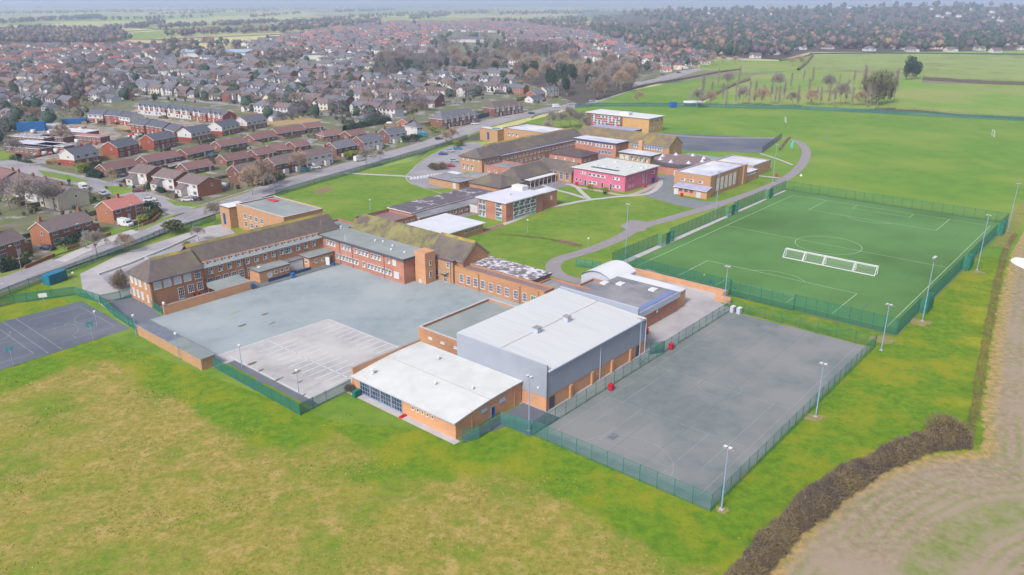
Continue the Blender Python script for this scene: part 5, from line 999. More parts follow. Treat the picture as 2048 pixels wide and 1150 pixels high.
house((74,444),(163,420),'semi',obrick,browntile,'orange brick semi with brown two tone roof on the main road verge','houses on the left of the main road',feat='bs')
house((-40,474),(22,456),'semi',obrick,browntile,'brown roofed brick house cut by the left edge beside the main road','houses on the left of the main road',feat='s')
house((205,402),(265,387.5),'semi',obrick,mat('salmon_roof_tile',(204,134,126),(192,122,116),.8),'brick house with salmon red roof on the road corner','houses on the left of the main road')
for i,q in enumerate((((-20,330),(28,342)),((36,344),(69,353)),((74,355),(108,362)),((104,366),(142,374)))): house(q[0],q[1],'semi',[redbrick,render_w,render_w,render_c][i],[maroontile,browntile,browntile,browntile][i],['dark red roofed brick house at the left edge above the junction','white walled house with brown roof, left of the stepped terrace','white walled house with brown roof in the middle of the stepped terrace','cream gabled house with dark brown roof by the side road'][i],'stepped terrace left of the side road',W_=11)
for i,q in enumerate((((278,327.5),(313,332)),((326,336),(368,342)),((378,346),(417,353)))): house(q[0],q[1],'terr',obrick,browntile,'brown roofed house with white front wing, %s of three stepped gables'%['left','middle','right'][i],'three stepped gabled houses by the side road',W_=10.5,feat='tw')
house((465,330),(523,319.5),'semi',redbrick,browntile,'dark roofed house behind the bare corner trees','houses on the left of the main road')
BG='maroon roofed bungalows'
for i,q in enumerate((((199.5,328),(263.4,316.6)),((281.7,312),(349.5,299.6)),((361,298),(414.7,287)),((430,282),(482.5,273)),((497,269),(540,261)),((545,257),(601,249)),((604,246.5),(638,242.6)))): house(q[0],q[1],'bung',redbrick,maroontile,'maroon roofed brick bungalow, %s from left in the row behind the new estate'%ordn(i),BG)
for i,q in enumerate((((362.5,326.5),(415,317)),((441,309.5),(490,301)),((502,298.7),(539,292)),((536,289.5),(567,285.6)),((580,283),(609,278)),((640,262),(682,257)),((690,262),(720,256)))): house(q[0],q[1],'bung',redbrick,maroontile,'maroon roofed brick bungalow, %s from left in the row nearer the main road'%ordn(i),BG,hip=2 if i==5 else 0)
for i,q in enumerate((((535,315),(594,303)),((598,302),(653,292.5)),((659,284.5),(700,276.5)),((713,272.6),(754,265)),((766,257.5),(802,252)))): house(q[0],q[1],'semi',redbrick,[browntile,browntile,slate,slate,slate][i],'red brick house facing the front lawn across the road, %s from left'%ordn(i),'houses facing the front lawn',feat='bw' if i in (1,3,4) else 'b')
house((821,240),(832,238.5),'semi',render_w,slate,'square white house with blue grey hipped roof beside the main road','houses on the left of the main road',W_=10,hip=3,zr=8.2)
house((805,238),(818,235),'bung',obrick,browntile,'small brown roofed house behind the white hip roofed one','houses on the left of the main road')
house((872,225.5),(944,214.5),'shop',redbrick,slate,'long terrace with blue grey and brown roofs behind the blue hoarding','houses on the left of the main road',hip=4,feat='g')
house((978,205),(1034,198),'shop',redbrick,browntile,'long brown roofed terrace with white band by the pale railings','houses on the left of the main road',hip=3,feat='g')
house((1085,174),(1110,171),'semi',render_w,slate,'white gabled house with grey roof beside the main road trees','houses on the left of the main road',feat='g')
house((1062,181),(1082,178),'semi',obrick,slate,'orange gabled house attached to the white one by the road','houses on the left of the main road')
house((1058,192),(1080,189),'bung',render_w,newslate,'low white annexe with grey roof below the white gabled house','houses on the left of the main road')
NG='new houses on the building site'
for q,wm,w2,rm,l,f in (((((130,298),(180,288.7))),render_w,nbrick,newslate,'new house with white upper floor nearest the side road',''),((((216.5,283),(259.5,274))),nbrick,None,newslate,'new red brick house with slate roof, right of the white one',''),((((292,269),(336.5,261))),nbrick,None,newslate,'second new red brick house above the bungalows',''),((((366.5,255.6),(405.6,248))),render_w,nbrick,newslate,'new house with white gable and brick ground floor, middle of the site',''),((((428,244),(464,236.5))),render_w,nbrick,newslate,'new house with white upper floor beside the scrub','') ,((((480,234),(520,227)))  ,render_w,redbrick,slate,'white and brick house at the far end of the new estate',''),((((274,236),(301,239.6))),nbrick,None,newslate,'left of three low new houses with blue slate roofs',''),((((304,239),(339,244.3))),nbrick,None,newslate,'middle of three low new houses with blue slate roofs',''),((((344,245.6),(365,251))),nbrick,None,newslate,'right of three low new houses with blue slate roofs',''),((((219,219.6),(246.5,221))),nbrick,None,newslate,'new red brick house at the back of the depot yard',''),((((250,222),(272,225))),render_w,nbrick,newslate,'new white gabled house next to the red brick one at the back',''),((((184,218),(214,219))),render_w,nbrick,newslate,'half built house with scaffolding at the back of the yard',''),
 ((((284,202.6),(341,208))),nbrick,render_w,newslate,'longest new terrace with small white gables','g'),((((344,208.3),(368,210.6))),nbrick,render_w,newslate,'second new house with white gables, left of the pair','g'),((((370,211),(392,213.7))),nbrick,render_w,newslate,'third new house with white gables, right of the pair','g'),((((395,213.8),(423,217.3))),nbrick,None,newslate,'fourth new house with white gables and brick side','g'),((((426,217),(458,221.4))),nbrick,None,newslate,'last new house with white gables and tall orange side','g')):
    house(q[0],q[1],'new',wm,rm,l,NG,wm2=w2,feat=f,W_=9)
# programmatic streets of the estate beyond; nearest ones are individuals
def simple_house(L_,W_,ze,zr,wm,rm,hip,extra):
    b=MB(); x0,x1,y0,y1=-L_/2,L_/2,-W_/2,W_/2; b.box(x0,x1,y0,y1,0,ze,wm,bot=False); o=.35; h=hip
    A,B_,C_,D=(x0-o,y0-o,ze-.1),(x1+o,y0-o,ze-.1),(x1+o,y1+o,ze-.1),(x0-o,y1+o,ze-.1); E_,F_=(x0-o+h,0,zr),(x1+o-h,0,zr)
    b.face([A,B_,F_,E_],rm); b.face([C_,D,E_,F_],rm)
    if h: b.face([D,A,E_],rm); b.face([B_,C_,F_],rm)
    else: b.face([(x0,y0,ze),(x0,y1,ze),(x0,0,zr-.1)],wm); b.face([(x1,y0,ze),(x1,y1,ze),(x1,0,zr-.1)],wm)
    for k in range(int(L_/3.2)):
        x=x0+1.6+k*3.2
        for z in ((.9,3.3) if ze>4 else (.9,)): b.face([(x-.95,y0-.03,z-.1),(x+.95,y0-.03,z-.1),(x+.95,y0-.03,z+1.35),(x-.95,y0-.03,z+1.35)],white); b.face([(x-.7,y0-.06,z),(x+.7,y0-.06,z),(x+.7,y0-.06,z+1.2),(x-.7,y0-.06,z+1.2)],glass)
    if extra==1: b.box(-.5,.5,-.4,.4,zr-.5,zr+1,obrick)
    if extra==2: x=x0+L_*.25; b.box(x-1.5,x+1.5,y0-1.6,y0-.001,0,ze-.3,render_w,rm,False); b.face([(x-1.5,y0-1.6,ze-.3),(x+1.5,y0-1.6,ze-.3),(x,y0-1.6,ze+1.2)],render_w); b.face([(x-1.6,y0-1.7,ze-.35),(x,y0-1.7,ze+1.3),(x,y0+2,ze+1.3),(x-1.6,y0+1,ze-.35)],rm); b.face([(x,y0-1.7,ze+1.3),(x+1.6,y0-1.7,ze-.35),(x+1.6,y0+1,ze-.35),(x,y0+2,ze+1.3)],rm)
    if extra==3: b.box(x1-3.4,x1,y0-2.8,y0-.001,0,2.4,render_w,whitefelt,False)
    return b
SHT=[]
for L_,W_,ze,zr,hip in((13,8,4.8,7.4,0),(13.5,8.5,4.8,7.6,3),(9,8,4.8,7.3,0),(22,7.8,4.9,7.2,0),(11,8,2.6,5.2,0),(12,9,2.7,5.4,3)):
    for wm,wn in((redbrick,'red brick'),(render_w,'white walled'),(obrick,'orange brick'),(render_c,'cream walled')):
        for rm,rn in((slate,'grey slate roof'),(browntile,'brown roof'),(redtile,'red roof')):
            SHT.append((L_,W_,ze,zr,hip,wm,wn,rm,rn))
SHM={}
def sh_get(i,ex):
    if (i,ex) not in SHM: t=SHT[i]; SHM[(i,ex)]=simple_house(t[0],t[1],t[2],t[3],t[5],t[7],t[4],ex)
    return SHM[(i,ex)]
town=[(-150,330),(-60,300),(0,290),(30,268),(180,240),(200,212),(280,196),(470,214),(545,245),(640,238),(700,250),(760,250),(800,232),(860,215),(960,198),(1030,190),(1045,170),(1030,130),(1000,112),(1010,100),(1150,112),(1200,128),(1290,128),(1310,148),(1420,130),(1400,100),(1250,72),(1180,50),(1000,40),(850,40),(700,52),(560,76),(440,100),(420,118),(300,92),(150,92),(-150,98)]
nohouse=[[(745,108),(745,150),(1000,146),(1020,104)],[(1010,130),(1290,128),(1260,180),(1150,215),(1040,205)],[(505,112),(630,106),(640,128),(520,142)],[(330,72),(400,76),(480,100),(470,125),(330,118)],[(360,95),(500,95),(500,122),(360,122)],[(880,62),(1000,66),(985,92),(880,92)],[(-200,262),(40,250),(200,207),(290,205),(290,240),(200,300),(0,300)],[(100,160),(190,165),(180,205),(110,200)],[(1010,92),(1140,98),(1120,118),(1005,110)],[(860,72),(870,110),(1010,118),(1010,70)]]
mrw=[G(*p)[:2] for p in MR]
def d2l(x,y,pts):
    d=1e9
    for (ax,ay),(bx,by) in zip(pts[:-1],pts[1:]):
        dx,dy=bx-ax,by-ay; t=max(0,min(1,((x-ax)*dx+(y-ay)*dy)/(dx*dx+dy*dy))); d=min(d,math.hypot(x-ax-t*dx,y-ay-t*dy))
    return d
def hdist(x,y,h):
    c,s_=math.cos(h[3]),math.sin(h[3]); dx,dy=x-h[0],y-h[1]; u=dx*c+dy*s_; v=-dx*s_+dy*c; return math.hypot(max(abs(u)-h[2]*.8,0),v)
cand=[]; STREETS=[]
rr_=random.Random(11)
def district(th,dmin,dmax,cx,cy,rowsp,condf,mix,rowphase=0):
    ux,uy=math.cos(th),math.sin(th); nx,ny=-uy,ux; rid=0; k=0; v=-1600
    while v<1600:
        off=[rowsp*.62,rowsp*.38][k%2]*2; 
        if k%2==0:
            run=[]
            t=-1600
            while t<=1600:
                x,y=cx+ux*t+nx*(v+off*.5),cy+uy*t+ny*(v+off*.5); pu=P(x,y)
                ok=condf(x,y,pu) and inpoly(pu[0],pu[1],town) and not any(inpoly(pu[0],pu[1],q) for q in nohouse)
                if ok: run.append((x,y))
                else:
                    if len(run)>3: STREETS.append((run[0],run[-1]))
                    run=[]
                t+=14
        u=-1600+rr_.uniform(0,10)
        while u<1600:
            x,y=cx+ux*u+nx*(v+rr_.uniform(-1.5,1.5)),cy+uy*u+ny*v; pu=P(x,y); ti=mix(rr_,x,y,pu); L_=SHT[ti][0]
            u+=L_+rr_.choice((2,2.5,3,4,9 if rr_.random()<.3 else 3))
            if y<150 or not condf(x,y,pu): continue
            if not inpoly(pu[0],pu[1],town) or any(inpoly(pu[0],pu[1],q) for q in nohouse): continue
            if any(hdist(x,y,h)<11+L_*.12 for h in HS): continue
            if d2l(x,y,mrw)<17: continue
            rz=th+(math.pi/2 if rr_.random()<.1 else 0)+rr_.uniform(-.04,.04)
            if math.sin(rz)*0+math.cos(rz)<0: rz+=math.pi
            cand.append((x,y,rz,ti,rr_.choice((0,1,2,2,3)),k,math.hypot(x,y)))
        v+=off; k+=1
def mixA(r,x,y,pu):
    s=r.choice((0,0,1,2,3,4,5)); w_=r.choice((0,0,1,1,1,2,3,3)); rf=r.choice((0,0,0,1,1)) 
    return s*12+w_*3+rf
def mixR(r,x,y,pu): return r.choice((0,1,1,2,5))*12+r.choice((0,1,1,3))*3+r.choice((2,0,0,1,1))
def mixL(r,x,y,pu): return r.choice((0,1,4,5,5,3))*12+r.choice((1,1,3,0))*3+r.choice((0,1,2,1))
dist=lambda x,y: math.hypot(x,y)
redzone=[(560,110),(560,70),(700,45),(1020,36),(1260,70),(1430,105),(1430,140),(1290,150),(1200,126),(1000,96),(700,96)]
leftz=[(-200,170),(-200,90),(420,90),(420,118),(300,130),(200,150)]
district(R(-32),0,0,-150,450,25,lambda x,y,pu: not inpoly(pu[0],pu[1],redzone) and not inpoly(pu[0],pu[1],leftz),mixA)
district(R(-8),0,0,0,1100,27,lambda x,y,pu: inpoly(pu[0],pu[1],redzone),mixR)
district(R(62),0,0,-300,1000,27,lambda x,y,pu: inpoly(pu[0],pu[1],leftz) and not inpoly(pu[0],pu[1],redzone),mixL)
cand=[t for t in cand if rr_.random()>.1]
for poly,n in (([(1300,62),(1500,50),(2060,44),(2060,92),(1640,92),(1560,104),(1440,108),(1310,100)],95),([(1010,50),(1300,56),(1440,100),(1300,100),(1180,62)],120)):
    c=0
    while c<n:
        u,v=rr_.uniform(1000,2060),rr_.uniform(40,112)
        if inpoly(u,v,poly): p=G(u,v); cand.append((p[0],p[1],rr_.uniform(-1,1),rr_.choice((0,1,4,5))*12+rr_.choice((1,1,3,0))*3+rr_.choice((0,0,1,2)),2,-1,5000+math.hypot(p[0],p[1]))); c+=1
cand.sort(key=lambda t:t[6])
NI=300-len(HS)-22
near=cand[:NI]; far=cand[NI:]
rows={}
for t in near: rows.setdefault((t[5],round(t[2],1)//1),[]).append(t)
meshes={}
rk=sorted({t[5] for t in near}); byrow={k:sorted([t for t in near if t[5]==k],key=lambda t:P(t[0],t[1])[0]) for k in rk}
for ri,k in enumerate(rk):
    for j,t in enumerate(byrow[k]):
        key=(t[3],t[4])
        if key not in meshes: meshes[key]=sh_get(*key).mesh('house')
        s=SHT[t[3]]; o=obj('bungalow' if s[2]<4 else ('terraced_house' if s[0]>20 else 'semi_detached_house'),meshes[key],None,(t[0],t[1],.02),t[2])
        tag(o,'%s %s with %s, %s from left in the %s estate street row'%(s[6],'bungalow' if s[2]<4 else 'house',s[8],ordn(j),ordn(ri)),'house','houses of the estate in their street rows')
def join_np(name,items,label,cat=None):
    Vs=[];Fs=[];Ms=[];mats=[];base=0
    cache={}
    for it_ in items:
        mb_,x,y,rz,s=it_[:5]; zo=it_[5] if len(it_)>5 else 0
        if id(mb_) not in cache:
            tri=[];mi=[]
            for f,m_ in zip(mb_.f,mb_.m):
                g=mb_.mats[m_]
                if g not in mats: mats.append(g)
                for i in range(1,len(f)-1): tri.append((f[0],f[i],f[i+1])); mi.append(mats.index(g))
            cache[id(mb_)]=(np.array(mb_.v,dtype=np.float32),np.array(tri),np.array(mi))
        v,t,mi=cache[id(mb_)]; c_,s_=math.cos(rz),math.sin(rz)
        w_=np.stack([(v[:,0]*c_-v[:,1]*s_)*s+x,(v[:,0]*s_+v[:,1]*c_)*s+y,v[:,2]*s+.02+zo],1); Vs.append(w_); Fs.append(t+base); Ms.append(mi); base+=len(v)
    me=np_mesh(name,np.concatenate(Vs),np.concatenate(Fs),mats,np.concatenate(Ms)); return tag(obj(name,me),label,cat,kind='stuff')
if far: join_np('distant_houses',[(sh_get(t[3],t[4]),t[0],t[1],t[2],1) for t in far],'mass of far off suburban houses and roofs beyond the nearer streets','houses')
for i,(a_,b_) in enumerate(STREETS):
    if math.hypot(*a_)<1500: ribbon('estate_street',[a_,b_],6,.036+.0003*(i%9),asph,mode='w',sm=0)
print('houses',len(HS),len(near),len(far),'streets',len(STREETS))
# gardens: lawns, drives, hedges and back fences around the nearer houses
rg=random.Random(21); lw=MB(); dw=MB(); gh=MB(); sheds=[]
lawn2=mat('garden_lawn',(118,146,42),(98,124,40),.5); bushm=mat('garden_bush',(74,88,50),(58,70,44),.7,c3=(120,104,84),sc3=.4); drv=mat('garden_drive',(176,168,166),(158,148,146),.5); fen=mat('weathered_fence',(150,128,108),(128,110,96),1)
def loc2(h,x,y): c,s_=math.cos(h[3]),math.sin(h[3]); return (h[0]+x*c-y*s_,h[1]+x*s_+y*c)
ALLH=HS+[(t[0],t[1],SHT[t[3]][0]/2,t[2]) for t in near]
for hi,h in enumerate(ALLH):
    Lh=h[2]; z=.058+.0003*(hi%20)
    def patch(mb_,x0,x1,y0,y1,m_,z_): 
        q=[loc2(h,*p) for p in((x0,y0),(x1,y0),(x1,y1),(x0,y1))]
        if any(d2l(a,b,mrw)<8.6 for a,b in q): return
        mb_.face([(a,b,z_) for a,b in q],m_)
    xs=rg.uniform(-.5,.5)*Lh
    patch(lw,-Lh+.3,xs,-10,-4.8,lawn2,z) if rg.random()<.75 else None
    patch(dw,xs+.3,xs+3.2,-11,-4.5,drv,z+.008)
    patch(lw,-Lh+.5,Lh-.5,5,11,lawn2,z) if rg.random()<.6 else None
    patch(dw,-Lh*.6,Lh*.5,4.3,6.6,drv,z+.016) if rg.random()<.5 else None
    for (xa,ya,xb,yb) in ((-Lh-.6,-9.5,-Lh-.6,-4.5),(-Lh-.6,4.5,-Lh-.6,12),(-Lh-.6,12,Lh+.6,12),(-Lh,-10.4,xs,-10.4)):
        a,b=loc2(h,xa,ya),loc2(h,xb,yb)
        if d2l(a[0],a[1],mrw)<9 or d2l(b[0],b[1],mrw)<9: continue
        r_=rg.random()
        if r_<.25: continue
        w2=.05 if r_<.55 else rg.uniform(.4,.8); hh=1.6 if r_<.55 else rg.uniform(1,1.9); dx,dy=b[0]-a[0],b[1]-a[1]; l_=math.hypot(dx,dy)
        if l_<1: continue
        nx,ny=-dy/l_*w2,dx/l_*w2; n_=max(1,int(l_/1.2)) if r_>=.55 else 1
        for k in range(n_):
            p=(a[0]+dx*k/n_,a[1]+dy*k/n_); q=(a[0]+dx*(k+1)/n_,a[1]+dy*(k+1)/n_); e=rg.uniform(.75,1.15) if r_>=.55 else 1
            gh.prism([(p[0]-nx*e,p[1]-ny*e),(q[0]-nx*e,q[1]-ny*e),(q[0]+nx*e,q[1]+ny*e),(p[0]+nx*e,p[1]+ny*e)],0,hh*e,fen if r_<.55 else bushm)
    if rg.random()<.35: sheds.append((loc2(h,rg.uniform(-1,1)*Lh*.7,9.5),h[3]))
tag(lw.build('garden_lawns'),kind='structure'); tag(dw.build('driveways'),kind='structure'); tag(gh.build('garden_hedges_and_fences'),'low hedges and weathered fences dividing the estate gardens','hedges',kind='stuff')
si=[]; m1=MB().box(-1.3,1.3,-1,1,0,2,fen,greyfelt2); m2=MB().box(-1.8,1.8,-1.5,1.5,0,2.2,render_w,whitefelt)
for p,r_ in sheds: si.append((m1 if rg.random()<.5 else m2,p[0],p[1],r_,1))
if si: join_np('garden_sheds',si,'little garden sheds and conservatories behind the estate houses','sheds')
# loose materials of the building site and the depot yard
cl=[MB().box(-.8,.8,-.6,.6,0,h_,m_) for h_,m_ in ((1.2,render_w),(.8,bluedoor),(1,oran),(1.5,conc),(.9,wood),(1.1,redp),(.7,black),(1.6,white))]
it=[]
for poly,n in (([(285,222),(440,240),(455,232),(400,222),(290,211)],120),([(40,290),(190,270),(215,290),(60,318)],90),([(60,268),(170,255),(200,270),(60,285)],60),([(250,275),(290,262),(350,256),(420,250),(430,258),(330,272),(260,288)],60)):
    c=0
    while c<n:
        u,v=rg.uniform(40,460),rg.uniform(205,320)
        if inpoly(u,v,poly):
            p=G(u,v); c+=1
            if any(math.hypot(p[0]-h[0],p[1]-h[1])<h[2]+2 for h in HS): continue
            it.append((rg.choice(cl),p[0],p[1],rg.uniform(0,3),rg.uniform(.5,1.4)))
join_np('site_materials',it,'loose pallets, skips and materials heaped round the building site','building materials')
for n_,p in (('depot_yard',[(20,296),(50,262),(180,248),(245,268),(215,292),(120,318),(40,322)]),('building_site_ground',[(245,232),(290,208),(470,222),(440,245),(330,258),(250,262)])): sheet(n_,p,.05,mat('muddy_gravel',(176,168,164),(140,126,112),.2,.4,.6,7))
sheet('dry_bank',[(208,246),(250,240),(330,262),(300,268),(230,256)],.062,mat('tan_dead_grass',(178,152,108))); sheet('dry_bank',[(470,245),(560,228),(650,240),(560,252),(490,262)],.062,mat('tan_dead_grass',(178,152,108)))
# ------------------------------------------------------------------ trees
def ribbon_tri(V,Fc,p,d,l,w_):
    u=d.cross(Vector((random.random()-.5,random.random()-.5,random.random()-.5))).normalized()*w_; n=len(V); V+= [p-u,p+u,p+d*l]; Fc.append((n,n+1,n+2))
def bare_tree(h,sp,tm,seed,dens=.8,up=.5,tw=.075,low=.26,nl=9,th=.017,fill=1300):
    random.seed(seed); tr=MB(); V=[];Fc=[]
    top=Vector((random.uniform(-.3,.3),random.uniform(-.3,.3),h*.66)); tr.tube((0,0,0),(0,0,h*low),h*th,h*th*.8,trunkm,7); tr.tube((0,0,h*low),top,h*th*.8,h*th*.3,trunkm,6)
    def rv(): return Vector((random.gauss(0,1),random.gauss(0,1),random.gauss(0,1))).normalized()
    for i in range(nl):
        t=random.uniform(0,1); z=h*(low+t*(.64-low)); az=2*math.pi*(i/nl)+random.uniform(-.4,.4); el=up+random.uniform(-.15,.35)+t*.35
        d=Vector((math.cos(az)*math.cos(el),math.sin(az)*math.cos(el),math.sin(el))); l=sp*random.uniform(.6,.95)*(1.1-.3*t); p0=Vector((top.x*t,top.y*t,z)); p1=p0+d*l*.55; d2=(d+rv()*.25+Vector((0,0,.25))).normalized(); p2=p1+d2*l*.5
        tr.tube(p0,p1,h*th*.4,h*th*.22,trunkm,5,False); tr.tube(p1,p2,h*th*.22,h*th*.1,trunkm,4,False)
        for j in range(int(15*dens)):
            t2=random.uniform(.15,1.); p=p0.lerp(p1,t2/.5) if t2<.5 else p1.lerp(p2,(t2-.5)/.5)
            d3=(d*.5+rv()*.8+Vector((0,0,.3))).normalized(); l3=l*random.uniform(.3,.55); ribbon_tri(V,Fc,p,d3,l3,tw)
            for k in range(int(16*dens)):
                q=p+d3*l3*random.uniform(.2,1); d4=(d3*.6+rv()*.9+Vector((0,0,.15))).normalized(); ribbon_tri(V,Fc,q,d4,random.uniform(.5,1.2)*h/10,tw*.8)
    for k in range(int(fill)):
        d=rv(); d.z=abs(d.z)*1.1-.25; rr=random.uniform(.55,1)**.6; c_=Vector((0,0,h*.55)); p=c_+Vector((d.x*sp*.95*rr,d.y*sp*.95*rr,d.z*h*.42*rr)); ribbon_tri(V,Fc,p,(d*.8+rv()*.5+Vector((0,0,.3))).normalized(),random.uniform(.5,1.3)*h/10,tw*.7)
    return tr.mesh('trunk'),np_mesh('crown',[tuple(v) for v in V],Fc,[tm])
def twiggy(w_,h,tm,seed,n=2600):
    g=np.random.default_rng(seed); V=[];Fc=[]; lob=[(g.uniform(-.3,.3)*w_,g.uniform(-.3,.3)*w_,g.uniform(.35,.6)*h,g.uniform(.3,.5)) for _ in range(7)]
    for k in range(n):
        lx,ly,lz,lr=lob[k%7]; d=g.normal(size=3); d/=np.linalg.norm(d); r=g.uniform(.2,1)**.5; p=np.array([lx+d[0]*lr*w_*r,ly+d[1]*lr*w_*r,max(.05,lz+d[2]*lr*h*r)]); a=d*.7+g.normal(size=3)*.5+np.array([0,0,.5]); a/=np.linalg.norm(a); b=np.cross(a,g.normal(size=3)); b/=np.linalg.norm(b); l=g.uniform(.2,.6)*h/2.4; m=len(V); V+=[p-b*.03,p+b*.03,p+a*l]; Fc.append((m,m+1,m+2))
    return MB().tube((0,0,0),(0,0,h*.5),.06,.03,trunkm,5).mesh('stem'),np_mesh('foliage',V,Fc,[tm])
def leafy(h,w_,lm,seed,n=1100,conic=0,base=.15,ls=.34):
    random.seed(seed); g=np.random.default_rng(seed); tr=MB().tube((0,0,0),(0,0,h*.5),h*.03,h*.012,trunkm,6)
    lob=[(g.uniform(-.45,.45)*w_,g.uniform(-.45,.45)*w_,h*g.uniform(base+.2,.82),g.uniform(.28,.5)) for _ in range(9)]
    V=[];Fc=[]
    for k in range(n):
        lx,ly,lz,lr=lob[k%9]; d=g.normal(size=3); d/=np.linalg.norm(d); r=g.uniform(.7,1.05)**.6
        x,y,z=lx+d[0]*lr*w_*r,ly+d[1]*lr*w_*r,lz+d[2]*lr*h*.5*r
        if conic: f=max(.08,1-(z/h)); x*=f*1.5; y*=f*1.5
        z=max(z,h*base*.5); a=g.normal(size=3); a/=np.linalg.norm(a); b=np.cross(a,g.normal(size=3)); b/=np.linalg.norm(b); s=ls*g.uniform(.6,1.4); m=len(V)
        V+=[(x-a[0]*s,y-a[1]*s,z-a[2]*s),(x+b[0]*s,y+b[1]*s,z+b[2]*s),(x+a[0]*s,y+a[1]*s,z+a[2]*s)]; Fc.append((m,m+1,m+2))
    return tr.mesh('trunk'),np_mesh('crown',V,Fc,[lm])
TT={}
for i,tm in enumerate(twig):
    for j in range(2): TT['bare',i,j]=bare_tree(10,4.6,tm,100+i*7+j,up=.45)
for j in range(2): TT['poplar',0,j]=bare_tree(19,3.6,twig[0],200+j,dens=.42,up=1.15,tw=.05,low=.1,nl=18,th=.0085,fill=0)
for j in range(2): TT['ever',0,j]=leafy(9,3.4,leaf[0],300+j,1300)
TT['poplar',1,0]=bare_tree(17,3.6,mat('ivy_clad_branches',(124,122,88),(100,98,70),.9,coord='obj'),260,dens=.55,up=1.15,tw=.12,low=.08,nl=16,th=.012,fill=300)
TT['ever',1,0]=leafy(8,3.0,leaf[1],310,1100); TT['cone',0,0]=leafy(10,2.6,leaf[0],320,1100,1); TT['shrub',0,0]=leafy(2.2,2.2,leaf[2],330,500,0,.1,.22); TT['shrub',1,0]=leafy(2.4,2.4,leaf[1],331,500,0,.1,.24); TT['shrub',2,0]=twiggy(3.0,2.4,hedgem,332); TT['shrub',3,0]=leafy(2.4,2.4,leaf[0],333,500,0,.1,.24)
random.seed(99); NT=0
def tree(key,x,y,s,label,group=None,name=None,cat='tree',sz=None):
    global NT
    NT+=1; nm=name or {'bare':'bare_tree','poplar':'poplar_tree','ever':'evergreen_tree','cone':'conifer_tree','shrub':'shrub'}[key[0]]
    r=empty(nm,(x,y,.02),random.uniform(0,6.28)); r.scale=(s,s,sz or s*random.uniform(.9,1.15)); tag(r,label,cat,group); tr,cr=TT[key]; obj('trunk' if cat!='shrub' else 'stem',tr,r); obj('crown' if cat!='shrub' else 'foliage',cr,r)
def tpx(key,px,s,label,group=None,**k): p=G(*px); tree(key,p[0],p[1],s,label,group,**k)
RG='bare trees beside the roads'
for key,px,s,l in ((('bare',0,0),(195,515),.85,'bare street tree on the verge in front of the brown roofed semi'),(('bare',3,0),(253,505),.62,'small bare tree between the railing and the road by the drive'),(('bare',0,1),(398,482),.5,'thin bare sapling on the paved apron'),(('bare',0,1),(430,448),.7,'bare tree beside the gymnasium porch'),(('bare',3,1),(505,390),1.0,'large bare tree on the corner by the main road'),(('bare',1,0),(528,372),1.1,'tall dark bare tree behind the corner hedge'),(('bare',1,1),(600,349),1.05,'round bare street tree in front of the red brick houses'),(('bare',0,0),(733,335),.9,'bare street tree beside the front lawn railing'),(('bare',0,1),(760,322),.5,'small bare tree on the pavement edge by the vans'),(('bare',3,0),(893,291),.7,'bare tree by the car park entrance railing'),(('bare',3,1),(905,283),.75,'bare tree behind the lime bush at the car park'),(('bare',0,0),(540,378),.6,'small bare roadside tree beside the old gymnasium'),
 (('bare',0,0),(57,430),1.3,'large tangled bare tree behind the brown roofed semi'),(('bare',2,0),(90,415),1.15,'second tangled bare tree behind the brown roofed semi'),(('bare',0,1),(110,420),1.0,'third tangled bare tree behind the brown roofed semi'),(('bare',2,1),(20,420),1.1,'tangled bare tree near the left edge behind the houses'),(('bare',3,0),(225,366),.55,'small bare tree in the verge by the bungalow'),(('bare',1,0),(128,296),1.1,'bare tree among the white patched depot roofs'),(('bare',0,0),(32,318),1.0,'bare tree at the left by the depot yard grass'),(('bare',0,1),(60,332),.6,'low bare tree by the dark verge hedge'),
 (('bare',3,0),(1278,208),.9,'bare tree in the pasture beside the road hedge'),(('bare',0,0),(1236,262),.0001,'')):
    if l: tpx(key,px,s,l,RG)
for k,(u,v,s) in enumerate(((1105,262,1.0),(1122,258,1.1),(1140,256,1.2),(1158,258,1.1),(1170,262,.9),(1096,268,.8))): tpx(('bare',0,k%2),(u,v),s,'bare tree behind the back hall, %s from left in its clump'%ordn(k),'bare clump behind the back hall')
for k,(u,v,s_) in enumerate(((1408,134,1.0),(1425,131,1.15),(1445,128,1.1),(1470,128,.9),(1585,132,1.0),(1600,134,1.1))): tpx(('bare',3,k%2),(u,v),s_,'orange brown willow by the paddock, %s from left'%ordn(k),'orange brown willows by the paddock')
tpx(('shrub',2,0),(247,577),1.45,'round bare brown bush beside the west wing',name='shrub',cat='shrub'); tpx(('bare',0,0),(242,566),.35,'leafless bush tree next to the west wing drive',RG)
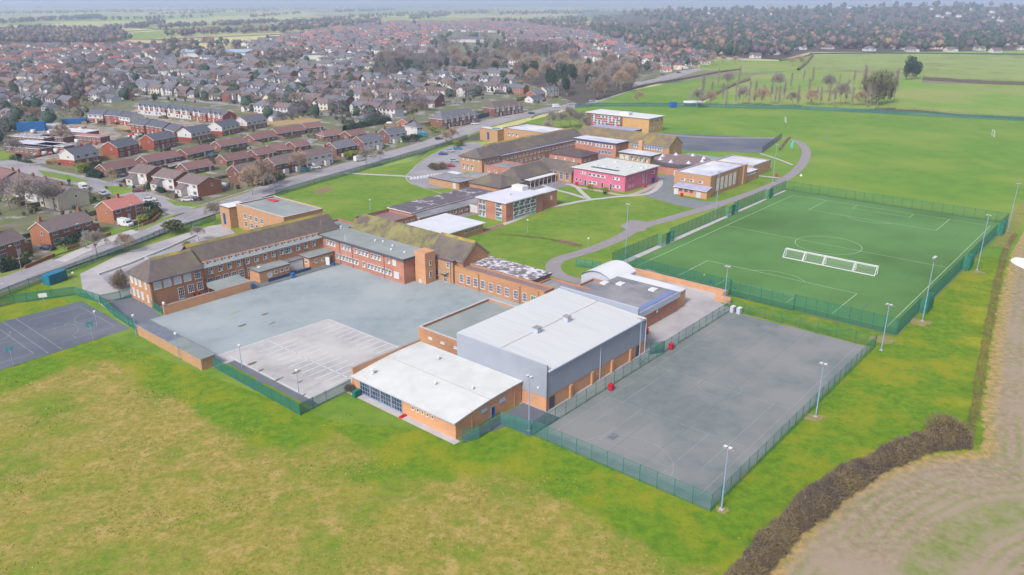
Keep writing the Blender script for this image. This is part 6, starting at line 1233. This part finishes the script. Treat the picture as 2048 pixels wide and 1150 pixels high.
for k,(key,u,v,s,l) in enumerate(((('shrub',1,0),350,468,1.8,'olive bush growing through the roadside railing'),(('shrub',0,0),372,493,.8,'lime moss topped bush by the main range roof end'),(('shrub',1,0),862,338,1.1,'left olive bush on the car park island'),(('shrub',2,0),873,340,1.3,'middle bare bush on the car park island'),(('shrub',2,0),883,339,1.2,'right bare bush on the car park island'),(('shrub',0,0),698,316,1.3,'left lime bush on the main road front garden'),(('shrub',0,0),705,314,1.3,'middle lime bush on the main road front garden'),(('shrub',0,0),713,312,1.3,'right lime bush on the main road front garden'),(('shrub',0,0),912,293,1.4,'lime and brown bush beside the turquoise car'),(('shrub',2,0),922,292,1.5,'brown bush beside the lime one at the car park'),(('shrub',0,0),867,266,1.6,'bright lime shrub by the white hip roofed house'),(('shrub',0,0),1180,379,.9,'left yellow green bush against the pink block'),(('shrub',0,0),1210,385,1.0,'right yellow green bush against the pink block'),(('shrub',3,0),305,424,1.5,'dark bush beside the salmon roofed house'),(('shrub',0,0),290,446,1.3,'lime bush at the bend wall'),(('shrub',3,0),148,487,1.3,'dark bush in front of the brown roofed semi'),(('shrub',3,0),165,475,1.4,'dark shrub beside the semi driveway wall'),(('shrub',3,0),136,495,1.2,'rounded dark shrub by the low brick wall'),(('shrub',0,0),25,530,1.1,'yellow green shrub in the left front garden'),(('shrub',3,0),8,538,1.5,'dark hedge shrub at the left edge'),(('shrub',1,0),55,520,1.2,'olive shrub by the left garden wall'),(('shrub',2,0),700,785,.7,'small dark bush by the changing room corner'),(('shrub',3,0),1210,389,.4,'tiny dark shrub at the path of the pink block'),(('shrub',0,0),162,345,1.9,'bright green bush by the new house fence'),(('shrub',3,0),830,283,1.6,'dark shrub in front of the white house'),(('shrub',3,0),812,285,1.5,'dark evergreen bush on the main road corner'),(('shrub',1,0),640,382,.0,''))):
    if s: tpx(key,(u,v),s,l,'garden and school bushes',cat='shrub')
tpx(('shrub',2,0),(1893,880),1.75,'big rounded leafless bush at the end of the dark hedge',name='shrub',cat='shrub')
for k,(u,v,s) in enumerate(((1812,160,2.0),(1832,158,1.9),(1822,154,2.1))): tpx(('ever',0,k%2),(u,v),s,'big dark evergreen in the upper pasture, %s of the clump'%('left','right','back')[k],'dark evergreens in the pasture')
for k in range(46):
    u=1392+k*8.1+random.uniform(-6,6); v=210+random.uniform(-3,6); 
    if k%3==2: v-=random.uniform(12,40); 
    tpx(('poplar',0,k%2) if k%4 else ('bare',(0,3,2)[k%3],k%2),(u,v),random.uniform(.8,1.15) if k%4 else random.uniform(1.0,1.5),('thin bare poplar' if k%4 else 'spreading bare tree')+' by the far field fence, %s from left'%ordn(k),'line of bare trees by the far fence')
for k in range(11): u=1722+k*6.5; tpx(('poplar',1,0) if k%2 else ('poplar',0,0),(u,212-abs(k-5)*1.5),random.uniform(1.1,1.7),'ivy covered dark poplar in the dense clump, %s from left'%ordn(k),'dense dark clump in the poplar line')
def scatter(poly,n,keyf,sf,labf,grp,mind=5,avoid=True):
    us=[p[0] for p in poly]; vs=[p[1] for p in poly]; c=0; tries=0; pts=[]
    while c<n and tries<n*60:
        tries+=1; u=random.uniform(min(us),max(us)); v=random.uniform(min(vs),max(vs))
        if not inpoly(u,v,poly): continue
        p=G(u,v)
        if avoid and (any(math.hypot(p[0]-h[0],p[1]-h[1])<h[2]*.8+2.5 for h in HS) or any(abs(t[0]-p[0])<8 and abs(t[1]-p[1])<8 for t in near) or d2l(p[0],p[1],mrw)<9): continue
        if any(math.hypot(p[0]-q[0],p[1]-q[1])<mind for q in pts): continue
        pts.append((p[0],p[1],u)); c+=1
    pts.sort(key=lambda t:t[2])
    for k,(x,y,u) in enumerate(pts): ky=keyf(); tree(ky,x,y,sf(ky),labf(ky,k),grp)
kb=lambda: ('bare',random.choice((0,0,1,2,2,3)),random.randint(0,1))
nm_={'bare':'bare tree','ever':'dark evergreen','cone':'dark conifer'}
def kmix():
    r=random.random(); return kb() if r<.68 else (('ever',0,random.randint(0,1)) if r<.86 else (('ever',1,0) if r<.93 else ('cone',0,0)))
scatter([(1030,135),(1110,128),(1230,132),(1290,130),(1262,178),(1160,208),(1085,175),(1035,170)],56,lambda: kb() if random.random()<.85 else ('ever',0,0),lambda k:random.uniform(1.35,1.95),lambda k,i:'%s in the roadside wood, %s from left'%(nm_[k[0]],ordn(i)),'trees of the wood beside the main road',6,False)
scatter([(755,118),(1000,116),(1010,146),(880,150),(760,150)],40,lambda: kb() if random.random()<.8 else ('ever',0,0),lambda k:random.uniform(1.25,1.8),lambda k,i:'%s in the belt behind the terraces, %s from left'%(nm_[k[0]],ordn(i)),'tree belt behind the terraces',7,False)
rest=300-NT-1
scatter([(0,250),(30,262),(200,205),(460,212),(560,240),(700,250),(790,238),(960,200),(1030,185),(1000,150),(700,130),(500,140),(300,130),(0,150)],max(0,rest),kmix,lambda k:random.uniform(.5,1.0)*(1.15 if k[0]=='bare' else .8),lambda k,i:'%s between the estate houses, %s from left'%(nm_[k[0]],ordn(i)),'garden trees of the estate',6)
print('trees',NT)
# far trees as masses
def tuft(kind,seed,n=46,solid=True):
    g=np.random.default_rng(seed); b=MB(); m=farleaf if kind=='e' else fartwig
    if kind!='e':
        b.tube((0,0,0),(0,0,5),.25,.15,m,3,False)
    if solid: core(b,m,g,3.3 if kind=='e' else 3.0,3.6 if kind=='e' else 2.8,4.6 if kind=='e' else 5.8)
    for k in range(n):
        d=g.normal(size=3); d/=np.linalg.norm(d); r=g.uniform(.7,1)**.5; x,y,z=d[0]*3.9*r,d[1]*3.9*r,5.6+d[2]*3.8*r
        if kind=='e' and z>5: x*=.75; y*=.75
        z=max(z,.6 if kind=='e' else 1.8); a=g.normal(size=3); a/=np.linalg.norm(a); c=np.cross(a,g.normal(size=3)); c/=np.linalg.norm(c); s=g.uniform(.7,1.5); w_=s*(.75 if kind=='e' else .38)
        b.face([(x-a[0]*s,y-a[1]*s,z-a[2]*s),(x+c[0]*w_,y+c[1]*w_,z+c[2]*w_),(x+a[0]*s,y+a[1]*s,z+a[2]*s)],m)
    return b
def core(b,m,g,rx,rz_,zc):
    n0=len(b.v); K,J=8,5
    for j in range(J+1):
        for k in range(K): ph=math.pi*j/J; t=2*math.pi*k/K; q=g.uniform(.8,1.2); b.v.append((rx*math.sin(ph)*math.cos(t)*q,rx*math.sin(ph)*math.sin(t)*q,zc+rz_*math.cos(ph)*q))
    for j in range(J):
        for k in range(K): b.f.append((n0+j*K+k,n0+j*K+(k+1)%K,n0+(j+1)*K+(k+1)%K,n0+(j+1)*K+k)); b.m.append(b.mi(m))
TF=[tuft('b',i,40,i!=1) for i in range(5)]; TS=[tuft('b',40+i,70,False) for i in range(4)]; TE=[tuft('e',9+i) for i in range(3)]
def wood(name,label,polys,seed=1):
    random.seed(seed); it=[]
    for poly,n,pe,smin,smax in polys:
        us=[p[0] for p in poly]; vs=[p[1] for p in poly]; c=0; tr_=0
        while c<n and tr_<n*40:
            tr_+=1; u=random.uniform(min(us),max(us)); v=random.uniform(min(vs),max(vs))
            if inpoly(u,v,poly): p=G(u,v); it.append((random.choice(TE) if random.random()<pe else random.choice(TS if seed==5 else TF),p[0],p[1],random.uniform(0,6.28),random.uniform(smin,smax))); c+=1
    join_np(name,it,label,'woodland')
def belt(u0,v0,u1,v1,n,pe=.1,a=.8,b_=1.3,dv=1.): return ([(u0,v0-dv),(u1,v1-dv),(u1,v1+dv),(u0,v0+dv)],n,pe,a,b_)
wood('right_hand_woodland','dense far wood of bare and evergreen trees covering the right skyline',[([(1290,60),(1500,26),(1700,18),(2160,14),(2160,40),(1600,48),(1420,78)],1300,.45,1.2,2.7),([(1180,70),(1420,60),(2150,40),(2150,96),(1860,102),(1620,100),(1560,118),(1440,112),(1300,104)],1450,.4,.8,2.1),([(1300,108),(1440,112),(1440,128),(1330,138),(1290,128)],60,.2,.8,1.2)],3)
wood('left_hand_woodland','dense purple grey wood on the far left behind the estate',[([(-200,70),(60,58),(240,62),(262,78),(210,90),(130,92),(60,88),(-200,86)],900,.06,1.0,1.6),([(100,160),(190,162),(182,206),(108,200)],34,.05,.9,1.3),([(300,92),(400,80),(480,92),(470,122),(330,112)],110,.15,.9,1.4),([(500,114),(600,106),(625,108),(620,118),(530,130)],50,.1,.8,1.2)],4)
wood('scattered_estate_trees','far garden trees mixed among the distant roofs',[(town,1500,.28,.5,1.1),([(0,250),(30,262),(200,205),(460,212),(560,240),(700,250),(790,238),(960,200),(1030,185),(1000,150),(700,130),(500,140),(300,130),(0,150)],900,.45,.16,.34),([(0,340),(60,345),(200,380),(330,300),(560,255),(700,270),(560,320),(430,340),(330,360),(250,400),(180,430),(0,440)],170,.6,.12,.22),(redzone,260,.3,.7,1.2),([(1000,96),(1150,100),(1160,118),(1005,116)],90,.1,1.1,1.7),([(860,74),(1010,70),(1010,100),(870,100)],50,.2,.9,1.4),([(640,60),(1200,34),(1300,60),(1200,70),(1000,44),(700,56)],420,.25,1.1,1.8)],5)
wood('distant_tree_belts','hazy belts of trees and hedgerows on the far plain',[belt(u0,v0,u1,v1,n,pe,1.2,1.9,dv) for u0,v0,u1,v1,n,pe,dv in ((0,47,60,45,30,.2,1),(40,44,200,36,120,.6,1.6),(150,38,205,36,60,.8,1.5),(210,62,330,50,60,.1,1.5),(280,56,320,46,40,.2,3),(320,58,560,46,120,.1,1.5),(330,74,560,62,90,.1,2),(560,52,700,40,120,.1,2.5),(560,64,760,44,220,.15,4),(670,24,790,20,140,.7,1.4),(500,36,600,28,50,.1,1),(700,36,1000,24,260,.2,3.5),(820,38,900,30,120,.1,3),(0,28,500,20,260,.1,2),(500,20,1100,12,320,.1,2),(1000,28,1500,18,420,.2,3.5),(300,30,560,22,90,.1,1),(200,42,430,34,40,.1,.8),(430,52,560,46,60,.1,1),(1200,42,1400,26,240,.25,5),(-100,17,1000,11.5,420,.1,1.5),(1000,14,2100,10,300,.2,1.2))],6)
# ------------------------------------------------------------------ hedges
def hedge(name,label,px,w_,h,m,n,mode='px',ls=.35,core=True,group=None,ends=0):
    q=smooth([(G(*p)[:2] if mode=='px' else S(*p)[:2]) for p in px],4); o=q[0]; g=np.random.default_rng(len(px)*n%977); q=np.array(q); d=np.diff(q,axis=0); L_=np.hypot(d[:,0],d[:,1]); cum=np.concatenate([[0],np.cumsum(L_)])
    t=g.uniform(0,cum[-1],n); i=np.clip(np.searchsorted(cum,t)-1,0,len(d)-1); f=(t-cum[i])/L_[i]; base=q[i]+d[i]*f[:,None]; nrm=np.stack([-d[i][:,1],d[i][:,0]],1)/L_[i][:,None]
    wob=1+.12*np.sin(t*.55+1)+.11*np.sin(t*1.7)+.12*np.sin(t*.21+2)+.09*np.sin(t*4.1)+.06*g.normal(size=n); ph=g.uniform(0,math.pi,n); r=g.uniform(.72,1.06,n); off=np.cos(ph)*w_/2*r*np.minimum(wob,1.3); z=np.sin(ph)*h*r*wob
    X=base[:,0]+nrm[:,0]*off-o[0]; Y=base[:,1]+nrm[:,1]*off-o[1]; c=np.stack([X,Y,z],1)
    a=g.normal(size=(n,3)); a[:,2]=np.abs(a[:,2]); a/=np.linalg.norm(a,axis=1)[:,None]; b=np.cross(a,g.normal(size=(n,3))); b/=np.linalg.norm(b,axis=1)[:,None]; s=(ls*g.uniform(.5,1.5,n))[:,None]; wd=.45 if m in leaf else .12
    V=np.stack([c-a*s*.6,c+b*s*wd,c+a*s],1).reshape(-1,3); Fc=np.arange(n*3).reshape(-1,3)
    if core:
        K=7; cv=[]; 
        for j,p in enumerate(q):
            dd=d[min(j,len(d)-1)]; nn=np.array([-dd[1],dd[0]])/np.hypot(*dd); tt=cum[j]; ww=1+.1*math.sin(tt*.55+1)+.09*math.sin(tt*1.7)
            for k in range(K): th=math.pi*k/(K-1); cv.append((p[0]+nn[0]*math.cos(th)*w_*.33*ww-o[0],p[1]+nn[1]*math.cos(th)*w_*.33*ww-o[1],math.sin(th)*h*.62*ww))
        B0=len(V); cf=[]
        for j in range(len(q)-1):
            for k in range(K-1):
                a_=B0+j*K+k; cf+=[(a_,a_+1,a_+K+1),(a_,a_+K+1,a_+K)]
        V=np.concatenate([V,np.array(cv)]); Fc=np.concatenate([Fc,np.array(cf)])
    me=np_mesh(name,V,Fc,[m]); ob=obj(name,me,None,(o[0],o[1],.02)); return tag(ob,label,'hedge',group)
hedge('field_hedge','thick dark bare hedge between the green strip and the arable field',[(1470,1200),(1530,1110),(1600,1040),(1680,975),(1760,930),(1850,892),(1930,884)],3.8,2.2,hedgem,70000,ls=.55)
hedge('field_edge_scrub','low brown scrub along the field edge on the right',[(1935,880),(1950,820),(1962,740),(1978,650),(1996,560),(2012,500),(2030,470)],1.6,.7,mat('brown_scrub',(150,122,92),(122,100,78),.7),9000,core=False)
hedge('tan_field_scrub','tan dead grass bank at the far right field corner',[(2000,500),(2022,455),(2048,420),(2090,370)],4,.8,mat('tan_dead_grass',(178,152,108),(150,128,92),.7),9000,core=False)
dhm=mat('dark_bare_hedge',(104,96,84),(82,76,66),.5)
HG='clipped hedges and field hedges'
for px,w_,h,m,n,l in (([(1195,200),(1240,186),(1300,170),(1370,158),(1440,145),(1480,140)],3.5,2.4,dhm,9000,'long bare hedge between the main road and the pasture'),([(1392,206),(1430,190),(1470,170),(1500,160)],4,3,hedgem,6000,'bare hedge running diagonally behind the poplars'),([(1846,160),(1900,163),(1980,168),(2110,172)],7,4.5,dhm,9000,'tall dark hedge between the two right hand pastures'),([(1750,221),(1830,224),(1920,232),(2110,243)],3.5,2.2,dhm,9000,'low hedge just behind the far teal fence'),([(1596,141),(1612,128),(1625,112)],4,4,hedgem,3000,'short hedge climbing to the far bungalows'),([(1620,108),(1780,107),(2110,110)],4,2.,leaf[0],6000,'dark hedge in front of the far bungalows'),([(1560,122),(1600,116),(1622,110)],4,3,hedgem,2000,'hedge at the corner of the marshy pasture'),
 ([(288,447),(302,436),(318,424)],2.4,1.8,leaf[1],4000,'green clipped hedge on the bend beside the salmon roofed house'),([(293,376),(312,380),(328,386)],2.2,1.7,leaf[0],2500,'dark square hedge between the stepped houses'),([(182,352),(205,356)],4,2.6,leaf[0],3000,'tall green hedge at the end of the bungalow row'),([(518,372),(540,366),(562,358)],2.6,2.2,leaf[1],4000,'tall clipped hedge beside the main road corner'),([(25,318),(60,326)],2.5,1.5,leaf[0],1800,'dark low hedge on the depot verge'),([(385,312),(415,308)],3,2.4,leaf[0],2000,'dark hedge block between two bungalows'),([(735,232),(790,222),(850,218)],5,4,hedgem,5000,'overgrown scrub behind the white house'),([(690,262),(735,252),(780,244)],5,5,leaf[0],6000,'dark evergreen screen behind the bungalows'),([(0,545),(30,538),(60,526)],1.6,1.2,leaf[0],2500,'dark garden hedge at the left edge by the road'),([(1560,300),(1572,284),(1585,270)][:2]+[(1580,276)],1.2,1.0,hedgem,1500,'short row of saplings by the ring path bend'),([(750,275),(790,268)],2,1.2,leaf[1],1500,'low hedge before the slate roofed houses')): hedge('hedge',l,px,w_,h,m,n,group=HG)
g=np.random.default_rng(4); n=90000
A_=g.uniform(-20,96,n); Cc_=g.uniform(-20,230,n); nn=np.sin(A_*.35+np.sin(Cc_*.2)*2)+np.sin(Cc_*.3+A_*.11)+g.normal(size=n)*.7; ed=fdry(A_,Cc_,0,0)
kp=(ed>.25)&(nn>.6)&~((A_>65)&(Cc_>104))&~((A_>77)&(Cc_>76))&~((A_>86.5)&(Cc_>37))&~((A_>2)&(A_<66.5)&(Cc_>165)&(Cc_<194)); A_,Cc_=A_[kp],Cc_[kp]; n=len(A_); X=A_*ca-Cc_*sa; Y=A_*sa+Cc_*ca; th=g.uniform(0,6.28,n); w2=g.uniform(.05,.16,n); hh=g.uniform(.06,.22,n); lx,ly=g.normal(size=n)*.1,g.normal(size=n)*.1
V=np.stack([np.stack([X-np.cos(th)*w2,Y-np.sin(th)*w2,np.full(n,.01)],1),np.stack([X+np.cos(th)*w2,Y+np.sin(th)*w2,np.full(n,.01)],1),np.stack([X+lx,Y+ly,hh],1)],1).reshape(-1,3)
me=np_mesh('grass_tufts',V,np.arange(n*3).reshape(-1,3),[mat('straw_tufts',(184,170,100)),mat('green_tufts',(112,136,46)),mat('dark_tufts',(104,110,60))],g.integers(0,3,n)); tag(obj('grass_tufts',me),'rough straw and green tufts over the near field','grass',kind='stuff')
# small mounds / saplings on the lawn
random.seed(5)
hedge('sapling_row','row of low bare saplings and rough grass on the inner lawn',[(1000,470),(1050,474),(1100,480),(1165,494)],1.4,.5,mat('brown_scrub',(150,122,92)),1600,core=False)
for px,l in (([(50,538),(92,520),(110,513)],'low brick garden wall before the left front drive'),([(134,501),(158,493)],'low brick garden wall before the brown roofed semi'),([(198,478),(222,470)],'low brick garden wall between the drives'),([(285,452),(305,444),(322,430)],'low brick wall round the bend garden')):
    q=[G(*p)[:2] for p in px]; m=MB()
    for a_,b_ in zip(q[:-1],q[1:]):
        dx,dy=b_[0]-a_[0],b_[1]-a_[1]; l_=math.hypot(dx,dy); nx,ny=-dy/l_*.15,dx/l_*.15
        m.prism([(a_[0]-nx-q[0][0],a_[1]-ny-q[0][1]),(b_[0]-nx-q[0][0],b_[1]-ny-q[0][1]),(b_[0]+nx-q[0][0],b_[1]+ny-q[0][1]),(a_[0]+nx-q[0][0],a_[1]+ny-q[0][1])],0,.9,obrick)
    tag(m.build('garden_wall',None,(q[0][0],q[0][1],.04)),l,'wall','low brick garden walls')
# far white bungalows along the top of the right pasture
random.seed(8)
FB=[(1395,92),(1478,96),(1502,80),(1530,92),(1575,86),(1655,94),(1702,92),(1738,98),(1796,95),(1822,99),(1872,94),(1899,99),(1958,97),(1990,101),(2044,96),(1925,82),(1985,78),(1510,112),(1545,105),(1560,98),(1600,95)]
for i,(u,v) in enumerate(FB):
    p=G(u,v+4); t=random.choice((4,5))*12+random.choice((1,1,3,0))*3+random.choice((0,1,1,2)); ex=random.choice((0,2,3)); key=(t,ex)
    if key not in meshes: meshes[key]=sh_get(*key).mesh('house')
    s=SHT[t]; o=obj('bungalow',meshes[key],None,(p[0],p[1],.02),random.uniform(-.3,.3)); o.scale=(1.3,1.2,1.25); tag(o,'%s bungalow with %s, %s from left by the wood'%(s[6],s[8],ordn(sorted(range(len(FB)),key=lambda k:FB[k][0]).index(i))),'house','bungalows along the edge of the wood')
# hills closing the view
mb=MB()
for (x0,x1,y,h,s) in((-16000,16000,16000,62,0),(-9000,14000,12000,60,3),(350,5200,3400,66,1)):
    n=60; pr=[]
    for i in range(n+1):
        t=i/n; x=x0+(x1-x0)*t; e=math.sin(math.pi*t)**.5; hh=h*e*(.72+.2*math.sin(7*t+s)+.08*math.sin(23*t+s)); pr.append((x,hh))
    for (xa,ha),(xb,hb) in zip(pr[:-1],pr[1:]):
        mb.face([(xa,y-1400,.5),(xb,y-1400,.5),(xb,y,hb+.5),(xa,y,ha+.5)],(woodfloor if s==1 else mat('distant_hill',(120,134,110),(104,114,104),.002,.4,.6,5))); mb.face([(xa,y,ha+.5),(xb,y,hb+.5),(xb,y+2500,.5),(xa,y+2500,.5)],mat('distant_hill',(120,134,110)))
tag(mb.build('hills'),kind='structure')
it=[]; random.seed(31)
for k in range(1500):
    x=random.uniform(450,4600); t=(x-350)/4850; e=math.sin(math.pi*t)**.5; hh=66*e*(.72+.2*math.sin(7*t+1)+.08*math.sin(23*t+1)); f_=random.random()**.7; y=2000+1400*f_
    it.append((random.choice(TE) if random.random()<.4 else random.choice(TF),x,y,random.uniform(0,6.28),random.uniform(1.4,2.6),hh*f_))
for k in range(60): 
    x=random.uniform(700,3000); t=(x-350)/4850; e=math.sin(math.pi*t)**.5; hh=66*e*(.72+.2*math.sin(7*t+1)+.08*math.sin(23*t+1)); f_=random.random(); it.append((sh_get(random.choice((3,4,0,15)),2),x,2000+1400*f_,random.uniform(-.5,.5),1.4,hh*f_))
join_np('hillside_woodland',it,'hazy wooded hillside with a few pale houses on the right skyline','woodland')
